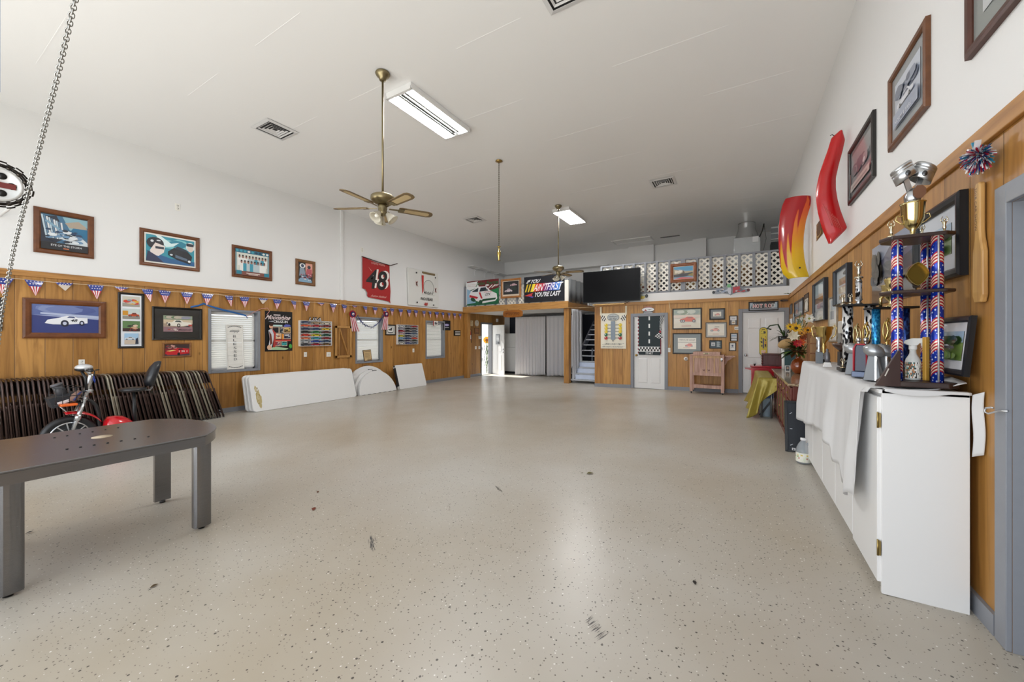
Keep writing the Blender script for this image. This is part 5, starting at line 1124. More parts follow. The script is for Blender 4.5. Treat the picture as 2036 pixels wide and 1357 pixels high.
# ================================================================ scooter in front of the chairs
def scooter():
    SX = -7.5; g = lambda x, y, dx=0: P(x, y, X=SX) + Vector((dx, 0, 0)); t = thing('kick_scooter', 'red and silver stand-up scooter with saddle in front of the folding chairs', 'scooter', (SX, 0, fz(SX))); O = t.location.copy(); RED = M('C31320', .2, 0, .8); SV = M('C9CCD0', .22, .9); BK = M('17181B', .45)
    def B(mb, nm, **k): o = mb.build(nm, None, **k); o.parent = t; o.location = -O; return o
    c = g(138, 868); r = .262; TX = Matrix.Translation(c) @ Matrix.Rotation(pi / 2, 4, 'Y')
    mb = MB(); mb.tube([TX @ Vector((r * .85 * cos(2 * pi * k / 36), r * .85 * sin(2 * pi * k / 36), 0)) for k in range(36)], .045, BK, 10, True); w_ = B(mb, 'front_tyre')
    mb = MB(); mb.lathe([(r * .66, -.03), (r * .72, -.03), (r * .74, 0), (r * .72, .03), (r * .66, .03)], SV, n=36, T=TX, cap=False); mb.lathe([(0, .035), (.05, .035), (.06, 0), (.05, -.035), (0, -.035)], M('3A4048', .3, .6), T=TX)
    mb.lathe([(0, -.004), (r * .66, -.004)], M('24272B', .5), n=30, T=TX, cap=False)
    for k in range(12):
        a = 2 * pi * k / 12; mb.beam(TX @ Vector((.05 * cos(a), .05 * sin(a), .0)), TX @ Vector((r * .68 * cos(a + .15), r * .68 * sin(a + .15), 0)), .013, .02, SV, (1, 0, 0))
    mb.lathe([(r * .4, -.01), (r * .44, 0), (r * .4, .01)], SV, n=30, T=TX, cap=False); B(mb, 'front_wheel')
    mb = MB()
    for s in (-.075, .075): mb.tube([g(141, 857, s), g(153, 826, s), g(165, 793, s * .8)], [.022, .024, .026], SV, 10); mb.tube([g(150, 836, s), g(153.5, 823, s)], .033, SV, 10)
    mb.cyl(g(165, 793, -.08), g(165, 793, .08), .03, SV, 10); mb.build; B(mb, 'fork')
    mb = MB(); mb.tube([g(164, 800), g(175, 768), g(181, 748), g(181, 744)], [.03, .032, .03, .03], SV, 12); mb.tube([g(174, 781), g(177, 774)], .045, SV, 12); mb.tube([g(180, 748), g(177, 741), g(170, 737), g(166, 735)], .02, M('D8D9DB', .25, .8), 8); B(mb, 'steering_stem')
    mb = MB(); mb.tube([g(166, 735, -.3), g(166, 735, .3)], .016, SV, 8)
    for s in (-1, 1): mb.tube([g(166, 735, s * .2), g(167, 735, s * .33)], .022, BK, 8)
    mb.tube([g(178, 735, .25), g(186, 734, .25)], .008, BK, 6); B(mb, 'handlebar')
    mb = MB(); mb.ball(g(166, 731, .02), (.1, .085, .045), M('D4D6D8', .3, .3)); mb.ball(g(165, 734.5, .03), (.09, .085, .032), BK); B(mb, 'instrument_pod')
    mb = MB(); mb.tube([g(160, 739, .06), g(167, 752, .08), g(168, 776, .08)], .016, BK, 8); mb.tube([g(187, 737, .02), g(187, 748, .02)], .006, BK, 5); mb.tube([g(186, 748, .02), g(185, 756, .03), g(187, 762, .03), g(188, 754, .03)], .007, M('27419A', .4), 5); B(mb, 'control_cable')
    v = []; mb = MB(); N = 14                                      # front mudguard
    for k in range(N + 1):
        a = radians(82) + radians(66) * k / N; rr = r * 1.24
        for s in (-.075, 0, .075): v.append((c.x + s, c.y - rr * cos(a), c.z + rr * sin(a) - abs(s) * .35))
    mb.add(v, [(3 * k + j, 3 * k + j + 1, 3 * k + j + 4, 3 * k + j + 3) for k in range(N) for j in range(2)], RED, True); B(mb, 'front_mudguard', solid=.006)
    mb = MB(); q = [g(105, 773, d) for d in (-.15, .15)]; 
    x0, x1 = g(104, 775), g(157, 775); z0, z1 = g(108, 804).z, g(104, 772).z
    for s in (-.17, .17):
        for zz in (z0, (z0 + z1) / 2, z1): mb.tube([(SX + s, x0.y, zz), (SX + s, x1.y, zz)], .005, BK, 5)
        for k in range(5): mb.tube([(SX + s, x0.y + (x1.y - x0.y) * k / 4, z0), (SX + s, x0.y + (x1.y - x0.y) * k / 4, z1)], .004, BK, 5)
    for yy in (x0.y, x1.y):
        for zz in (z0, z1): mb.tube([(SX - .17, yy, zz), (SX + .17, yy, zz)], .005, BK, 5)
    for k in range(6): mb.tube([(SX - .17 + .068 * k, x0.y, z0), (SX - .17 + .068 * k, x1.y, z0)], .004, BK, 5)
    B(mb, 'basket')
    mb = MB(); mb.tube([g(112, 803), g(128, 816), g(146, 830)], .008, M('C9CACC', .3, .8), 6); mb.tube([g(157, 800), g(167, 785)], .008, BK, 6); B(mb, 'basket_stay')
    mb = MB(); mb.box(-.1, .1, -.075, .075, -.016, .016, M('D8601E', .3), Matrix.Translation(g(129, 803, .12))); B(mb, 'orange_reflector', bevel=.012)
    mb = MB(); mb.tube([g(168, 796), g(180, 797), g(190, 806), g(196, 822), g(197, 846), g(205, 868), g(260, 872)], .022, BK, 10); mb.box(SX - .12, SX + .12, g(200, 860).y, g(285, 860).y, fz(SX) + .16, fz(SX) + .19, BK); B(mb, 'frame')
    # battery housing: lofted red shell
    sec = [(204, 850, .02), (206, 838, .08), (213, 829, .12), (228, 826.5, .14), (243, 827, .14), (256, 832, .12), (264, 838, .09), (268, 846, .03)]; zb = g(230, 866).z; v = []; mb = MB(); n = 10
    for (x, y, w) in sec:
        p = g(x, y)
        for k in range(n + 1): a = pi * k / n; v.append((SX + w * cos(a), p.y, zb + (p.z - zb) * max(sin(a), 0) ** .6))
    mb.add(v, [(i * (n + 1) + k, i * (n + 1) + k + 1, (i + 1) * (n + 1) + k + 1, (i + 1) * (n + 1) + k) for i in range(len(sec) - 1) for k in range(n)], RED, True); B(mb, 'red_body_shell')
    mb = MB(); cr = g(262, 876); TR = Matrix.Translation(cr) @ Matrix.Rotation(pi / 2, 4, 'Y'); mb.tube([TR @ Vector((r * .82 * cos(2 * pi * k / 32), r * .82 * sin(2 * pi * k / 32), 0)) for k in range(32)], .042, BK, 8, True); mb.lathe([(0, .03), (r * .64, .03), (r * .68, 0), (r * .64, -.03), (0, -.03)], M('6A6D72', .35, .6), T=TR); B(mb, 'rear_wheel')
    mb = MB(); mb.tube([g(268, 846), g(267, 815), g(266, 778)], [.024, .024, .018], BK, 10); B(mb, 'seat_post')
    mb = MB(); s0 = g(264, 775); mb.lathe([(0, -.03), (.1, -.03), (.15, -.012), (.155, .01), (.13, .028), (0, .032)], M('1B1D21', .4, coat=.2), tuple(s0)); mb.cyl(g(241, 776), g(290, 776), .012, BK); B(mb, 'saddle')
    mb = MB(); pts = [(294, 767, .07, .06), (293, 757, .1, .085), (298, 743, .1, .085), (304, 730, .08, .075), (310, 720, .05, .05), (312, 718, .02, .02)]; v = []; n = 12
    for (x, y, wx, wy) in pts:
        p = g(x + 4, y)
        for k in range(n): a = 2 * pi * k / n; v.append((SX + wx * cos(a), p.y + wy * .8 * sin(a), p.z))
    mb.add(v, [(i * n + k, i * n + (k + 1) % n, (i + 1) * n + (k + 1) % n, (i + 1) * n + k) for i in range(len(pts) - 1) for k in range(n)] + [tuple(range(n))[::-1], tuple((len(pts) - 1) * n + k for k in range(n))], M('1A1C22', .4, coat=.2), True); B(mb, 'back_cushion')
    mb = MB()
    for d in (-.02, .02): mb.tube([g(284, 776, d), g(298, 776, d), g(303, 768, d)], .007, SILVER, 6)
    B(mb, 'back_bracket')
    # things lying in the basket
    mb = MB(); mb.box(-.12, .1, -.11, .12, -.08, .05, M('22262C', .6), Matrix.Translation(g(121, 793)) @ Matrix.Rotation(.3, 4, 'X')); mb.box(.101, .104, -.06, .05, -.055, -.02, M('D9DADC', .5), Matrix.Translation(g(121, 793)) @ Matrix.Rotation(.3, 4, 'X')); tag(mb.build('box', bevel=.01), 'black box with white label in the scooter basket', 'box')
    mb = MB(); mb.cyl(g(110, 765, .05), g(128, 792, .02), .05, M('3A3A3E', .5), 12); mb.cyl(g(109, 763.5, .05), g(111, 767, .05), .056, M('55555A', .5), 12); tag(mb.build('flashlight'), 'dark tube shaped torch sticking out of the scooter basket', 'torch')
    mb = MB(); mb.tube([g(138, 797, .12), g(146, 786, .12), g(155, 778, .1)], [.035, .045, .03], M('8A6A5C', .6), 8); mb.tube([g(140, 795, .16), g(149, 783, .15), g(156, 778, .12)], .012, M('2E3A70', .5), 6); tag(mb.build('cap'), 'tan and blue cap stuffed in the scooter basket', 'cap')
scooter()

# leaves and bits on the floor
R = random.Random(6)
for nm, lab, px, py, s, c in (('leaf', 'reddish brown leaf on the floor, nearest the steel table', 624, 1014, .05, '6A2A14'), ('leaf', 'tiny curled brown leaf behind the reddish leaf on the floor', 632, 980, .03, '5A3420'), ('leaf', 'small pointed brown leaf on the floor in front of the steel table', 306, 1168, .035, '4A3A22'), ('leaf', 'olive green leaf scrap in the middle of the floor', 1173, 943, .07, '5A521E'), ('leaf', 'thin olive leaf scrap beside the bigger green scrap', 1157, 942.5, .03, '5A521E'), ('leaf', 'black bug-like scrap on the floor before the white cabinet', 1381, 1161, .03, '1C1612'), ('leaf', 'dark sliver on the floor under the steel table', 58, 1061, .035, '1E1A16')):
    p = P(px, py); mb = MB(); a0 = R.uniform(0, 3); v = []
    for k in range(7):
        f = k / 6; w = .34 * s * sin(pi * min(max(f, .05), .97)); x = (f - .5) * s
        for q in (-w, 0, w): v.append((x * cos(a0) - q * sin(a0), x * sin(a0) + q * cos(a0), .003 + abs(q) * .35 + .006 * f))
    mb.add(v, [(3 * k + j, 3 * k + j + 1, 3 * k + j + 4, 3 * k + j + 3) for k in range(6) for j in range(2)], M(c, .5), True)
    o = tag(mb.build(nm, loc=p), lab, 'leaf', 'leaves on the floor')
# ================================================================ mezzanine banners
def onmezz(q, y=.05):
    """pixel box -> local x of the mezzanine front, width, z0, height"""
    n = Vector((-sin(MZR), cos(MZR), 0)); o = MZ + n * (y)
    def hit(px, py):
        d = ray(px, py); k = o.dot(n) / d.dot(n); return d * k + Vector((0, 0, CZ))
    x0, t0, b0, x1, t1, b1 = q; A, B, C, D = hit(x0, t0), hit(x0, b0), hit(x1, t1), hit(x1, b1); ux = Vector((cos(MZR), sin(MZR), 0))
    zb = (B.z + D.z) / 2; return (A + C) / 2, (C - A).dot(ux), zb, (A.z + C.z) / 2 - zb
def flat_on_mezz(name, label, cat, q, draw, y=.04, rough=.7):
    c, w, zb, h = onmezz(q, y); t = thing(name, label, cat, (c.x, c.y, zb), MZR); a = Art(w, h, rough); draw(a); a.mb.box(-w / 2, w / 2, .0004, .004, 0, h, M('24242A', .8)); a.build('cloth', t); return t
def d_force(a):
    a.rect(0, 0, 1, 1, '16603E'); a.poly([(0, 1), (1, 1), (1, .62), (.55, .55), (.3, .8), (0, .9)], '6A1E24'); a.poly([(.75, .55), (1, .65), (1, .3)], '1C7A48'); a.poly([(0, .95), (.36, .97), (.4, .72), (0, .6)], 'E4E6E6'); a.text('John Force', .31, .76, .98, .95, '1E5A34', .05, .03); a.poly([(0, .7), (.16, .6), (.3, .1), (.02, .06)], '8FB4D0')
    for k, v in enumerate((.84, .78)): a.text('Funny Car Champion', .04, v, .3, v + .03, 'B83A44')
    a.car34(.52, .4, .88, .72, 'E6E6E8', 'B5212C', '23303A', '12462E'); a.text('GTX', .6, .36, .76, .46, '22262A', .1, .02); a.text('Castrol', .56, .49, .8, .54, 'B8333C', .1); a.text('JF', .68, .62, .95, .78, 'E6DEDC', .5); a.ell(.66, .78, .06, .04, 'D8D0D0'); a.rect(.0, .02, .02, 1, 'E6E6E6')
flat_on_mezz('racing_banner', 'green and red banner with a white funny car on the mezzanine front', 'banner', (927.5, 561, 608, 991.5, 554, 605), d_force)
def d_first(a):
    a.rect(0, 0, 1, 1, '12131C'); a.text('IF YOU', .08, .74, .4, .88, 'E9E9EC', .18, .025); a.text("YOU'RE LAST", .27, .2, .9, .38, 'E9E9EC', .05, .025)
    cs = ['D9B92E', '2A2A20', 'E6C42E', '1E1E1C', 'E8D23A', 'F0E040', 'D9541E', 'C42A20', 'B0203A', '7A2060', '4A2A80', '2E3EA0', '3A68C4', '5A8ED8']
    for k, c in enumerate(cs): u = .02 + k * .036 if k < 6 else .236 + (k - 6) * .081; wd_ = .036 if k < 6 else .082; a.poly([(u, .41), (u + wd_, .41), (u + wd_ + .06, .71), (u + .06, .71)], c)
    a.text("AIN'T", .27, .43, .6, .7, 'F2F2F4', .2, .006); a.text('FIRST', .6, .43, .95, .7, 'F2F2F4', .16, .006); a.poly([(.01, .27), (.24, .37), (.2, .27), (.25, .2)], 'C23A3A'); a.poly([(.1, .25), (.25, .22), (.22, .17)], '3A4AA8')
flat_on_mezz('racing_flag', "black IF YOU AIN'T FIRST YOU'RE LAST flag on the mezzanine front", 'flag', (1042, 549, 603, 1122.5, 547, 597.5), d_first)
c, w, zb, h = onmezz((996.5, 557, 594, 1036.5, 552, 592), .03); t = thing('framed_picture', 'oak framed dark print of two pale race cars between the mezzanine banners', 'framed picture', (c.x, c.y, zb), MZR); mb = MB(); ring(mb, w, h, .07, .035, OAK); mb.build('frame', t)
mb = MB(); mb.box(-w / 2 + .07, w / 2 - .07, -.012, -.001, .07, h - .07, M('D9C9B4')); mb.build('mat_board', t); a = Art(w - .2, h - .22, .4, .5); a.rect(0, 0, 1, 1, '17181B'); a.blobs(.05, .1, .95, .9, ['2A2D30', '22302A', '33343A'], 14, .2, 3); a.car(.35, .3, .5, .3, 'CFC2C8', 'A08A94'); a.car(.68, .72, .44, .22, 'C9A2A8', '8A7A84'); a.build('picture', t, (0, -.014, .13))
c, w, zb, h = onmezz((1001, 618.5, 633, 1039, 616, 630), -.04); t = thing('carved_sign', 'carved live-edge wooden sign hanging under the mezzanine beam', 'sign', (c.x, c.y, zb), MZR); R = random.Random(3); o = []
for k in range(28): an = 2 * pi * k / 28; o.append((w / 2 * (1 + .03 * R.uniform(-1, 1)) * (abs(cos(an)) ** .45) * (1 if cos(an) > 0 else -1), h / 2 + h / 2 * (abs(sin(an)) ** .45) * (1 if sin(an) > 0 else -1)))
mb = MB(); mb.prism(o, -.03, .03, wood_plain('carved_log', 'A5641E', .45, (3, 8, 8))); mb.build('board', t, bevel=.01); mb = MB()
for k in range(9): x = -w * .36 + k * w * .085; mb.tube([(x + .03 * cos(q), -.032, h / 2 + .05 * sin(q)) for q in (0, .9, 1.9, 2.8, 3.8, 4.7)], .007, M('5E300E', .6), 5)
mb.build('carved_lettering', t); mb = MB()
for x in (-.3, .3): mb.tube([(x * w, 0, h * .98), (x * w, .05, h + .06)], .004, BLACK, 5)
mb.build('hanger', t)

# ================================================================ television over the stairs
t = thing('television', 'large switched-off flat television hung at the stair opening', 'television', (-3.156, 10.86, 2.385)); w = 1.645; h = .915
mb = MB(); mb.box(-w / 2, w / 2, 0, .03, 0, h, M('08080A', .4)); mb.box(-w * .3, w * .3, .03, .07, .1, h * .7, M('08080A', .5)); mb.build('cabinet', t, bevel=.004); mb = MB(); SCR = M('030305', .3); SCR.node_tree.nodes['Principled BSDF'].inputs['Specular IOR Level'].default_value = .12; mb.box(-w / 2 + .012, w / 2 - .012, -.001, .0005, .02, h - .012, SCR); mb.build('screen', t)
mb = MB(); mb.box(-.25, .25, .07, .13, .25, .6, M('1A1A1C', .5)); mb.box(-.6, -.52, .07, .13, .0, .9, M('1A1A1C', .5)); mb.build('wall_mount', t); mb = MB(); mb.tube([(w * .2, .05, .02), (w * .28, .03, -.03), (w * .33, .05, .02)], .007, BLACK); mb.build('cable', t)
mb = MB(); mb.box(-3.69, -2.77, 10.86, YB - .023, 2.31, 2.335, M('C9A468', .5)); tag(mb.build('ledge', bevel=.003), 'thin light wood ledge right under the television', 'shelf')
# drag racing poster hung from strings
p, w, h = wallspot('B', (1194.6, 623.4, 694, 1244.8, 622.5, 693.2), .02); t = thing('poster', 'cream drag racing poster with a starting light tree under the television', 'poster', p, 0)
a = Art(w, h, .6); a.rect(0, 0, 1, 1, 'E6E0CE'); a.rect(.02, .015, .98, .985, 'EBE6D6')
for s in (1, -1):
    for r_ in range(3):
        for c_ in range(5):
            x = .5 + s * (.3 + .038 * c_); y = .93 - r_ * .05 - .0 - .03 * c_ * .1 + .012 * c_ - .07; a.poly([(x, y), (x + s * .038, y + .012), (x + s * .034, y + .058), (x - s * .004, y + .046)], '1C1C1E' if (r_ + c_) % 2 else 'F0EEE8')
a.ell(.5, .88, .24, .1, '54595C'); a.ell(.5, .88, .225, .09, 'B9BFC0'); a.text("Haddock's", .32, .88, .68, .93, '2A2C2E', .2); a.text('Rat Rod', .36, .815, .64, .865, '2A2C2E', .2); a.rect(.41, .25, .58, .77, '8793A0'); a.rect(.475, .2, .51, .25, '6A7078')
for i, c_ in enumerate(('E0C42E', 'E0C42E', 'E0C42E', '1F6A4A', 'B3302E')):
    v = .665 - i * .092
    for s in (1, -1):
        a.rect(min(.5 + s * .09, .5 + s * .22), v - .008, max(.5 + s * .09, .5 + s * .22), v + .008, '4A5660'); a.ell(.5 + s * .28, v, .066, .046, c_); a.ell(.5 + s * .28 - .02, v + .014, .02, .013, 'F0E6C0' if i < 3 else 'D8D8D8')
a.text('DRAG RACING', .14, .105, .86, .15, '4A4C50', .25, .005); a.text("That's what I'm talkin about", .05, .035, .94, .075, '5E6064', .2); a.mb.box(-w / 2, w / 2, .0004, .004, 0, h, M('D8D0BC')); a.build('print', t); mb = MB()
for s in (-1, 1): mb.box(s * w / 2 - .025, s * w / 2 + .025, -.002, .006, h - .06, h + .19, M('E6DCC4', .7))
mb.build('hanging_strap', t)
# road runner style door banner
p, w, h = wallspot('B', (1270, 630, 706, 1313, 629, 706.5), -.004); t = thing('door_banner', 'dark road strip party banner with START line taped to the first white door', 'banner', p, 0); a = Art(w, h, .6)
for k in range(11): a.ell(-.01, .06 + k * .094, .035, .03, '8E2436', 10); (a.ell(1.01, .06 + k * .05, .03, .025, '8E2436', 10) if k < 8 else None)
a.rect(0, 0, 1, 1, '14262C'); a.poly([(1, .42), (.98, .64), (.72, .5)], '2A3E44')
for k in range(4): a.rect(.46, .3 + k * .2, .53, .3 + k * .2 + .105, 'E8EAEA')
a.rect(0, .2, 1, .215, 'E4E6E6'); a.rect(0, .085, 1, .1, 'E4E6E6')
for r_ in range(2):
    for k in range(14): a.rect(k / 14, .1 + r_ * .05, (k + 1) / 14, .15 + r_ * .05, 'ECECEC' if (k + r_) % 2 else '121416')
a.text('START', .33, .015, .68, .07, 'E6E8E8', 0, .02)
def checks(poly, n=7):
    us = [q[0] for q in poly]; vs_ = [q[1] for q in poly]; a.poly(poly, 'E9E9EA')
    for i in range(n):
        for j in range(n):
            u0, u1 = min(us) + (max(us) - min(us)) * i / n, min(us) + (max(us) - min(us)) * (i + 1) / n; v0, v1 = min(vs_) + (max(vs_) - min(vs_)) * j / n, min(vs_) + (max(vs_) - min(vs_)) * (j + 1) / n
            if (i + j) % 2:
                mx_, my_ = (u0 + u1) / 2, (v0 + v1) / 2; ins = False
                for (xa, ya), (xb, yb) in zip(poly, poly[1:] + poly[:1]):
                    if (ya > my_) != (yb > my_) and mx_ < (xb - xa) * (my_ - ya) / (yb - ya) + xa: ins = not ins
                if ins: a.rect(u0, v0, u1, v1, '17181B')
checks([(.71, .48), (.97, .6), (1.17, .38)]); checks([(1.0, 1.0), (1.13, 1.0), (1.16, .88), (1.02, .76), (1.05, .64), (.97, .66), (.98, .8)], 9); a.ell(1.0, .6, .05, .03, 'A32A38')
a.mb.box(-w / 2, w / 2, .0004, .002, 0, h, M('1A2A30')); a.build('print', t)
p, w, h = wallspot('B', (1276, 610.5, 623.5, 1301.5, 610, 623), .001); t = thing('oval_sign', 'white oval winged sign above the first white door', 'sign', p, 0); a = Art(w, h, .4); a.ell(.5, .8, .34, .22, 'B4666A'); a.ell(.5, .55, .5, .34, '3A3A3E'); a.ell(.5, .55, .48, .31, 'E9E9EA'); a.poly([(.2, .38), (.3, .6), (.4, .42), (.45, .32)], 'A02834'); a.poly([(.42, .5), (.9, .68), (.62, .45)], '6A6E74'); a.rect(.1, .12, .9, .26, '2A2A2E'); a.rect(.16, .0, .84, .14, 'B9B9BC'); a.mb.prism([(.5 * w * .96 * cos(2 * pi * k / 24), .55 * h + .33 * h * sin(2 * pi * k / 24)) for k in range(24)], .0005, .012, M('8A8A8E')); a.build('plate', t, (0, -.013, 0))
# cord and switch beside door
mb = MB(); mb.tube([P(1330, 599.5, Y=YB - .03), P(1333, 620, Y=YB - .02), P(1333.5, 660, Y=YB - .02), P(1332.5, 685, Y=YB - .02), P(1330.3, 692, Y=YB - .02)], .006, M('D9C9A4', .6), 6); tag(mb.build('cord'), 'cream cord running down the boards to the switch beside the first door', 'cord')
plate('cream switch box on the boards between the first door and the car prints', 'B', (1328, 692, 700.5, 1333, 692, 700.8), 'switch')

# ================================================================ frames on the back wall
BF = M('15120F', .35)
def wash(a, car=(.52, .45, .6, .3), top=True, col='D9705E', fl=False):
    a.rect(0, 0, 1, 1, 'E2DDCF'); a.rect(0, 0, 1, .25, 'DDD6C4')
    if top: a.rect(0, .7, 1, 1, 'A9B2A2'); a.blobs(0, .7, 1, 1, ['8C9A84', 'C9CEC2', '9AA8A4'], 18, .2, 2); a.rect(0, .55, 1, .7, 'DCCDC0')
    cx, cy, w, h = car
    a.poly([(cx - .5 * w, cy - .1 * h), (cx - .42 * w, cy + .12 * h), (cx - .15 * w, cy + .3 * h), (cx - .02 * w, cy + .52 * h), (cx + .3 * w, cy + .5 * h), (cx + .48 * w, cy + .15 * h), (cx + .5 * w, cy - .2 * h), (cx + .3 * w, cy - .34 * h), (cx - .3 * w, cy - .3 * h)], col)
    a.poly([(cx - .02 * w, cy + .3 * h), (cx + .03 * w, cy + .46 * h), (cx + .26 * w, cy + .44 * h), (cx + .32 * w, cy + .26 * h)], 'A9706A')
    for x in (-.36, -.24, .4): a.ell(cx + x * w, cy - .22 * h, .1 * w, .1 * w * a.w / a.h, '5A5C60', 14); a.ell(cx + x * w, cy - .22 * h, .055 * w, .055 * w * a.w / a.h, 'C9C9C9', 12)
    a.rect(.3, .1, .66, .15, 'C9A49A')
picture('larger black framed red hot rod print, top of the group by the cord', 'B', (1337, 613.5, 655.5, 1395.4, 613, 655.2), .03, .02, BF, wash, coat=.4)
picture('black framed hot rod print with dark mat, behind the cedar cooler', 'B', (1337.3, 663, 704, 1395.4, 662.5, 705), .03, .02, BF, lambda a: (wash(a, (.6, .34, .42, .34), False), a.rect(0, .6, 1, .64, '8A867A'), a.text('Wild in the woods', .06, .78, .94, .9, '5A564E', .1)), .1, '56605E', .5)
picture('small black framed hot rod print, topmost of the middle column', 'B', (1410.3, 614, 636.5, 1441.6, 613.4, 636), .03, .02, BF, lambda a: wash(a, (.5, .4, .7, .5), False, 'D9988C'), .055, '767A7C', .4)
picture('thin grey framed pale hot rod print in the middle of the back wall', 'B', (1402.7, 641.5, 671.5, 1445, 640.5, 672), .018, .02, M('6A6560', .4), lambda a: (a.rect(0, 0, 1, 1, 'DDE0D6'), wash(a, (.42, .5, .56, .3), False, 'E0A498'), a.rect(.42, .75, .7, .79, '8A8C80')), .035, 'A9A9A4', .3)
def d_dark(a): a.rect(0, 0, 1, 1, '3E5058'); a.rect(.12, .28, .46, .78, 'C9CED0'); a.rect(.18, .36, .4, .6, '9AA4A8'); [a.rect(.6, .15 + .13 * k, .92 - .08 * (k % 2), .23 + .13 * k, 'B4C4C8') for k in range(6)]
picture('small dark teal frame with a snapshot and white writing, above the cooler', 'B', (1410.3, 677, 693.5, 1435.4, 677, 693.8), .015, .02, M('20282C', .4), d_dark)
def d_two(a): a.rect(0, 0, 1, 1, '5E5A5C'); a.rect(.06, .52, .94, .96, 'DADADC'); a.rect(.3, .66, .8, .74, 'A9ABB0'); a.rect(.28, .04, .78, .48, 'DADAD2'); a.rect(.36, .16, .68, .34, 'B49A7C')
picture('small narrow frame with two cards, nearest the top of the second door', 'B', (1449.7, 628, 646.8, 1466.4, 627.8, 646.8), .012, .02, M('3A2E2A', .4), d_two)
def d_tagp(a): a.rect(0, 0, 1, 1, 'E6E2D8'); a.rect(.1, .35, .86, .62, '8A8A88')
picture('tiny white label strip on the boards beside the second door', 'B', (1460.2, 650, 656, 1469.5, 650, 656), 0, .006, WHITE, d_tagp, name='wall_sign', cat='sign')
def d_cert2(a): a.rect(0, 0, 1, 1, 'D9DCE0'); a.rect(.1, .6, .9, .84, '9CB4CC'); a.rect(.1, .44, .9, .5, 'A9ACB0'); a.rect(.0, .26, 1, .34, '6A6E74')
picture('small black framed blue and white certificate beside the second door', 'B', (1451.8, 662.7, 679, 1466.7, 662.5, 679.5), .02, .02, BF, d_cert2)
def d_emb(a): a.rect(0, 0, 1, 1, 'E6E6E4'); a.ell(.5, .64, .3, .2, 'C4C9D2'); a.poly([(.34, .66), (.5, .78), (.64, .66), (.54, .46)], '4A5468'); a.rect(.26, .34, .74, .4, 'A9ACB0')
picture('small dark framed white sheet with an emblem, lowest beside the second door', 'B', (1449.2, 681.5, 698, 1463.5, 681.3, 698.3), .018, .02, M('2A1E18', .4), d_emb)
c = P(1363.8, 714, Y=YB); t = thing('round_medallion', 'round white medallion on the boards beside the cooler', 'medallion', c, 0); mb = MB(); mb.lathe([(0, .012), (.045, .012), (.052, 0), (0, 0)], M('E0DED8', .4), T=Matrix.Rotation(pi / 2, 4, 'X')); mb.build('disc', t); a = Art(.04, .06); a.ell(.5, .5, .42, .36, '4A4A4E'); a.build('emblem', t, (0, -.0125, -.03))
def d_hot(a):
    a.rect(0, 0, 1, 1, '2A2C2E'); a.poly([(.0, 0), (.12, 1), (0, 1)], '9AA8B4'); a.poly([(.8, 0), (1, .2), (1, 1), (.93, 1)], 'A9BCC8'); a.poly([(.55, 0), (.8, .25), (1, .3), (1, 0)], '8A97A0')
    for i, ch in enumerate('HOTROD'):
        x = .12 + i * .125 + (.06 if i > 2 else 0); a.text(ch, x - .008, .26, x + .108, .8, 'E6E2E0', 0, .06); a.text(ch, x + .008, .3, x + .092, .76, 'B8463E' if i != 5 else '8A8E92', 0, .02)
picture('black framed HOT ROD sign above the second white door', 'B', (1488.3, 600.5, 619, 1547.8, 599, 617.5), .025, .025, BF, d_hot, coat=.8)
mb = MB(); p = P(1561, 597.5, Y=YB - .06); mb.box(p.x - .05, p.x + .05, p.y, p.y + .06, p.z - .02, p.z + .02, M('3A2618', .5)); mb.cyl((p.x - .09, p.y + .03, p.z), (p.x - .03, p.y + .03, p.z - .01), .018, BLACK, 10); tag(mb.build('camera_bracket'), 'small dark fitting under the rail in the corner above the second door', 'bracket')
# winged signs on the white band and the picture on the lattice
def wings(label, x0, x1, t_, b_, R_=3, greenish=True):
    A, B = P(x0, b_, Y=YB - .01), P(x1, b_, Y=YB - .01); zt = P(x0, t_, Y=YB - .01).z; w = B.x - A.x; h = zt - A.z; t = thing('winged_sign', label, 'sign', ((A.x + B.x) / 2, YB - .006, A.z)); a = Art(w, h, .35); R = random.Random(R_)
    a.poly([(0, .35), (.12, .5), (.3, .72), (.42, .7), (.5, .8), (.58, .7), (.7, .74), (.88, .5), (1, .45), (.98, .28), (.84, .2), (.66, .28), (.5, .02), (.36, .25), (.14, .18), (.01, .22)], '8E949C')
    a.ell(.04, .34, .04, .12, '26262A'); a.ell(.96, .38, .04, .12, '5A2A2E'); a.blobs(.1, .22, .46, .6, ['C4CAD4', '5A626E', '8A9AB8', 'D8D2C8'], 26, .2, R_); a.blobs(.54, .22, .9, .6, ['C4CAD4', 'B43A40', '5A626E', 'C98A84'], 26, .2, R_ + 1); a.poly([(.56, .2), (.56, .66), (.75, .72), (.72, .45), (.62, .4), (.6, .2)], 'B4343E')
    if greenish: a.ell(.46, .8, .07, .18, '9AA8A0'); a.ell(.46, .8, .055, .14, '6FB27A'); a.poly([(.4, .5), (.44, .66), (.5, .66), (.52, .45), (.5, .1), (.46, .1)], 'C9CCD6')
    a.mb.prism([((u - .5) * w, v * h) for u, v in [(.05, .35), (.5, .7), (.95, .4), (.5, .1)]], .0005, .005, M('8A8E94')); a.build('plate', t)
wings('colourful winged tin sign on the white band under the lattice', 1416, 1491, 566, 590)
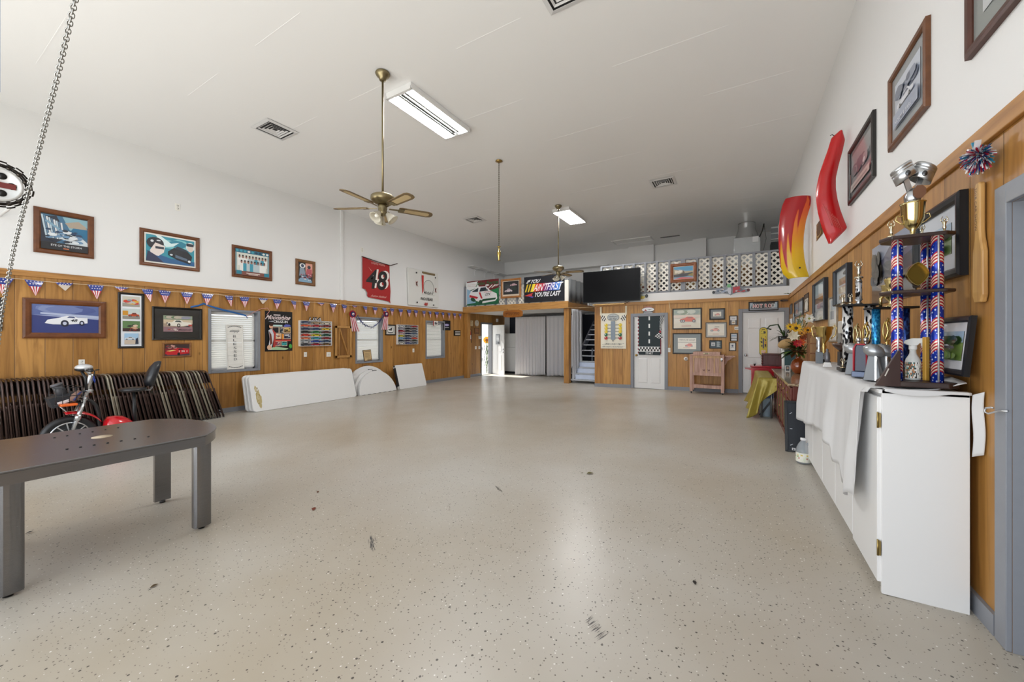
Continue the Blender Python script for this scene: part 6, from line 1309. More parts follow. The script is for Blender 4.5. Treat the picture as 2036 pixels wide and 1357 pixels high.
A, B = P(1263, 600, Y=YB - .01), P(1288, 600, Y=YB - .01); t = thing('winged_sign', 'small winged tin sign peeking out from behind the television', 'sign', ((A.x + B.x) / 2, YB - .006, P(1280, 596, Y=YB).z)); w = B.x - A.x; h = .17; a = Art(w, h, .35); a.poly([(0, .1), (.3, .9), (.7, .8), (1, .75), (.97, .3), (.6, .2), (.3, .0)], 'A9B0A8'); a.ell(.9, .55, .12, .3, '2A2A2E'); a.poly([(.3, .1), (.5, .6), (.8, .5), (.7, .1)], 'C9B44A'); a.build('plate', t)
def d_speed(a): a.rect(0, 0, 1, 1, 'E2D8CC'); a.rect(.02, .03, .98, .97, '8FA6BC'); a.poly([(.02, .97), (.98, .97), (.98, .6), (.6, .66), (.3, .8), (.02, .7)], '5E9ABE'); a.poly([(.02, .8), (.5, .6), (.98, .62), (.98, .5), (.02, .35)], 'B4A890'); a.blobs(.05, .4, .6, .72, ['D8D0C2', '7A6A58', 'E6DECE'], 24, .15, 3); a.poly([(.02, .38), (.98, .5), (.98, .3), (.6, .22), (.02, .2)], '4A4A4E'); a.poly([(.02, .03), (.4, .16), (.98, .08), (.98, .03)], 'C9686A'); a.poly([(.7, .3), (.98, .45), (.98, .2)], '9A8A50')
picture('oak framed speedway landscape hung on the loft lattice', 'B', (1333, 526, 562.5, 1385, 522, 560.5), .075, .03, wood_plain('lattice_frame', '8A4E22', .4, (6, 6, 6)), d_speed, plane=YB - .0)

# ================================================================ cedar patio cooler
def cooler():
    A, B = P(1375, 780), P(1437, 782); x0, x1 = -1.03, -.345; y0 = 10.52; z = fz(-.7); t = thing('cedar_cooler', 'rustic pinkish cedar patio cooler cart against the back wall', 'cooler', ((x0 + x1) / 2, y0, z)); w = x1 - x0; D = .38
    for s in (-1, 1):
        for y in (0, D):
            mb = MB(); mb.box(s * w / 2 - .035, s * w / 2 + .035, y - .03, y + .03, .05, .94, CEDAR); lg = mb.build('leg', t, bevel=.006); mb = MB(); mb.cyl((s * w / 2 - .012, y, .027), (s * w / 2 + .012, y, .027), .027, BLACK, 14); mb.box(s * w / 2 - .015, s * w / 2 + .015, y - .01, y + .01, .03, .055, SILVER); mb.build('caster', lg)
    mb = MB(); mb.box(-w / 2 + .03, w / 2 - .03, -.012, D + .01, .47, .94, CEDAR); mb.build('body', t); mb = MB()
    for x in (-w / 2 + .04, -.02, .15, w / 2 - .07): mb.box(x, x + .03, -.024, -.012, .52, .9, wood_plain('cedar_pale', 'D8B48E', .6))
    mb.box(-w / 2 + .035, w / 2 - .035, -.026, -.012, .88, .94, wood_plain('cedar_pale2', 'D8B48E', .6)); mb.box(-w / 2 + .035, w / 2 - .035, -.02, -.012, .45, .53, CEDAR); mb.build('panel_strip', t)
    mb = MB(); mb.box(-w / 2 - .035, w / 2 + .035, -.05, D + .03, .94, .965, CEDAR); mb.box(-w / 2 + .04, w / 2 - .05, -.03, D, .965, 1.03, CEDAR); l = mb.build('lid', t, bevel=.005); mb = MB(); mb.box(-.07, .06, -.037, -.03, .975, 1.01, M('D8CDA8', .5)); mb.tube([(-.04 + .035 + .035 * cos(q), -.04, .992 + .012 * sin(q)) for q in [2 * pi * k / 12 for k in range(12)]], .004, M('2A2622', .4, .8), 6, True); mb.build('lid_handle', l)
    mb = MB(); mb.box(-w / 2 + .03, w / 2 - .03, .0, D, .16, .2, CEDAR); mb.box(-w / 2 + .03, w / 2 - .03, -.02, 0, .14, .22, CEDAR); mb.build('bottom_shelf', t); mb = MB(); mb.box(w / 2 + .03, w / 2 + .26, .02, D - .03, .92, .94, CEDAR); mb.prism([(w / 2 + .03, .92), (w / 2 + .24, .92), (w / 2 + .16, .86), (w / 2 + .1, .82), (w / 2 + .07, .74), (w / 2 + .03, .7)], .12, .15, CEDAR); mb.build('side_shelf', t)
    mb = MB(); mb.cyl((w / 2 - .02, -.05, .83), (w / 2 - .02, -.03, .83), .02, SILVER); mb.box(w / 2 - .04, w / 2, -.05, -.03, .86, .88, SILVER); mb.build('bottle_opener', t); mb = MB()
    for x in (-.06, .05): mb.tube([(x - .02, -.027, .6), (x, -.03, .57), (x + .02, -.027, .6)], .006, M('4A2622', .5), 6)
    mb.build('star_mark', t)
cooler()
# ================================================================ things by the second door
def skateboard():
    SY = YB + .012; A = P(1509.5, 660, Y=SY); B = P(1526, 660, Y=SY); w = B.x - A.x; z0 = P(1518, 708, Y=SY).z; z1 = P(1518, 651, Y=SY).z; h = z1 - z0; t = thing('skateboard', 'yellow skateboard deck hung upright on the second white door', 'skateboard', ((A.x + B.x) / 2, SY - .006, z0)); R = random.Random(8); o = []
    for cx, cz, a0 in ((0, h - w / 2, 0), (0, w / 2, pi)): o += [(w / 2 * cos(a0 + pi * k / 14), cz + w / 2 * sin(a0 + pi * k / 14)) for k in range(15)]
    mb = MB(); mb.prism(o, 0, .012, M('1C1A18', .5)); mb.build('deck', t); a = Art(w * .94, h * .96, .4); n = len(o); a.poly([(x / w + .5, z / h) for x, z in o], 'D2BE3E'); a.rect(.3, .93, .72, .955, '1E1A18'); a.blobs(.15, .76, .85, .9, ['1E1C1A', '3A3630', 'D8C84A'], 14, .3, 3, 1.2); a.rect(.42, .25, .58, .62, '4E4A6A'); a.blobs(.1, .25, .4, .7, ['26241E', 'C9B840', '3A3824'], 14, .3, 5, .7); a.blobs(.62, .25, .92, .7, ['26241E', 'D8642E', '1E1C1A'], 14, .3, 6, .7); a.blobs(.12, .06, .88, .24, ['E0B8A0', 'C9564A', 'D8CDBE'], 14, .3, 7, 1.2); a.build('graphic', t, (0, -.002, h * .02))
skateboard()
def redcart():
    Y0 = 9.85; a, b = P(1492, 730, Y=Y0), P(1566, 730, Y=Y0); z = fz(.4); zt = P(1500, 728, Y=Y0).z; RD = M('A80F22', .28, 0, .5); t = thing('red_cooler_cart', 'red metal rolling cooler behind the gold draped table', 'cooler', (a.x, Y0, z)); w = XR - .05 - a.x; H = zt - z
    mb = MB(); mb.box(.02, w, 0, .5, H - .38, H - .03, RD); mb.build('tub', t, bevel=.01); mb = MB(); mb.box(0, w, -.02, .52, H - .03, H, RD); mb.build('lid', t, bevel=.006)
    for x in (.05, w - .05):
        for y in (.03, .46): mb = MB(); mb.box(x - .03, x + .03, y - .02, y + .03, .0, H - .3, RD); mb.build('leg', t, bevel=.004)
    mb = MB(); mb.prism([(.02, H - .1), (-.1, H - .075), (-.1, H - .06), (.02, H - .06)], .05, .45, RD); mb.build('side_handle', t); mb = MB(); mb.cyl((.08, .1, H), (.08, .1, H + .015), .012, BLACK); mb.lathe([(0, 0), (.02, .01), (.025, .03)], BLACK, (.08, .1, H + .012)); mb.build('lid_knob', t); ar = Art(.3, .035); ar.text('DRINKS', 0, 0, 1, 1, 'E6D8C8', 0, .02); ar.build('lettering', t, (.62, -.004, H - .14))
    A, B = P(1517, 715, Y=10.0), P(1555, 715, Y=10.0); zb = zt + .002; ztop = P(1530, 703.5, Y=10.0).z; t2 = thing('wooden_chest', 'dark plum wooden chest standing on the red cooler', 'chest', ((A.x + B.x) / 2, 10.0, zb)); W = B.x - A.x; hh = ztop - zb; WM = wood_plain('plum_wood', '5E3A3C', .4)
    mb = MB(); mb.box(-W / 2, W / 2, 0, .28, .02, hh - .03, WM); mb.build('body', t2, bevel=.005); mb = MB(); mb.box(-W / 2 - .012, W / 2 + .012, -.012, .29, hh - .03, hh, WM); mb.build('lid', t2, bevel=.006); mb = MB(); mb.box(-W / 2 - .015, W / 2 + .015, -.015, .29, 0, .025, WM); mb.build('plinth', t2, bevel=.004)
    mb = MB()
    for k in range(4): mb.ball((-W / 2 - .015, -.005, .05 + k * (hh - .08) / 3.4), (.018, .02, .03), WM, 10, 8)
    mb.build('carved_edge', t2)
redcart()

# thin wire strung from the corner post to the back wall
mb = MB(); a_, b_ = P(1122, 612.5, Y=11.42), P(1187, 610.5, Y=YB - .02); mb.tube([a_, a_.lerp(b_, .5) - Vector((0, 0, .015)), b_], .006, M('C9B48A', .6), 6); tag(mb.build('wire'), 'thin pale wire strung from the mezzanine corner post to the back wall', 'wire')
p = P(988, 637, X=XL + .02); mb = MB(); mb.box(p.x - .02, p.x + .05, p.y - .05, p.y + .05, p.z - .08, p.z + .06, M('DCDDDD', .4)); tag(mb.build('motion_sensor', bevel=.01), 'small white sensor box above the open yard door', 'sensor')
# ================================================================ gold draped table by the right wall
def goldtable():
    x0, x1, y0, y1 = .285, .505, 7.72, 9.35; zt = .69; t = thing('side_table', 'narrow white table under the gold foil cloth', 'table', (x0, y0, fz(.5))); z = fz(.5)
    mb = MB(); mb.box(0, x1 - x0, 0, y1 - y0, zt - z - .045, zt - z - .006, WHITE); mb.build('tabletop', t, bevel=.005)
    for x in (.04, x1 - x0 - .04):
        for y in (.1, y1 - y0 - .1): mb = MB(); mb.cyl((x, y, 0), (x, y, zt - z - .045), .016, TLEG); mb.build('leg', t)
    m, n, L, b = nodes('gold_foil'); b.inputs['Base Color'].default_value = lin('A3923E'); b.inputs['Metallic'].default_value = .2; b.inputs['Roughness'].default_value = .36; b.inputs['Alpha'].default_value = .93
    tc = n.new('ShaderNodeTexCoord'); no = n.new('ShaderNodeTexNoise'); no.inputs['Scale'].default_value = 9; L.new(tc.outputs['Object'], no.inputs['Vector']); bp = n.new('ShaderNodeBump'); bp.inputs['Strength'].default_value = .5; bp.inputs['Distance'].default_value = .03; L.new(no.outputs['Fac'], bp.inputs['Height']); L.new(bp.outputs['Normal'], b.inputs['Normal'])
    mb = MB(); drop = .62
    def fn(u, v):                                            # u along the table, v from the wall over the front edge
        d = v * (x1 - x0 + drop); yy = y0 - .02 + u * (y1 - y0 + .04)
        if d < x1 - x0: return Vector((x1 - d, yy, zt + .004 + .003 * sin(yy * 40)))
        e = d - (x1 - x0); f = e / drop; out = .05 * f + .11 * f * f * (.5 + .6 * u) + .035 * f * sin(u * 15 + 1)
        return Vector((x0 - .012 - out, yy + .05 * f * sin(u * 9), zt - e * (.99 - .0 * u) + .02 * f * sin(u * 11)))
    mb.grid(fn, 50, 26, m)
    def fe(u, v):                                            # near end, open in the middle where the cloth is gathered
        x = x0 - .012 + u * .3; f = v; return Vector((x - .22 * f * (1 - u) * .6 - .04 * f + .05 * f * sin(u * 8), y0 - .022 - .07 * f - .03 * sin(u * 12 + 2) * f, zt + .003 - .68 * f * (1 - u ** 1.5 * .85)))
    mb.grid(fe, 24, 20, m); o = tag(mb.build('gold_tablecloth', fixn=False, solid=.002), 'gold foil tablecloth hanging off the side table near the second door', 'tablecloth')
    A, B = P(1520.5, 797, Y=7.95), P(1540, 797, Y=7.95); cx = .62; t = thing('plastic_tub', 'pale blue plastic tub on the floor under the gold draped table', 'tub', (.395, 8.0, fz(.4)))
    mb = MB(); mb.lathe([(0, 0), (.085, 0), (.1, .3), (.107, .305), (.107, .32), (.097, .32), (.08, .02), (0, .02)], M('B9CEDF', .35), n=28); mb.build('tub', t); mb = MB(); mb.beam((-.09, -.105, .02), (.06, -.115, .26), .012, .03, M('22262C')); mb.build('strap', t)
    t = thing('plastic_basket', 'bright blue slotted basket of odds and ends on the pale blue tub', 'basket', (.395, 8.0, fz(.4) + .325)); t.scale = (.6, .75, .9); BL = M('1F4FA8', .35); mb = MB()
    for k in range(14):
        for (ax, s) in ((0, -1), (0, 1), (1, -1), (1, 1)):
            q = -.16 + k * .32 / 13
            if ax == 0: mb.box(q - .006, q + .006, s * .13 - .004, s * .13 + .004, 0, .15, BL)
            else: mb.box(s * .17 - .004, s * .17 + .004, q * .8 - .006, q * .8 + .006, 0, .15, BL)
    mb.build('slatted_side', t); mb = MB(); mb.box(-.17, .17, -.13, .13, 0, .01, BL)
    for s in (-1, 1): mb.box(-.175, .175, s * .132 - .006, s * .132 + .006, .14, .165, BL); mb.box(s * .172 - .006, s * .172 + .006, -.135, .135, .14, .165, BL); mb.box(-.175, .175, s * .132 - .005, s * .132 + .005, .0, .03, BL)
    mb.build('rim', t); R = random.Random(3)
    mb = MB(); mb.ball((.37, 7.97, fz(.4) + .325 + .16), (.05, .05, .05), M('D8B8A0', .6)); mb.ball((.43, 8.01, fz(.4) + .49), (.04, .05, .05), M('2A2A2E', .5)); tag(mb.build('cleaning_cloth'), 'crumpled pale cloth heaped on top of the blue basket', 'cloth')
goldtable()

# ================================================================ mahogany dresser with granite top
def granite():
    m, n, L, b = nodes('granite'); tc = n.new('ShaderNodeTexCoord'); v = n.new('ShaderNodeTexVoronoi'); v.inputs['Scale'].default_value = 90; L.new(tc.outputs['Object'], v.inputs['Vector']); r = n.new('ShaderNodeValToRGB'); e = r.color_ramp.elements; e[0].color = lin('4A3A30'); e[1].color = lin('C9B79A'); x = e.new(.5); x.color = lin('9A8468'); sp = n.new('ShaderNodeSeparateColor'); L.new(v.outputs['Color'], sp.inputs[0]); L.new(sp.outputs[0], r.inputs[0]); L.new(r.outputs[0], b.inputs['Base Color']); b.inputs['Roughness'].default_value = .1; return m
DT = .80
def dresser():
    x0, x1, y0, y1 = .545, .985, 5.82, 8.5; z = fz(.7); t = thing('dresser', 'mahogany dresser with a polished granite top beside the white cabinet', 'dresser', (x0, y0, z)); w = x1 - x0; l = y1 - y0; H = DT - z
    mb = MB(); mb.box(.02, w, .01, l - .01, .06, H - .03, MAHOG); mb.build('carcass', t, bevel=.004); mb = MB(); mb.box(-.035, w, -.03, l + .03, H - .03, H, granite()); mb.build('granite_top', t, bevel=.008); mb = MB(); mb.box(.0, w, .0, l, 0, .07, MAHOG); mb.build('plinth', t, bevel=.006)
    OL = wood_plain('burl_panel', '7A6A3C', .3, (5, 5, 5))
    for i in range(6):
        ya = .02 + i * (l - .04) / 6; yb = ya + (l - .04) / 6 - .012
        for (za, zb, nm) in ((H - .22, H - .05, 'drawer'), (.09, H - .235, 'door')):
            mb = MB(); mb.box(-.002, .02, ya, yb, za, zb, MAHOG); mb.box(-.008, 0, ya + .05, yb - .05, za + .035, zb - .035, OL if nm == 'door' else MAHOG); d = mb.build(nm, t, bevel=.004); mb = MB()
            if nm == 'drawer': mb.ball((-.016, (ya + yb) / 2, (za + zb) / 2), .013, BRASS, 10, 8); mb.build('knob', d)
            else: mb.ball((-.016, ya + .03 if i % 2 else yb - .03, (za + zb) / 2), .012, BRASS, 10, 8); mb.build('knob', d)
    mb = MB()
    for k in range(5): y = .02 + (k + 1) * (l - .04) / 6 - .006; mb.lathe([(.012, .08), (.018, .12), (.012, .2), (.016, .35), (.012, H - .25), (.018, H - .1), (.012, H - .05)], MAHOG, (-.004, y, 0), 12)
    mb.build('turned_column', t)
dresser()
def vase():
    VX, VY = .80, 7.52; t = thing('vase', 'glossy orange brown vase on the granite top', 'vase', (VX, VY, DT)); VM = M('8A3E14', .15, 0, 1.0, var=.2, scale=5)
    mb = MB(); mb.lathe([(0, 0), (.05, 0), (.075, .03), (.1, .09), (.102, .13), (.085, .19), (.055, .225), (.035, .24), (.032, .26), (.04, .27), (.03, .265), (.025, .24)], VM, n=32); mb.build('body', t)
    t = thing('flower_bouquet', 'autumn bouquet of sunflowers, roses and lilies in the orange brown vase', 'flowers', (VX, VY, DT + .26)); R = random.Random(12); mb = MB()
    for k in range(150):
        a = R.uniform(1.7, 2 * pi - .9); e = R.uniform(-.3, 1.2); d = Vector((cos(a) * cos(e), sin(a) * cos(e), sin(e))); p = d * R.uniform(.02, .12) + Vector((-.02, -.02, .10)); leaf(mb, p, d, R.uniform(.08, .2), R.uniform(.03, .06), [GREENL, DKGREEN, M('6A5A22', .5), M('5A3416', .5)][k % 4])
    for k in range(14): a = R.uniform(0, 6.28); mb.tube([(0, 0, -.15), (.03 * cos(a), .03 * sin(a), .05), (.13 * cos(a), .13 * sin(a), .2)], .004, GREENL, 5)
    tag(mb.build('foliage', t, fixn=False), kind='stuff')
    def F(name, px, py, r, cols, n, layers=2, cup=.3, core=None, wd=.5, lab=None):
        d = ray(px, py); q = d * (7.32 / d.y) + Vector((0, 0, CZ)) - Vector((VX, VY, DT + .26)); r *= 1.2; T = Matrix.Translation(q) @ (-Vector((.6, 7, -.3))).to_track_quat('Z', 'Y').to_matrix().to_4x4(); mb = MB()
        for l in range(layers):
            for k in range(n):
                a = 2 * pi * (k + .5 * l) / n + R.uniform(-.1, .1); rr = r * (1 - .25 * l); m = M(R.choice(cols), .5); w = wd * 2 * pi / n * 1.6
                P_ = lambda f, s: (rr * f * cos(a + s * w * sin(pi * min(f, .9)) * .5), rr * f * sin(a + s * w * sin(pi * min(f, .9)) * .5), rr * cup * f * f + .008 * l)
                mb.add([P_(.1, 0), P_(.5, -1), P_(1, 0), P_(.5, 1)], [(0, 1, 2, 3)], m, T=T)
        if core: mb.ball((0, 0, .004), (r * .26, r * .26, r * .16), M(core, .7), 12, 8, T)
        o = mb.build(name, t, fixn=False)
        if lab: o['label'] = lab
    F('sunflower', 1583, 653, .085, ['E0B422', 'D9A61A'], 13, 2, .2, '3A2410'); F('sunflower', 1571, 650, .06, ['E6C030', 'D9A61A'], 12, 2, .3, '4A2C14'); F('sunflower', 1606, 657, .065, ['E0A61E', 'C98A18'], 12, 2, .2, '3A2410'); F('sunflower', 1594, 663, .05, ['C98A2E', 'D9A04A'], 11, 2, .3, '5A3418')
    F('white_rose', 1577, 668, .075, ['E6E0CE', 'DCD4BE'], 7, 5, .7, 'E0D8C4', 1.0); F('white_lily', 1609, 634, .07, ['E2DFD6', 'CFCABF'], 6, 2, .4, '8A8A40', .8); F('red_lily', 1586, 683, .06, ['A81E2A', 'B83040'], 7, 3, .5, '6A1420', .9); F('orange_lily', 1593, 681, .055, ['C9501E', 'D9662A'], 7, 3, .5, '7A3014', .9); F('rust_flower', 1597, 672, .05, ['7A3416', '8A4420'], 9, 3, .4, '4A2010', .8); F('rust_flower', 1605, 668, .05, ['6A3014', '8A4A1E'], 9, 3, .4, '4A2010', .8)
    mb = MB()
    for k in range(4):
        a = .5 * k; q = [(0.02 * cos(a), .02 * sin(a), .1), (.05 * cos(a + 1), .04, .35), (.09 * cos(a) + .03, .02, .55 + .05 * k)]; mb.tube(q, .004, GREENL, 5)
        for j in range(7): leaf(mb, Vector(q[1]).lerp(Vector(q[2]), j / 6), (cos(a + j * 2.2), sin(a + j * 2.2), .6), .08, .025, GREENL)
    tag(mb.build('leaf_spray', t, fixn=False))
vase()
def dresser_items():
    A = P(1551, 690, Y=8.38); B = P(1564, 690, Y=8.38); zt = P(1557, 690, Y=8.38).z; cx = (A.x + B.x) / 2; r = (B.x - A.x) / 2; t = thing('pedestal_stand', 'white tapering pedestal vase at the far end of the granite top', 'pedestal', (cx + .01, 8.38, DT)); h = zt - DT
    mb = MB(); mb.lathe([(0, 0), (r * .75, 0), (r * .72, h * .4), (r * 1.0, h), (r * .9, h), (0, h * .96)], WHITE, n=28); mb.build('body', t)
    t = thing('potted_plant', 'black pot of spiky dark green leaves on the white pedestal', 'potted plant', (cx + .02, 8.38, DT + h)); mb = MB(); mb.lathe([(0, 0), (.06, 0), (.1, .1), (.1, .19), (.09, .19), (.08, .15), (0, .15)], BLACK, n=24); mb.build('pot', t); mb = MB(); R = random.Random(21)
    for k in range(34): a = R.uniform(1.2, 5.4); e = R.uniform(.2, 1.2); leaf(mb, (0, 0, .16), (cos(a) * cos(e), sin(a) * cos(e) * .6, sin(e)), R.uniform(.2, .42), .018, DKGREEN if k % 3 else GREENL, .5)
    tag(mb.build('foliage', t, fixn=False), kind='stuff'); mb = MB(); mb.tube([(0, 0, .16), (-.1, -.02, .4), (-.22, -.03, .38), (-.26, -.03, .33), (-.2, -.03, .31)], .014, DKGREEN, 6); mb.build('curled_stem', t)
    c = P(1563, 684, Y=7.5); fb = [o for o in bpy.data.objects if o.name == 'flower_bouquet'][0]; q = c - fb.location; mb = MB(); mb.ball(tuple(q), (.115, .08, .075), M('A98A5C', .8, var=.25, scale=40, bump=.5), 20, 14, Matrix.Translation(q) @ Matrix.Rotation(-.35, 4, 'Y') @ Matrix.Translation(-q)); mb.tube([q, q * .5, (0, 0, .0), (0, 0, -.1)], .006, M('6A4A2A')); tag(mb.build('burlap_ball', fb), 'straw coloured burlap ball')
    A, B = P(1563, 700, Y=8.1), P(1580, 700, Y=8.1); t = thing('foliage_box', 'dark teal board standing behind the vase', 'board', ((A.x + B.x) / 2, 8.1, DT + .001)); mb = MB(); mb.box(-.08, .08, 0, .03, 0, P(1570, 696, Y=8.1).z - DT, M('2A4A50', .5, var=.4, scale=14)); mb.build('board', t)
    A = P(1566, 727, Y=7.9); t = thing('framed_snapshot', 'tiny white framed snapshot standing on the granite top', 'photo frame', (A.x, 7.9, DT)); mb = MB(); ring(mb, .075, .1, .012, .012, WHITE); mb.build('frame', t); a = Art(.055, .078); a.rect(0, 0, 1, 1, '4A4E52'); a.ell(.5, .6, .3, .2, 'B9A08A'); a.build('picture', t, (0, -.004, .011))
    # small wooden lantern rack
    A, B = P(1606, 700, Y=7.0), P(1625, 700, Y=7.0); zt = P(1612, 662, Y=7.0).z; t = thing('wooden_rack', 'small open wooden bottle rack between bouquet and gold cup', 'rack', (A.x + .015, 7.0, DT)); w = .11; h = zt - DT; WR_ = wood_plain('rack_wood', '8A5E3A', .5)
    for x in (0, w):
        for y in (0, .12): mb = MB(); mb.box(x - .009, x + .009, y - .009, y + .009, 0, h, WR_); mb.build('post', t)
    for k in range(5): mb = MB(); z = .04 + k * (h - .06) / 4; mb.box(-.012, w + .012, -.012, .132, z, z + .014, WR_); mb.build('shelf', t)
dresser_items()
# black panel leaning on the dresser and the water jug
A = P(1571, 918); z0 = fz(.55); t = thing('picture_back', 'black backed frame turned around, leaning on the dresser side', 'framed picture', (.665, 5.62, z0)); t.rotation_euler = (radians(-13), 0, 0); w = .36; h = .60; NB = M('1A202A', .55, var=.15, scale=6)
mb = MB(); mb.box(-w / 2, w / 2, 0, .012, 0, h, NB); mb.build('backing_board', t); mb = MB()
for r in ((-w / 2 - .012, -w / 2 + .014, 0, h), (w / 2 - .014, w / 2 + .012, 0, h), (-w / 2, w / 2, -.0, .02), (-w / 2, w / 2, h - .02, h + .004)): mb.box(r[0], r[1], -.012, .016, r[2], r[3], M('12151A', .4))
mb.build('frame', t); mb = MB()
for (x, z, a_) in ((-.13, .08, .6), (-.13, .27, 0), (-.13, .45, .6), (.0, .55, .4)): mb.beam((x - .012, -.003, z - .008 * a_), (x + .012, -.003, z + .02 * a_), .006, .004, SILVER, (0, 1, 0))
mb.build('turn_clip', t); a = Art(.034, .034); a.rect(0, 0, 1, 1, 'DADADC'); a.rect(.3, .25, .7, .75, '4A4E56'); a.build('sticker', t, (-.11, -.002, .015))
def jug():
    p = P(1601, 925); t = thing('juice_jug', 'clear plastic gallon jug with a printed label on the floor by the cabinet', 'jug', (p.x - .01, p.y + .06, fz(p.x))); t.scale = (.85, .85, .9); PL = M('B9C0C6', .12, 0, 0, alpha=.45); pr = [(.0, 0), (.062, 0), (.075, .015), (.077, .15), (.072, .18), (.05, .23), (.026, .265), (.026, .285)]
    mb = MB(); mb.lathe(pr, PL, n=28); mb.tube([(.03, -.045, .25), (.06, -.06, .23), (.075, -.06, .18), (.07, -.04, .15)], .012, PL, 8); mb.build('bottle', t); mb = MB(); mb.lathe([(.028, .275), (.031, .28), (.031, .3), (0, .302)], M('E4E4E6', .4), n=20); mb.build('cap', t)
    mb = MB(); R = random.Random(2)
    for k in range(40):
        for j in range(6):
            a0 = 2 * pi * k / 40; z0 = .025 + j * .018; c = ['E6E4D8', 'DDE4D0', 'B4482E', '6A8A3A', 'D9C46A', 'E6E4DC'][R.choice((0, 1, 5, 5, j % 6))]; mb.add([(.0785 * cos(a0), .0785 * sin(a0), z0), (.0785 * cos(a0 + .158), .0785 * sin(a0 + .158), z0), (.0785 * cos(a0 + .158), .0785 * sin(a0 + .158), z0 + .018), (.0785 * cos(a0), .0785 * sin(a0), z0 + .018)], [(0, 1, 2, 3)], M(c, .5))
    mb.build('label', t)
jug()

# ================================================================ white cabinet with draped cloth
CX0, CX1, CY0, CY1, CTZ = .635, .965, 2.74, 5.35, 1.092
def cabinet():
    z = fz(.8); t = thing('white_cabinet', 'long low white cabinet along the right-hand boards, end panel to the camera', 'cabinet', (CX0, CY0, z)); w = CX1 - CX0; l = CY1 - CY0; H = CTZ - z; CW = M('E2E2E2', .4)
    mb = MB(); mb.box(.018, w, .02, l - .02, .05, H - .02, CW); mb.build('carcass', t); mb = MB(); mb.box(.012, w, 0, .02, .0, H - .0, CW); mb.build('end_panel', t, bevel=.002); mb = MB(); mb.box(.012, w, l - .02, l, 0, H, CW); mb.build('end_panel', t); mb = MB(); mb.box(.0, w, .0, l, H - .02, H, CW); mb.build('top', t, bevel=.002); mb = MB(); mb.box(.05, w, .02, l - .02, 0, .06, CW); mb.build('plinth', t)
    n = 5; dl = l / n
    for k in range(n):
        ya = .012 + k * dl; yb = ya + dl - .012; mb = MB(); mb.box(-.004, .016, ya, yb, .075 if k else .055, H - .04, CW); d = mb.build('door', t, bevel=.003)
        if k == 0:
            for zz in (.2, H - .2): mb = MB(); mb.box(-.0, .008, -.004, .01, zz, zz + .075, M('A08C58', .4, .9)); mb.cyl((-.003, .003, zz - .004), (-.003, .003, zz + .08), .0045, M('A08C58', .35, .9), 10); mb.build('hinge', t)
    return t
cabinet()
def cabinet_cloth():
    CL = translucent('white_sheet', 'DCDCDD', .12); mb = MB(); R = random.Random(5)
    # v: across from the wall over the front edge; u along the cabinet
    def dropat(y):
        pts = [(CY0, .02), (CY0 + .10, .03), (CY0 + .17, .64), (CY0 + .42, .72), (CY0 + .62, .70), (CY0 + .66, .60), (CY0 + .80, .62), (CY0 + .84, .52), (CY0 + 1.2, .50), (CY0 + 1.6, .53), (CY0 + 2.0, .57), (CY0 + 2.2, .62), (CY1 + .05, .64)]
        for (a, p), (b, q) in zip(pts, pts[1:]):
            if a <= y <= b: f = (y - a) / (b - a); f = f * f * (3 - 2 * f); return p + (q - p) * f
        return .4
    ya, yb = CY0 + .03, CY1 + .02
    def fn(u, v):
        y = ya + (yb - ya) * u; d = dropat(y); w = CX1 - CX0 + .03
        if v < .4:
            f = v / .4; e = .004 + .0035 * (1 + sin(y * 23 + f * 5)) + .004 * max(0, sin(y * 7 + f * 9)); e += .06 * max(0, 1 - f * 3) ** 1.5 * max(0, 1 - abs(y - CY0 - .2) * 2.2); return Vector((CX1 + .0 - f * w, y, CTZ + e))
        f = (v - .4) / .6; s = sin(y * 8.5 + 1.2 * sin(y * 2.3) + .5 * f) * .5 + .5; s2 = sin(y * 25 + 1.3 + 2 * sin(y * 4)) * .5 + .5
        out = .012 + (.042 * s * s + .009 * s2) * min(1, f * 1.4) + .015 * f; z = CTZ + .006 - d * f - .0
        if f < .06: out = .012 + (f / .06) * (out - .012)
        return Vector((CX0 - .014 - out, y + .02 * f * sin(y * 13), z))
    mb.grid(fn, 150, 34, CL)
    def flap(u, v):                                          # loose corner hanging behind the near end
        return Vector((CX1 + .004 + .028 * u, CY0 - .012 - .03 * u + .008 * sin(v * 7), CTZ - .002 - .30 * v + .02 * u))
    mb.grid(flap, 6, 16, CL)
    def tail(u, v):                                          # edge of the cloth drooping over the end panel
        x = CX0 + .02 + (CX1 - CX0 - .02) * u; dp = .012 + .02 * sin(pi * min(1, u * 1.3)) ; return Vector((x, CY0 + .03 - .045 * min(1, v * 2), CTZ + .006 - dp * max(0, v * 2 - 1)))
    mb.grid(tail, 24, 8, CL)
    tag(mb.build('cabinet_cloth', fixn=False, solid=.003), 'white sheet draped over the long white cabinet', 'cloth')
cabinet_cloth()
TZ = CTZ + .016
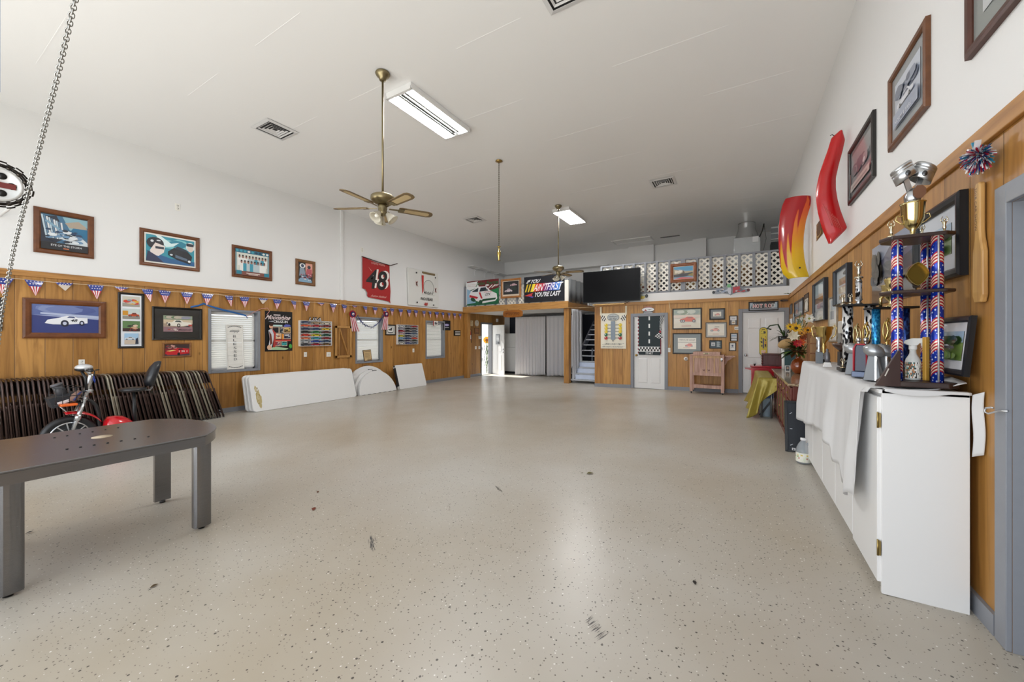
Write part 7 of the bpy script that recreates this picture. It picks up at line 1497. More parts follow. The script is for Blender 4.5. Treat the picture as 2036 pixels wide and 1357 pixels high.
# ---------------------------------------------------------------- trophies
def patriotic():
    m, n, L, b = nodes('stars_and_stripes_foil'); tc = n.new('ShaderNodeTexCoord'); sp = n.new('ShaderNodeSeparateXYZ'); L.new(tc.outputs['Object'], sp.inputs[0]); z = sp.outputs['Z']; an = math_(n, L, 'ARCTAN2', sp.outputs['Y'], sp.outputs['X'])
    w = math_(n, L, 'ADD', math_(n, L, 'MULTIPLY', z, 9.0), math_(n, L, 'MULTIPLY', math_(n, L, 'SINE', math_(n, L, 'MULTIPLY', an, 1.0)), .28)); fr = math_(n, L, 'FRACT', w); blue = math_(n, L, 'LESS_THAN', fr, .5)
    st = math_(n, L, 'GREATER_THAN', math_(n, L, 'SINE', math_(n, L, 'MULTIPLY', fr, 44.0)), .05); stripes = mix_(n, L, st, lin('A81E34'), lin('E6D2BE'))
    cb = n.new('ShaderNodeCombineXYZ'); L.new(math_(n, L, 'MULTIPLY', an, .0315), cb.inputs[0]); L.new(z, cb.inputs[1]); vo = n.new('ShaderNodeTexVoronoi'); vo.inputs['Scale'].default_value = 58; vo.inputs['Randomness'].default_value = .5; L.new(cb.outputs[0], vo.inputs['Vector']); star = math_(n, L, 'LESS_THAN', vo.outputs['Distance'], .3)
    c = mix_(n, L, blue, stripes, mix_(n, L, star, lin('12309A'), lin('C9D4F0'))); L.new(c, b.inputs['Base Color']); b.inputs['Roughness'].default_value = .22; b.inputs['Metallic'].default_value = .35; return m
FLAGC = patriotic()
def splash(name, c1, c2, sc):
    m, n, L, b = nodes(name); tc = n.new('ShaderNodeTexCoord'); mp = n.new('ShaderNodeMapping'); mp.inputs['Scale'].default_value = (1, 1, .55); L.new(tc.outputs['Object'], mp.inputs[0]); no = n.new('ShaderNodeTexVoronoi'); no.feature = 'SMOOTH_F1'; no.inputs['Scale'].default_value = sc; L.new(mp.outputs[0], no.inputs['Vector']); r = n.new('ShaderNodeMapRange'); r.inputs[1].default_value = .38; r.inputs[2].default_value = .5; L.new(no.outputs['Distance'], r.inputs[0]); L.new(mix_(n, L, r.outputs[0], lin(c1), lin(c2)), b.inputs['Base Color']); b.inputs['Metallic'].default_value = .55; b.inputs['Roughness'].default_value = .2; return m
SPL = splash('black_silver_foil', '14161C', 'D9DBDE', 62); BLUEF = splash('blue_foil', '1A6AA8', '3AA0D8', 120); DBLUE = splash('dark_blue_foil', '12245A', '2A4A90', 90)
TBASE = M('2E1D19', .35, 0, .3); TGOLD = M('CDBB84', .16, 1.0)
def cupprof(s, k=1.0): return [(0, 0), (.30 * s, 0), (.30 * s, .06 * s), (.12 * s, .12 * s), (.08 * s, .22 * s), (.12 * s, .3 * s), (.1 * s, .36 * s), (.3 * s, .6 * s), (.42 * s, .95 * s), (.46 * s, 1.35 * s * k), (.5 * s, 1.42 * s * k), (.45 * s, 1.42 * s * k), (.38 * s, .95 * s), (0, .5 * s)]
def handles(mb, c, s, m, x=.45):
    for q in (-1, 1): mb.tube([(c[0] + q * s * x, c[1], c[2] + s * 1.2), (c[0] + q * s * .75, c[1], c[2] + s * 1.25), (c[0] + q * s * .8, c[1], c[2] + s * 1.0), (c[0] + q * s * .55, c[1], c[2] + s * .75), (c[0] + q * s * .3, c[1], c[2] + s * .62)], .035 * s, m, 8)
def figurine(mb, c, s, m):
    mb.lathe([(0, 0), (.3 * s, 0), (.3 * s, .12 * s), (.1 * s, .2 * s)], m, c, 14); mb.lathe([(.06 * s, .2 * s), (.14 * s, .45 * s), (.1 * s, .7 * s), (.16 * s, .95 * s), (.06 * s, 1.08 * s), (0, 1.1 * s)], m, c, 12); mb.ball((c[0], c[1], c[2] + 1.2 * s), .1 * s, m, 10, 8)
    for q in (-1, 1): mb.tube([(c[0] + q * .13 * s, c[1], c[2] + .95 * s), (c[0] + q * .25 * s, c[1], c[2] + 1.2 * s), (c[0] + q * .12 * s, c[1], c[2] + 1.5 * s)], .035 * s, m, 6)
def big_trophy():
    cx, cy = .805, 2.885; t = thing('trophy', 'tall three tier trophy with stars and stripes columns and a piston on top', 'trophy', (cx, cy, TZ)); CR = .0235
    def plan(s): return [(-.155 * s, -.03), (-.12 * s, -.115 * s), (.1 * s, -.125 * s), (.145 * s, -.09 * s), (.15 * s, .09 * s), (.12 * s, .135 * s), (-.02 * s, .135 * s), (-.13 * s, .04)]
    TR_ = Matrix.Rotation(radians(0), 4, 'Z')
    for nm, z0, z1 in (('base', 0, .03), ('middle_shelf', .49, .508), ('top_shelf', .778, .798)): mb = MB(); mb.slab(plan(1.0 if z0 == 0 else .93), z0, z1, TBASE, TR_); mb.build(nm, t, bevel=.006)
    cols = [(-.08, -.07), (.065, -.09), (.082, .1), (.115, .075)]
    for (x, y) in cols:
        q = TR_ @ Vector((x, y, 0))
        for z0, z1 in ((.03, .49), (.508, .778)):
            mb = MB(); mb.cyl((0, 0, z0), (0, 0, z1), CR, FLAGC, 28); o = mb.build('column', t); o.location = (q.x, q.y, 0); mb = MB(); an = atan2(-cy, -cx) + .15; mb.tube([(CR * cos(an), CR * sin(an), z0 + .003), (CR * cos(an), CR * sin(an), z1 - .003)], .0045, M('D4D6DC', .25, .7), 6); mb.build('silver_strip', o)
    mb = MB(); mb.lathe(cupprof(.105, 1.25), TGOLD, (-.0, 0, .798), 28); handles(mb, (-.0, 0, .815), .085, TGOLD, .52); mb.build('cup', t)
    # piston pair on the cup
    z = 0; mb = MB(); AL = M('B4B6B8', .28, .95)
    for (x, y, tl, zz) in ((-.055, -.015, -.45, 0), (.06, .02, .45, -.01)):
        T = Matrix.Translation((-.02 + x, y, z + .155 + zz)) @ Matrix.Rotation(tl, 4, 'Y'); mb.lathe([(0, .055), (.066, .055), (.07, .05), (.07, .035), (.065, .033), (.07, .028), (.07, .02), (.066, .018), (.07, .014), (.07, -.035), (.06, -.037), (.058, .01), (0, .012)], AL, T=T, n=32)
        mb.cyl(T @ Vector((0, -.072, -.01)), T @ Vector((0, .072, -.01)), .016, M('5A5C60', .3, .9), 14); mb.beam(T @ Vector((0, 0, 0)), Vector((-.02 + x * .12, 0, z + .02)), .032, .02, AL, (0, 1, 0))
    pk = mb.build('piston', t); pk.scale = (.66, .66, .92); pk.location = (.013, 0, 1.0); mb = MB(); mb.cyl((-.02, -.035, z + .02), (-.02, .035, z + .02), .045, AL, 24); mb.lathe([(.03, -.008), (.046, -.008), (.046, .012), (.03, .012)], AL, (-.02, 0, z - .015), 20, cap=False); pk = mb.build('crank_journal', t); pk.scale = (.66, .66, .92); pk.location = (.013, 0, 1.0); mb = MB(); mb.slab([(.04 * cos(pi * k / 4 + .4), .04 * sin(pi * k / 4 + .4)) for k in range(8)], 0, .012, M('6A4630', .45), Matrix.Translation((.005, -.045, z + .035)) @ Matrix.Rotation(pi / 2, 4, 'X')); pk = mb.build('wooden_badge', t); pk.scale = (.66, .66, .92); pk.location = (.013, 0, 1.0)
    for (x, y, s_) in ((-.1, -.06, .06), (.1, -.06, .055), (.05, .05, .05)): mb = MB(); q = TR_ @ Vector((x, y, 0)); figurine(mb, (q.x, q.y, .798), s_, M('D9D2B8', .18, 1.0)); mb.build('figurine', t)
    q = TR_ @ Vector((.0, -.06, 0)); mb = MB(); c0 = Vector((q.x, q.y, .508)); N = 24; v = []
    for w_, y_ in ((1, -.02), (1, .02)):
        for k in range(N): a = 2 * pi * k / N; r = (abs(cos(a)) ** 1.6 + abs(sin(a)) ** 1.6) ** (-1 / 1.0) * .05; v.append((c0.x + r * .85 * cos(a), c0.y + y_ * .6, c0.z + .085 + r * 1.2 * sin(a)))
    mb.add(v, [(k, (k + 1) % N, N + (k + 1) % N, N + k) for k in range(N)], M('A08A50', .22, 1.0)); mb.add([p_ for p_ in v[N:]], [tuple(range(N))], M('6A5420', .3, .9)); mb.build('diamond_ornament', t, solid=.003)
    q = TR_ @ Vector((-.06, .03, 0)); mb = MB(); mb.lathe(cupprof(.06, .9), TGOLD, (q.x - .02, q.y, .508), 24); mb.build('gold_cup', t)
big_trophy()
def column_trophy(name, label, px, py, h, cols, m, topc, r=.03, base=.2, twist=0.3, m2=None):
    p = Vector((px, py, TZ)); t = thing(name, label, 'trophy', p, twist); w = base
    mb = MB(); mb.box(-w / 2 - .02, w / 2 + .02, -.08, .08, 0, .025, BLACK); mb.box(-w / 2, w / 2, -.06, .06, .025, .055, BLACK); mb.build('base', t, bevel=.004); xs = [-w / 2 + .035, w / 2 - .035] if cols == 2 else [0]
    for x in xs: mb = MB(); mb.cyl((0, 0, .055), (0, 0, h), r, m2 if m2 and x > 0 else m, 24); o = mb.build('column', t); o.location = (x, 0, 0)
    mb = MB(); mb.box(-w / 2 - .01, w / 2 + .01, -.055, .055, h, h + .014, BLACK); mb.build('top_shelf', t, bevel=.003)
    if topc: topc(t, h + .014, w)
    for x in (-w / 2 - .005,): mb = MB(); figurine(mb, (x, -.06, .025), .05, M('D8CBB0', .2, 1.0)); mb.build('figurine', t)
    return t
def top_tower(t, z, w):
    z += 0; mb = MB(); mb.lathe([(0, 0), (.03, 0), (.012, .02), (.025, .04)], SILVER, (0, 0, z), 18); mb.build('riser', t); mb = MB(); mb.cyl((0, 0, z + .04), (0, 0, z + .17), .02, SPL, 22); mb.build('upper_column', t); mb = MB(); mb.lathe([(.023, .17), (.016, .19), (.01, .21), (0, .212)], SILVER, (0, 0, z), 18); figurine(mb, (0, 0, z + .2), .09, M('D9D4C4', .18, 1.0)); mb.build('figurine', t)
    for x in (-w / 2 + .0, -w / 2 + .045): mb = MB(); figurine(mb, (x, -.03, z), .055, M('D9D4C4', .18, 1.0)); mb.build('figurine', t)
column_trophy('trophy', 'black and silver two column trophy behind the silver football trophies', .79, 3.90, .50, 2, SPL, top_tower, .033, .2, .0)
def top_cup(t, z, w): mb = MB(); mb.lathe(cupprof(.1), TGOLD, (0, 0, z), 24); mb.ball((0, 0, z + .17), .025, TGOLD, 10, 8); mb.build('cup', t); mb = MB(); mb.tube([(-.07, -.04, z), (-.07, -.04, z + .05), (-.05, -.04, z + .08), (-.06, -.04, z + .1)], .009, TGOLD, 6); mb.build('figurine', t)
column_trophy('trophy', 'blue two column trophy right behind the stars and stripes trophy', .845, 3.40, .444, 2, BLUEF, top_cup, .022, .22, .2, DBLUE)
def gold_cup():
    t = thing('trophy_cup', 'big gold loving cup with handles at the far end of the cabinet', 'trophy', (.76, 5.12, TZ)); mb = MB(); mb.box(-.1, .1, -.08, .08, 0, .02, BLACK); mb.box(-.085, .085, -.07, .07, .02, .1, BLACK); mb.build('base', t, bevel=.004); mb = MB(); mb.box(-.06, .06, -.071, -.0705, .05, .095, SILVER); mb.box(-.07, .07, -.055, .055, .1, .13, SILVER); mb.build('plate', t); mb = MB(); s = .2; pr = [(.0, 0), (.05, 0), (.05, .02), (.03, .05), (.045, .1), (.03, .13), (.035, .16), (.08, .2), (.125, .28), (.14, .38), (.148, .385), (.14, .39), (.12, .3), (.0, .19)]
    mb.lathe(pr, GOLD, (0, 0, .13), 32); mb.build('cup', t); mb = MB()
    for q in (-1, 1): mb.tube([(q * .135, 0, .48), (q * .17, 0, .54), (q * .195, 0, .5), (q * .18, 0, .4), (q * .11, 0, .34)], .011, M('CDBB84', .15, 1.0), 8)
    mb.build('handle', t); t.scale = (.52, .52, .72)
gold_cup()
def football(label, x, y, rz, s=1.0):
    t = thing('football_trophy', label, 'trophy', (x, y, TZ), rz, 'silver football trophies on the white sheet'); m = M('74777B', .45, .35); h = .2 * s
    mb = MB(); v = []
    for z, w, d in ((0, .055, .05), (h, .028, .03)):
        v += [(-w * s, -d * s, z), (w * s, -d * s, z), (w * s, d * s, z), (-w * s, d * s, z)]
    mb.add(v, [(0, 1, 2, 3), (4, 5, 6, 7)] + [(k, (k + 1) % 4, 4 + (k + 1) % 4, 4 + k) for k in range(4)], m); mb.build('stand', t, bevel=.003); mb = MB(); mb.box(.018 * s, .03 * s, -.052 * s, -.03 * s, 0, h, M('D8DADC', .25, .8)); mb.build('ridge', t)
    T = Matrix.Translation((0, 0, h + .042 * s)) @ Matrix.Rotation(radians(28), 4, 'Y'); mb = MB(); mb.lathe([(0, -.072), (.02, -.066), (.045, -.042), (.056, 0), (.045, .042), (.02, .066), (0, .072)], M('A4A7AB', .32, .7), T=T @ Matrix.Rotation(pi / 2, 4, 'Y') @ Matrix.Scale(s, 4), n=28); b = mb.build('football', t); mb = MB()
    for k in range(5): q = T @ Vector(((k - 2) * .014 * s, -.03 * s, .048 * s)); mb.cyl(q - Vector((0, .01 * s, 0)), q + Vector((0, .01 * s, 0)), .0025 * s, M('8A8D90', .4, .7), 6)
    mb.build('lacing', b)
football('silver football trophy farthest of three, partly hidden by the red and navy trophy', .69, 3.56, -.3, .74); football('silver football trophy between the red and navy trophy and the flag columns', .70, 3.12, -.45, .74); football('silver football trophy half hidden behind the dark wedge plaque', .765, 3.19, -.5, .74)
t = thing('navy_trophy', 'red and navy upright trophy between two silver footballs', 'trophy', (.692, 3.35, TZ), -.45); t.scale = (.72, .72, .8); NV = M('26304A', .35); mb = MB(); mb.box(-.06, .06, -.05, .05, 0, .045, M('54607A', .35, .3)); mb.build('base', t, bevel=.005); mb = MB(); mb.prism([(-.045, .045), (.045, .045), (.04, .24), (.028, .265), (-.028, .265), (-.04, .24)], -.03, .03, NV); mb.build('body', t, bevel=.006); mb = MB(); RDm = M('A32030', .35); mb.tube([(-.045, -.033, .05), (-.043, -.033, .24), (-.03, -.033, .268), (.03, -.033, .268), (.043, -.033, .24), (.045, -.033, .05)], .007, RDm, 8); mb.box(-.055, -.045, -.03, .03, .05, .24, RDm); mb.build('red_edging', t); mb = MB()
for x in (-.02, .03): mb.cyl((x, 0, .265), (x, 0, .29), .012, CHROME); mb.ball((x, 0, .305), .02, CHROME, 12, 8)
mb.build('chrome_ball', t)
# dark wedge plaque, spray bottle, stick, photo
def wedge():
    p0, p1, p2 = P(1740, 768, Y=2.98), P(1800, 690, Y=2.98), P(1800, 768, Y=2.98); t = thing('wedge_plaque', 'dark brown slanted wooden plaque in front of the flag columns', 'plaque', (.655, 2.775, TZ)); t.scale = (.72, 1, 1); mb = MB(); mb.prism([(-.04, 0), (.085, .19), (.10, .19), (.10, 0)], -.008, .008, M('321C18', .3, 0, .4)); mb.build('board', t, bevel=.003); mb = MB(); mb.beam((.015, -.0095, .055), (.035, -.0095, .095), .006, .003, M('D0CCC4', .3, .6), (0, 1, 0)); mb.build('silver_plate', t)
wedge()
def spray():
    t = thing('spray_bottle', 'white trigger spray bottle on the trophy base', 'spray bottle', (.80, 2.865, TZ + .032), radians(0)); t.scale = (.76, .76, .98); WP = M('DCDEDC', .4); mb = MB(); mb.lathe([(0, 0), (.036, 0), (.04, .006), (.04, .1), (.036, .115), (.02, .14), (.017, .15), (.017, .175)], M('D0D3D2', .3, alpha=.9), n=28); mb.build('bottle', t)
    mb = MB(); mb.lathe([(.019, .165), (.021, .168), (.021, .188), (.0, .19)], WP, n=22); mb.prism([(-.045, .2), (-.04, .215), (-.005, .228), (.05, .228), (.062, .222), (.062, .205), (.03, .2), (.02, .188), (-.02, .188)], -.014, .014, WP); tr = mb.build('spray_head', t, bevel=.004); mb = MB(); mb.prism([(.038, .205), (.048, .205), (.06, .17), (.056, .165), (.046, .178)], -.006, .006, WP); mb.build('trigger', tr)
    mb = MB(); R = random.Random(4); an0 = atan2(-2.985, -.815)
    for k in range(26):
        for j in range(9):
            a0 = an0 - 1.6 + 3.2 * k / 26; z0 = .012 + j * .0095; c = R.choice(['3A4A48', '2A3230', 'A86A3A', '4A8A84', 'C9C4B8', 'DCDCD8'] if k < 15 else ['DCDCD8', 'C9C9C4', '2A2A2A', 'E2E2DE']); mb.add([(.0408 * cos(a0), .0408 * sin(a0), z0), (.0408 * cos(a0 + .123), .0408 * sin(a0 + .123), z0), (.0408 * cos(a0 + .123), .0408 * sin(a0 + .123), z0 + .0095), (.0408 * cos(a0), .0408 * sin(a0), z0 + .0095)], [(0, 1, 2, 3)], M(c, .45))
    mb.build('label', t)
spray()
t = thing('wooden_stick', 'pale gold wooden block standing between the flag columns', 'wood block', (.845, 2.85, TZ + .032), .5); mb = MB(); mb.box(-.010, .010, -.010, .010, 0, .23, M('B98E3C', .35, .2)); mb.build('block', t, bevel=.003)
def d_carlawn(a): a.rect(0, 0, 1, 1, '6E8A3E'); a.rect(0, .62, 1, 1, '9FB8CE'); a.blobs(0, .52, 1, .86, ['2E4A26', '3A5A30', '284022'], 36, .22, 3, 1.2); a.blobs(0, .0, 1, .35, ['7E9A46', '5E7A34'], 14, .3, 4); a.car(.5, .46, .8, .2, '2E4048', 'B9C4CA')
def d_green(a): a.rect(0, 0, 1, 1, '5E7A44'); a.rect(0, .62, 1, 1, 'A9C0D4'); a.blobs(0, .5, 1, .82, ['3A5A30', '4A6A3C', '2E4A2A'], 34, .2, 5, 1.2); a.blobs(0, .05, 1, .4, ['7E9A5A', '6A8A4A', '8AA06A'], 20, .25, 6); a.poly([(0, .4), (1, .55), (1, .6), (0, .46)], '9A9A90')
c = P(1904, 748, Z=TZ); picture('black framed white matted photo of a dark car on grass, leaning on the boards', 'R', (1874, 637, 748, 1935, 632, 752), .03, .025, M('14171C', .3), d_carlawn, .045, 'DDDFE6', .7, tilt=radians(-5), loc=(.96, 2.93, TZ + .066), size=(.40, .30))
picture('large black framed white matted landscape photo behind the tall trophy', 'R', (1829, 436, 572, 1926, 378, 548), .05, .04, M('14171C', .3), d_green, .085, 'D4D9E2', .8)
def d_mount(a):
    a.rect(0, 0, 1, 1, '3E444E'); a.rect(0, .72, 1, 1, '8E96AA'); a.poly([(0, .62), (.3, .72), (.55, .93), (.8, .7), (1, .78), (1, .3), (0, .3)], '4E4C66'); a.poly([(0, .55), (.4, .66), (.7, .6), (1, .66), (1, .3), (0, .3)], '262C3C'); a.rect(0, .0, 1, .34, '1C1E22'); a.blobs(.0, .25, .32, .95, ['2A2622', '1E1C1A', '3A322A'], 40, .22, 2, .8); a.poly([(.2, .3), (1, .42), (1, .34), (.3, .24)], '5A4A40')
picture('dark glossy mountain landscape print on the boards behind the tall trophy', 'R', (1735.5, 493, 600, 1822, 443, 600), 0, .015, BLACK, d_mount, coat=1.0, name='canvas_print', cat='print')
# small things near the gold cup
t = thing('wooden_bowl', 'dark brown wooden bowl behind the gold cup', 'bowl', (.85, 4.6, TZ + .13)); mb = MB(); mb.lathe([(0, 0), (.05, 0), (.1, .05), (.11, .075), (.1, .07), (.05, .02), (0, .015)], M('3A2418', .35), n=24); mb.build('bowl', t); mb = MB(); mb.box(-.06, .06, -.05, .05, -.13, 0, M('1C1A1A', .4)); mb.build('stand', t)
p = P(1657, 727, Z=TZ); t = thing('small_figurine', 'small grey figurine on a white square base before the gold cup', 'figurine', (.67, 4.35, TZ)); t.scale = (.75, .75, .8); mb = MB(); mb.prism([(-.04, 0), (.04, 0), (.025, .05), (-.025, .05)], -.03, .03, WHITE); mb.build('base', t); mb = MB(); mb.lathe([(.02, .05), (.028, .09), (.024, .15), (.012, .17), (.016, .19), (0, .205)], M('6A6A70', .35, .5), n=18); mb.build('figure', t)
t = thing('silver_trophy', 'small silver stemmed trophy in front of the gold cup', 'trophy', (.69, 4.9, TZ)); t.scale = (.75, .75, .8); mb = MB(); mb.box(-.035, .035, -.035, .035, 0, .14, M('7E858C', .4, .4)); mb.build('base', t); mb = MB(); mb.lathe([(0, .14), (.04, .14), (.035, .16), (.02, .19), (.035, .22), (.028, .27), (.036, .33), (0, .335)], SILVER, n=20); mb.build('stem', t)
def loop_trophy(label, x, y, h, m):
    t = thing('loop_trophy', label, 'trophy', (x, y, TZ), .4); t.scale = (.6, .6, 1); mb = MB(); mb.box(-.04, .04, -.035, .035, 0, .05, BLACK); mb.build('base', t); mb = MB(); mb.cyl((0, 0, .05), (0, 0, h - .12), .012, m, 12); mb.build('stem', t); mb = MB()
    for s in (.05, .035): mb.tube([(s * cos(q) * .8, .012 * (s < .04), h - .06 + s * 1.3 * sin(q)) for q in [2 * pi * k / 20 for k in range(20)]], .006, m, 6, True)
    mb.tube([(-.02, 0, h - .12), (.01, 0, h - .06), (-.01, 0, h - .01), (.012, 0, h + .02)], .009, m, 6); mb.build('loop', t)
loop_trophy('gold looped trophy between the blue column and the flag columns', .80, 3.28, .36, GOLD); loop_trophy('gold looped trophy behind the navy trophy, farther', .775, 3.62, .35, GOLD); loop_trophy('pale gold looped trophy beside the black and silver columns', .735, 3.68, .34, M('BFB48A', .2, 1.0))

# ================================================================ upper right wall
def d_grey(a): a.rect(0, 0, 1, 1, 'B9C0CE'); a.rect(0, .62, 1, 1, 'C4CCDA'); a.blobs(0, .5, 1, .85, ['6A7488', '8A94A8', '5A6478'], 30, .2, 4); a.rect(0, .0, 1, .3, '9AA4B8'); a.car(.52, .42, .66, .24, 'D8DCE6', '5A647A'); a.text('NORM & EARL', .12, .04, .8, .13, 'D4D8E2')
picture('walnut framed grey race photo high on the right wall, second from the camera', 'R', (1774, 158, 302, 1851, 29.5, 210), .045, .03, wood_plain('brown_frame', '6A4226', .4, (6, 6, 6)), d_grey, .07, '8A8F92', .8)
A = P(1928.5, 0, X=XR); B = P(1936, 119.7, X=XR); y0 = (A.y); w = .85; h = .72
picture('walnut framed grey print at the top right corner, cut by the photo edge', 'R', None, .05, .03, wood_plain('red_brown_frame', '4E2A1E', .4, (6, 6, 6)), lambda a: (a.rect(0, 0, 1, 1, 'A4A9AC'), a.rect(0, 0, 1, .4, 'B9BDC0'), a.blobs(0, .3, 1, .9, ['8A9094', 'C4C8CA', '767C80'], 30, .2, 3)), .08, '7E8482', .8, loc=(XR - .001, P(1934, 100, X=XR).y - .36, P(1936, 119.7, X=XR).z)) if 0 else None
def wf(label, y, z, w, h, fw, fm, draw, matw, matc):
    t = thing('framed_picture', label, 'framed picture', (XR - .001, y, z), WR['R']); mb = MB(); ring(mb, w, h, fw, .03, fm); mb.build('frame', t); iw, ih = w - 2 * fw, h - 2 * fw; mb = MB(); mb.box(-iw / 2, iw / 2, -.01, -.001, fw, fw + ih, M(matc, .5, 0, .8)); mb.build('mat_board', t); a = Art(iw - 2 * matw, ih - 2 * matw, .45, .8); draw(a); a.build('picture', t, (0, -.012, fw + matw))
q0 = P(1932, 119, X=XR); wf('walnut framed grey print at the top right corner, cut by the photo edge', q0.y - .31, q0.z, .62, .66, .05, wood_plain('red_brown_frame', '4E2A1E', .4, (6, 6, 6)), lambda a: (a.rect(0, 0, 1, 1, 'A4A9AC'), a.rect(0, 0, 1, .4, 'B9BDC0'), a.blobs(0, .3, 1, .9, ['8A9094', 'C4C8CA', '767C80'], 30, .2, 3)), .09, '7E8482')
def d_blk(a): a.rect(0, 0, 1, 1, '6E7478'); a.rect(0, .6, 1, 1, '84898C'); a.blobs(0, .3, 1, .7, ['565E68', '8A9094', '4A525E'], 24, .2, 3); a.rect(0, .0, 1, .18, 'B4B2AC'); a.rect(.1, .05, .9, .1, '8A8884'); a.rect(0, .1, .03, .5, '8A3A34'); a.ell(.75, .42, .06, .06, 'C9CCCE')
picture('black framed dim grey print beside the red fender', 'R', (1692, 295, 405, 1742.5, 224, 355), .05, .03, M('1C1815', .35), d_blk, .05, '5E6466', .9)
def d_tiny(a): a.rect(0, 0, 1, 1, '7A5A34'); a.blobs(0, 0, 1, 1, ['2A2018', 'B48A4A', '4A3420', 'D8C49A'], 24, .4, 3, 1)
picture('small brown photo half hidden behind the red fender', 'R', (1624, 441, 478, 1637, 436, 466), 0, .008, BLACK, d_tiny, name='photo_print', cat='photo')
def fender(name, label, left, right, Yp, bulge, m, hook=None, extra=None):
    """left / right: outline of the sheet from top to bottom, measured in the plane y = Yp standing out from the wall"""
    def samp(pts, v):
        f = v * (len(pts) - 1); i = min(int(f), len(pts) - 2); f -= i; a, b = Vector((*pts[i], 0)), Vector((*pts[i + 1], 0)); return a.lerp(b, f)
    t = thing(name, label, 'car fender', (XR, Yp, 0)); O = Vector((XR, Yp, 0)); mb = MB()
    def fn(u, v):
        a, b = samp(left, v), samp(right, v); q = a.lerp(b, u); p = P(q.x, q.y, Y=Yp); p.x = min(p.x, XR - .004); p.y -= bulge * sin(pi * (u * .85 + .08)) ** .7; return p - O
    mb.grid(fn, 22, 40, m); mb.build('sheet_panel', t, solid=.006, subd=1, fixn=True)
    if extra: extra(t, fn)
    return t
REDP = M('B4060C', .22, 0, .35)
def emb(t, fn):
    mb = MB()
    for k in range(7): mb.tube([fn(.25 + .09 * k * .8, .66 + .02 * k) + Vector((0, -.006, 0)), fn(.38 + .09 * k * .75, .84 + .012 * k) + Vector((0, -.006, 0))], .0025, M('C9544E', .3), 5)
    mb.build('etched_lettering', t); mb = MB(); q = fn(.05, .07); mb.tube([q, q + Vector((-.02, 0, .02)), q + Vector((-.035, 0, .01))], .004, BLACK, 5); mb.build('hook', t)
fender('car_fender', 'glossy plain red car fender mounted on the right wall', [(1667, 264), (1652, 277), (1645, 300), (1636, 325), (1628, 348), (1623, 372), (1621, 395), (1624, 420), (1631, 448), (1639, 470), (1647, 487)], [(1674, 264), (1679, 280), (1674, 303), (1667, 328), (1661, 355), (1661, 377), (1664.5, 399), (1670, 419), (1677, 438), (1684, 455), (1650, 488)], 5.42, .07, REDP, extra=emb)
def flame_mat():
    m, n, L, b = nodes('flame_paint'); tc = n.new('ShaderNodeTexCoord'); sp = n.new('ShaderNodeSeparateXYZ'); L.new(tc.outputs['UV'], sp.inputs[0]); u, v = sp.outputs[0], sp.outputs[1]
    r = n.new('ShaderNodeValToRGB'); e = r.color_ramp.elements; e[0].position = .0; e[0].color = lin('D9B800'); e[1].position = .75; e[1].color = lin('E0602A'); x = e.new(.35); x.color = lin('DFAE10'); x2 = e.new(.5); x2.color = lin('E0901A'); L.new(v, r.inputs[0])
    w = math_(n, L, 'ADD', math_(n, L, 'MULTIPLY', math_(n, L, 'SINE', math_(n, L, 'ADD', math_(n, L, 'MULTIPLY', u, 26.0), -1.2)), .15), math_(n, L, 'ADD', .34, math_(n, L, 'MULTIPLY', math_(n, L, 'MAXIMUM', math_(n, L, 'SUBTRACT', u, .3), 0.0), .95)))
    k = n.new('ShaderNodeMapRange'); L.new(math_(n, L, 'SUBTRACT', v, w), k.inputs[0]); k.inputs[1].default_value = -.01; k.inputs[2].default_value = .012
    gl = n.new('ShaderNodeMapRange'); L.new(math_(n, L, 'SUBTRACT', v, w), gl.inputs[0]); gl.inputs[1].default_value = -.09; gl.inputs[2].default_value = 0
    c = mix_(n, L, math_(n, L, 'MULTIPLY', gl.outputs[0], .7), r.outputs[0], lin('D2541A')); c = mix_(n, L, k.outputs[0], c, lin('A80A16')); L.new(c, b.inputs['Base Color']); b.inputs['Roughness'].default_value = .22; b.inputs['Coat Weight'].default_value = .35; return m
def uvfix(t, nu, nv):
    o = kids(t)[0]; me = o.data; uv = me.uv_layers.new(name='UVMap')
    for l in me.loops: i = l.vertex_index; uv.data[l.index].uv = ((i % (nu + 1)) / nu, 1 - (i // (nu + 1)) / nv)
FM = flame_mat()
t = fender('flame_fender', 'red car fender with yellow and orange flames at the loft corner', [(1561, 397), (1555, 410), (1550, 430), (1547.5, 455), (1547, 480), (1548, 505), (1551, 530), (1556, 546), (1566, 556)], [(1612, 391), (1614, 401), (1608, 420), (1602, 440), (1597.5, 470), (1597, 495), (1599, 515), (1603, 535), (1608.5, 552)], 7.9, .12, FM); uvfix(t, 22, 40)
mb = MB()
p = P(1590, 533, Y=7.78); mb.cyl((p.x - XR, p.y - 7.9 - .03, p.z), (p.x - XR, p.y - 7.9 + .0, p.z), .012, BLACK, 10); mb.build('bolt', t)

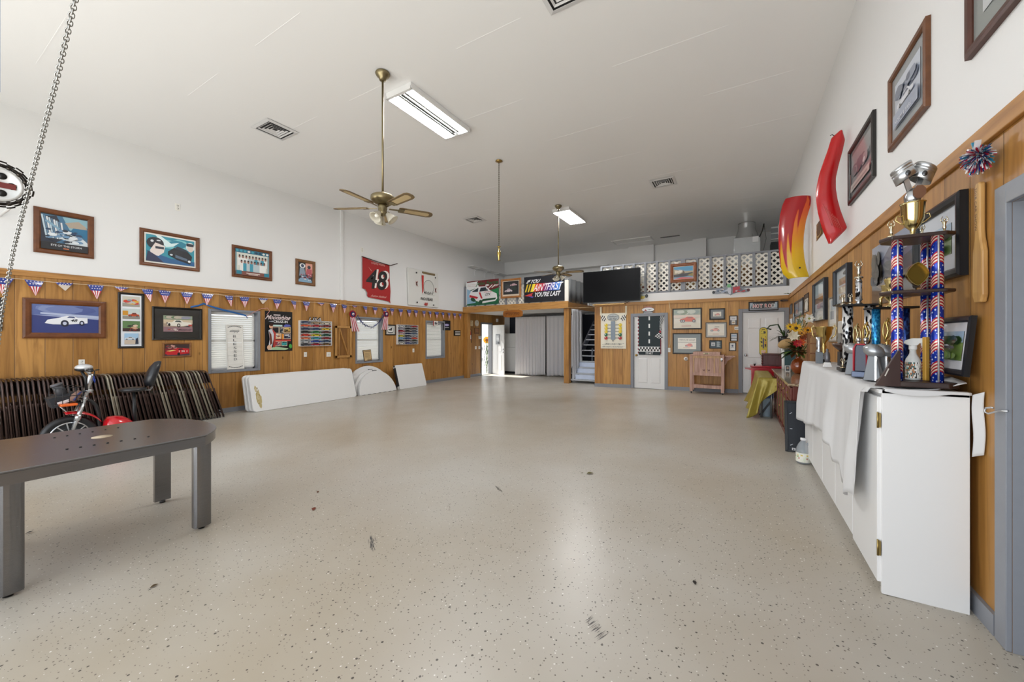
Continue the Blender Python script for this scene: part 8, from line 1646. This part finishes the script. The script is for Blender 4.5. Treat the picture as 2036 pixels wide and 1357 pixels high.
# ================================================================ frames on the boards, right wall
BK = M('12161E', .3)
def refl(a): a.rect(0, 0, 1, 1, 'C9CCCA'); a.rect(0, .7, 1, 1, 'B9CED6'); a.rect(0, .46, 1, .62, '8A6238'); a.rect(0, .3, 1, .45, 'CFD0D4'); a.blobs(.1, .3, .9, .46, ['E6E6EA', '7A7A84', 'B48A90'], 14, .3, 4); a.rect(0, .0, 1, .24, 'B9BAB6')
def refl2(a): a.rect(0, 0, 1, 1, 'CFD6DA'); a.rect(.2, .55, .9, .75, 'A98A64'); a.rect(.15, .3, .85, .5, 'C4B49A'); a.rect(.2, .12, .7, .24, 'B0A288'); a.ell(.7, .86, .2, .06, '4A4A48')
picture('deep black box frame above the gold cup', 'R', (1623.5, 564.5, 639, 1647, 554, 638), .015, .055, BK, refl, coat=1.0)
picture('deep black box frame with rounded top, behind the silver topped trophy', 'R', (1667, 538, 607, 1695, 524, 604), .018, .055, BK, refl2, coat=1.0)
picture('pale wood framed paper photo between the two deep black frames', 'R', (1650, 593, 680, 1667, 586, 681), .02, .02, wood_plain('grey_frame', '9A8E7A', .5, (6, 6, 6)), lambda a: (a.rect(0, 0, 1, 1, 'DADBD8'), a.rect(.1, .5, .6, .7, '9AA2A8'), a.rect(.2, .72, .7, .95, 'C4D0D6'), a.rect(.1, .1, .9, .4, 'C9CBC8')), coat=.8)
picture('small white photo beneath the leafy end of the boards, left of the gold cup frame', 'R', (1616, 607, 642, 1624, 604, 641), .008, .01, M('B9A07A'), lambda a: (a.rect(0, 0, 1, 1, 'D9CFCF'), a.rect(0, 0, 1, .55, '8A7A72'), a.rect(0, .0, 1, .25, 'D0CFC8')), name='photo_print', cat='photo')
picture('narrow dark topped photo above the bouquet', 'R', (1600, 587, 621, 1608.5, 582, 621), .01, .012, M('3A2618'), lambda a: (a.rect(0, 0, 1, 1, 'C9C4B8'), a.rect(0, .75, 1, 1, '3A2A1E'), a.blobs(0, 0, 1, .7, ['8A9A5A', 'E0DDD4', '6A6A62'], 14, .5, 3)), name='photo_print', cat='photo')
picture('black double frame with two snapshots above the bouquet', 'R', (1581, 600.5, 630, 1598, 593, 628), .02, .02, BK, lambda a: (a.rect(0, 0, 1, 1, '17181C'), a.rect(.04, .1, .46, .9, '8A9AA8'), a.rect(.54, .1, .96, .9, 'A9B4BC'), a.blobs(.04, .1, .46, .5, ['C98A70', '4A4A50'], 8, .5, 3)), coat=.7)
picture('tiny black frame nearest the back corner, upper one', 'R', (1571.5, 606, 625, 1575.5, 604, 624), .012, .012, BK, lambda a: a.rect(0, 0, 1, 1, '6A6E72'))
picture('tiny black frame nearest the back corner, lower one', 'R', (1577.3, 624, 644, 1581, 622, 643), .012, .012, BK, lambda a: a.rect(0, 0, 1, 1, 'A9B8C2'))
picture('small white sheet beside the lower tiny frame in the back corner', 'R', (1571, 635, 657, 1576, 633, 656), 0, .006, WHITE, lambda a: (a.rect(0, 0, 1, 1, 'DCE0E4'), a.rect(.2, .3, .8, .5, 'A9B4BE')), name='photo_print', cat='photo')
picture('grey photo pinned low above the bouquet, under the double frame', 'R', (1583, 634, 660, 1597, 631, 660), 0, .006, BK, lambda a: (a.rect(0, 0, 1, 1, 'B4B9B4'), a.blobs(0, 0, 1, 1, ['8A948A', 'D0D4D0', '5A625E'], 12, .4, 3)), name='photo_print', cat='photo')
picture('small black and white card leaning behind the black and silver trophy', 'R', (1666, 640, 690, 1676, 638, 690), 0, .01, BK, lambda a: (a.rect(0, 0, 1, 1, 'D0CFCA'), a.blobs(0, 0, 1, .6, ['2A2A2C', '8A8A88'], 12, .4, 3)), name='photo_print', cat='photo')
# paddle
def paddle():
    c = P(1946, 602, X=XR - .02); zt = P(1948, 362, X=XR - .02).z; h = zt - c.z; t = thing('wooden_paddle', 'long wooden car show paddle hung beside the big framed photo', 'paddle', (XR - .004, c.y, c.z), WR['R']); wd = wood_plain('paddle_maple', 'C99F62', .4); o = [(-.03, .0), (.03, .0), (.045, .035), (.043, h * .42), (.024, h * .54), (.02, h * .6), (.02, h * .98), (.014, h), (-.014, h), (-.02, h * .98), (-.02, h * .6), (-.024, h * .54), (-.043, h * .42), (-.045, .035)]
    mb = MB(); mb.prism(o, -.022, 0, wd); mb.build('blade_and_handle', t, bevel=.006); a = Art(.018, h * .36); a.text('2018 CAR SHOW', 0, 0, 1, 1, '4A3014', 0, .0, False, True); a.build('lettering', t, (-.008, -.0228, h * .6))
paddle()
def pompom():
    c = P(1948, 312, X=XR - .06); t = thing('pom_pom', 'red white and blue tinsel pom-pom on the rail', 'pom-pom', c); R = random.Random(14); mb = MB(); ms = [M('B01E38', .3, .3), M('E6E6EC', .3, .3), M('1E3A8C', .3, .4), M('2E86A8', .25, .5), M('E0E0E6', .3, .3), M('A81E34', .3, .3)]
    for k in range(1100):
        d = Vector((R.gauss(0, 1), R.gauss(0, 1), R.gauss(0, 1))).normalized(); l = R.uniform(.035, .068); 
        if d.x > .5: continue
        s = d.cross(Vector((R.gauss(0, 1), R.gauss(0, 1), R.gauss(0, 1)))).normalized() * .0026; p0 = d * .01; p1 = d * l + Vector((0, 0, -.012)); m_ = (p0 + p1) / 2 + Vector((0, 0, .006)); mb.add([p0 - s, p0 + s, m_ + s, m_ - s, p1 + s, p1 - s], [(0, 1, 2, 3), (3, 2, 4, 5)], R.choice(ms))
    for k in range(26):                                        # longer strands trailing away
        y0 = R.uniform(.03, .11); p0 = Vector((0, .02, R.uniform(-.05, .0))); p1 = Vector((R.uniform(-.01, .02), y0, -.03 - R.uniform(0, .035))); s = Vector((0, .001, .004)); mb.add([p0 - s, p0 + s, p1 + s, p1 - s], [(0, 1, 2, 3)], R.choice(ms))
    tag(mb.build('tinsel', t, fixn=False), kind='stuff'); mb = MB(); mb.beam((-.01, 0, .04), (-.01, .02, .075), .02, .006, M('2E86A8', .3, .4)); mb.beam((-.01, 0, .04), (-.012, -.02, .07), .02, .006, M('E0E0E6', .3, .3)); mb.build('hanging_ribbon', t)
pompom()
# wire hook on the door casing
p = P(2004, 818, X=XR - .022); q = P(1957, 822, X=XR - .05); r = P(1972, 811, X=XR - .04); mb = MB(); mb.tube([p, P(1985, 818, X=XR - .035), P(1965, 823, X=XR - .05), P(1957, 819, X=XR - .055), P(1960, 812, X=XR - .05), P(1972, 810.5, X=XR - .05), P(1974, 812, X=XR - .05)], .004, M('C9CBCE', .3, .9), 8); tag(mb.build('wire_hook'), 'bent white wire hook on the grey door casing', 'hook')
# green sprig peeking over the rail in the corner
p = P(1567, 586, X=XR - .05); mb = MB()
for k in range(10): leaf(mb, p + Vector((0, -.1, .0)), (cos(k * 1.1), sin(k * 1.1), .5), .12, .03, GREENL)
tag(mb.build('ivy_sprig', fixn=False), 'small green sprig on the rail in the back corner', 'plant', kind=None)
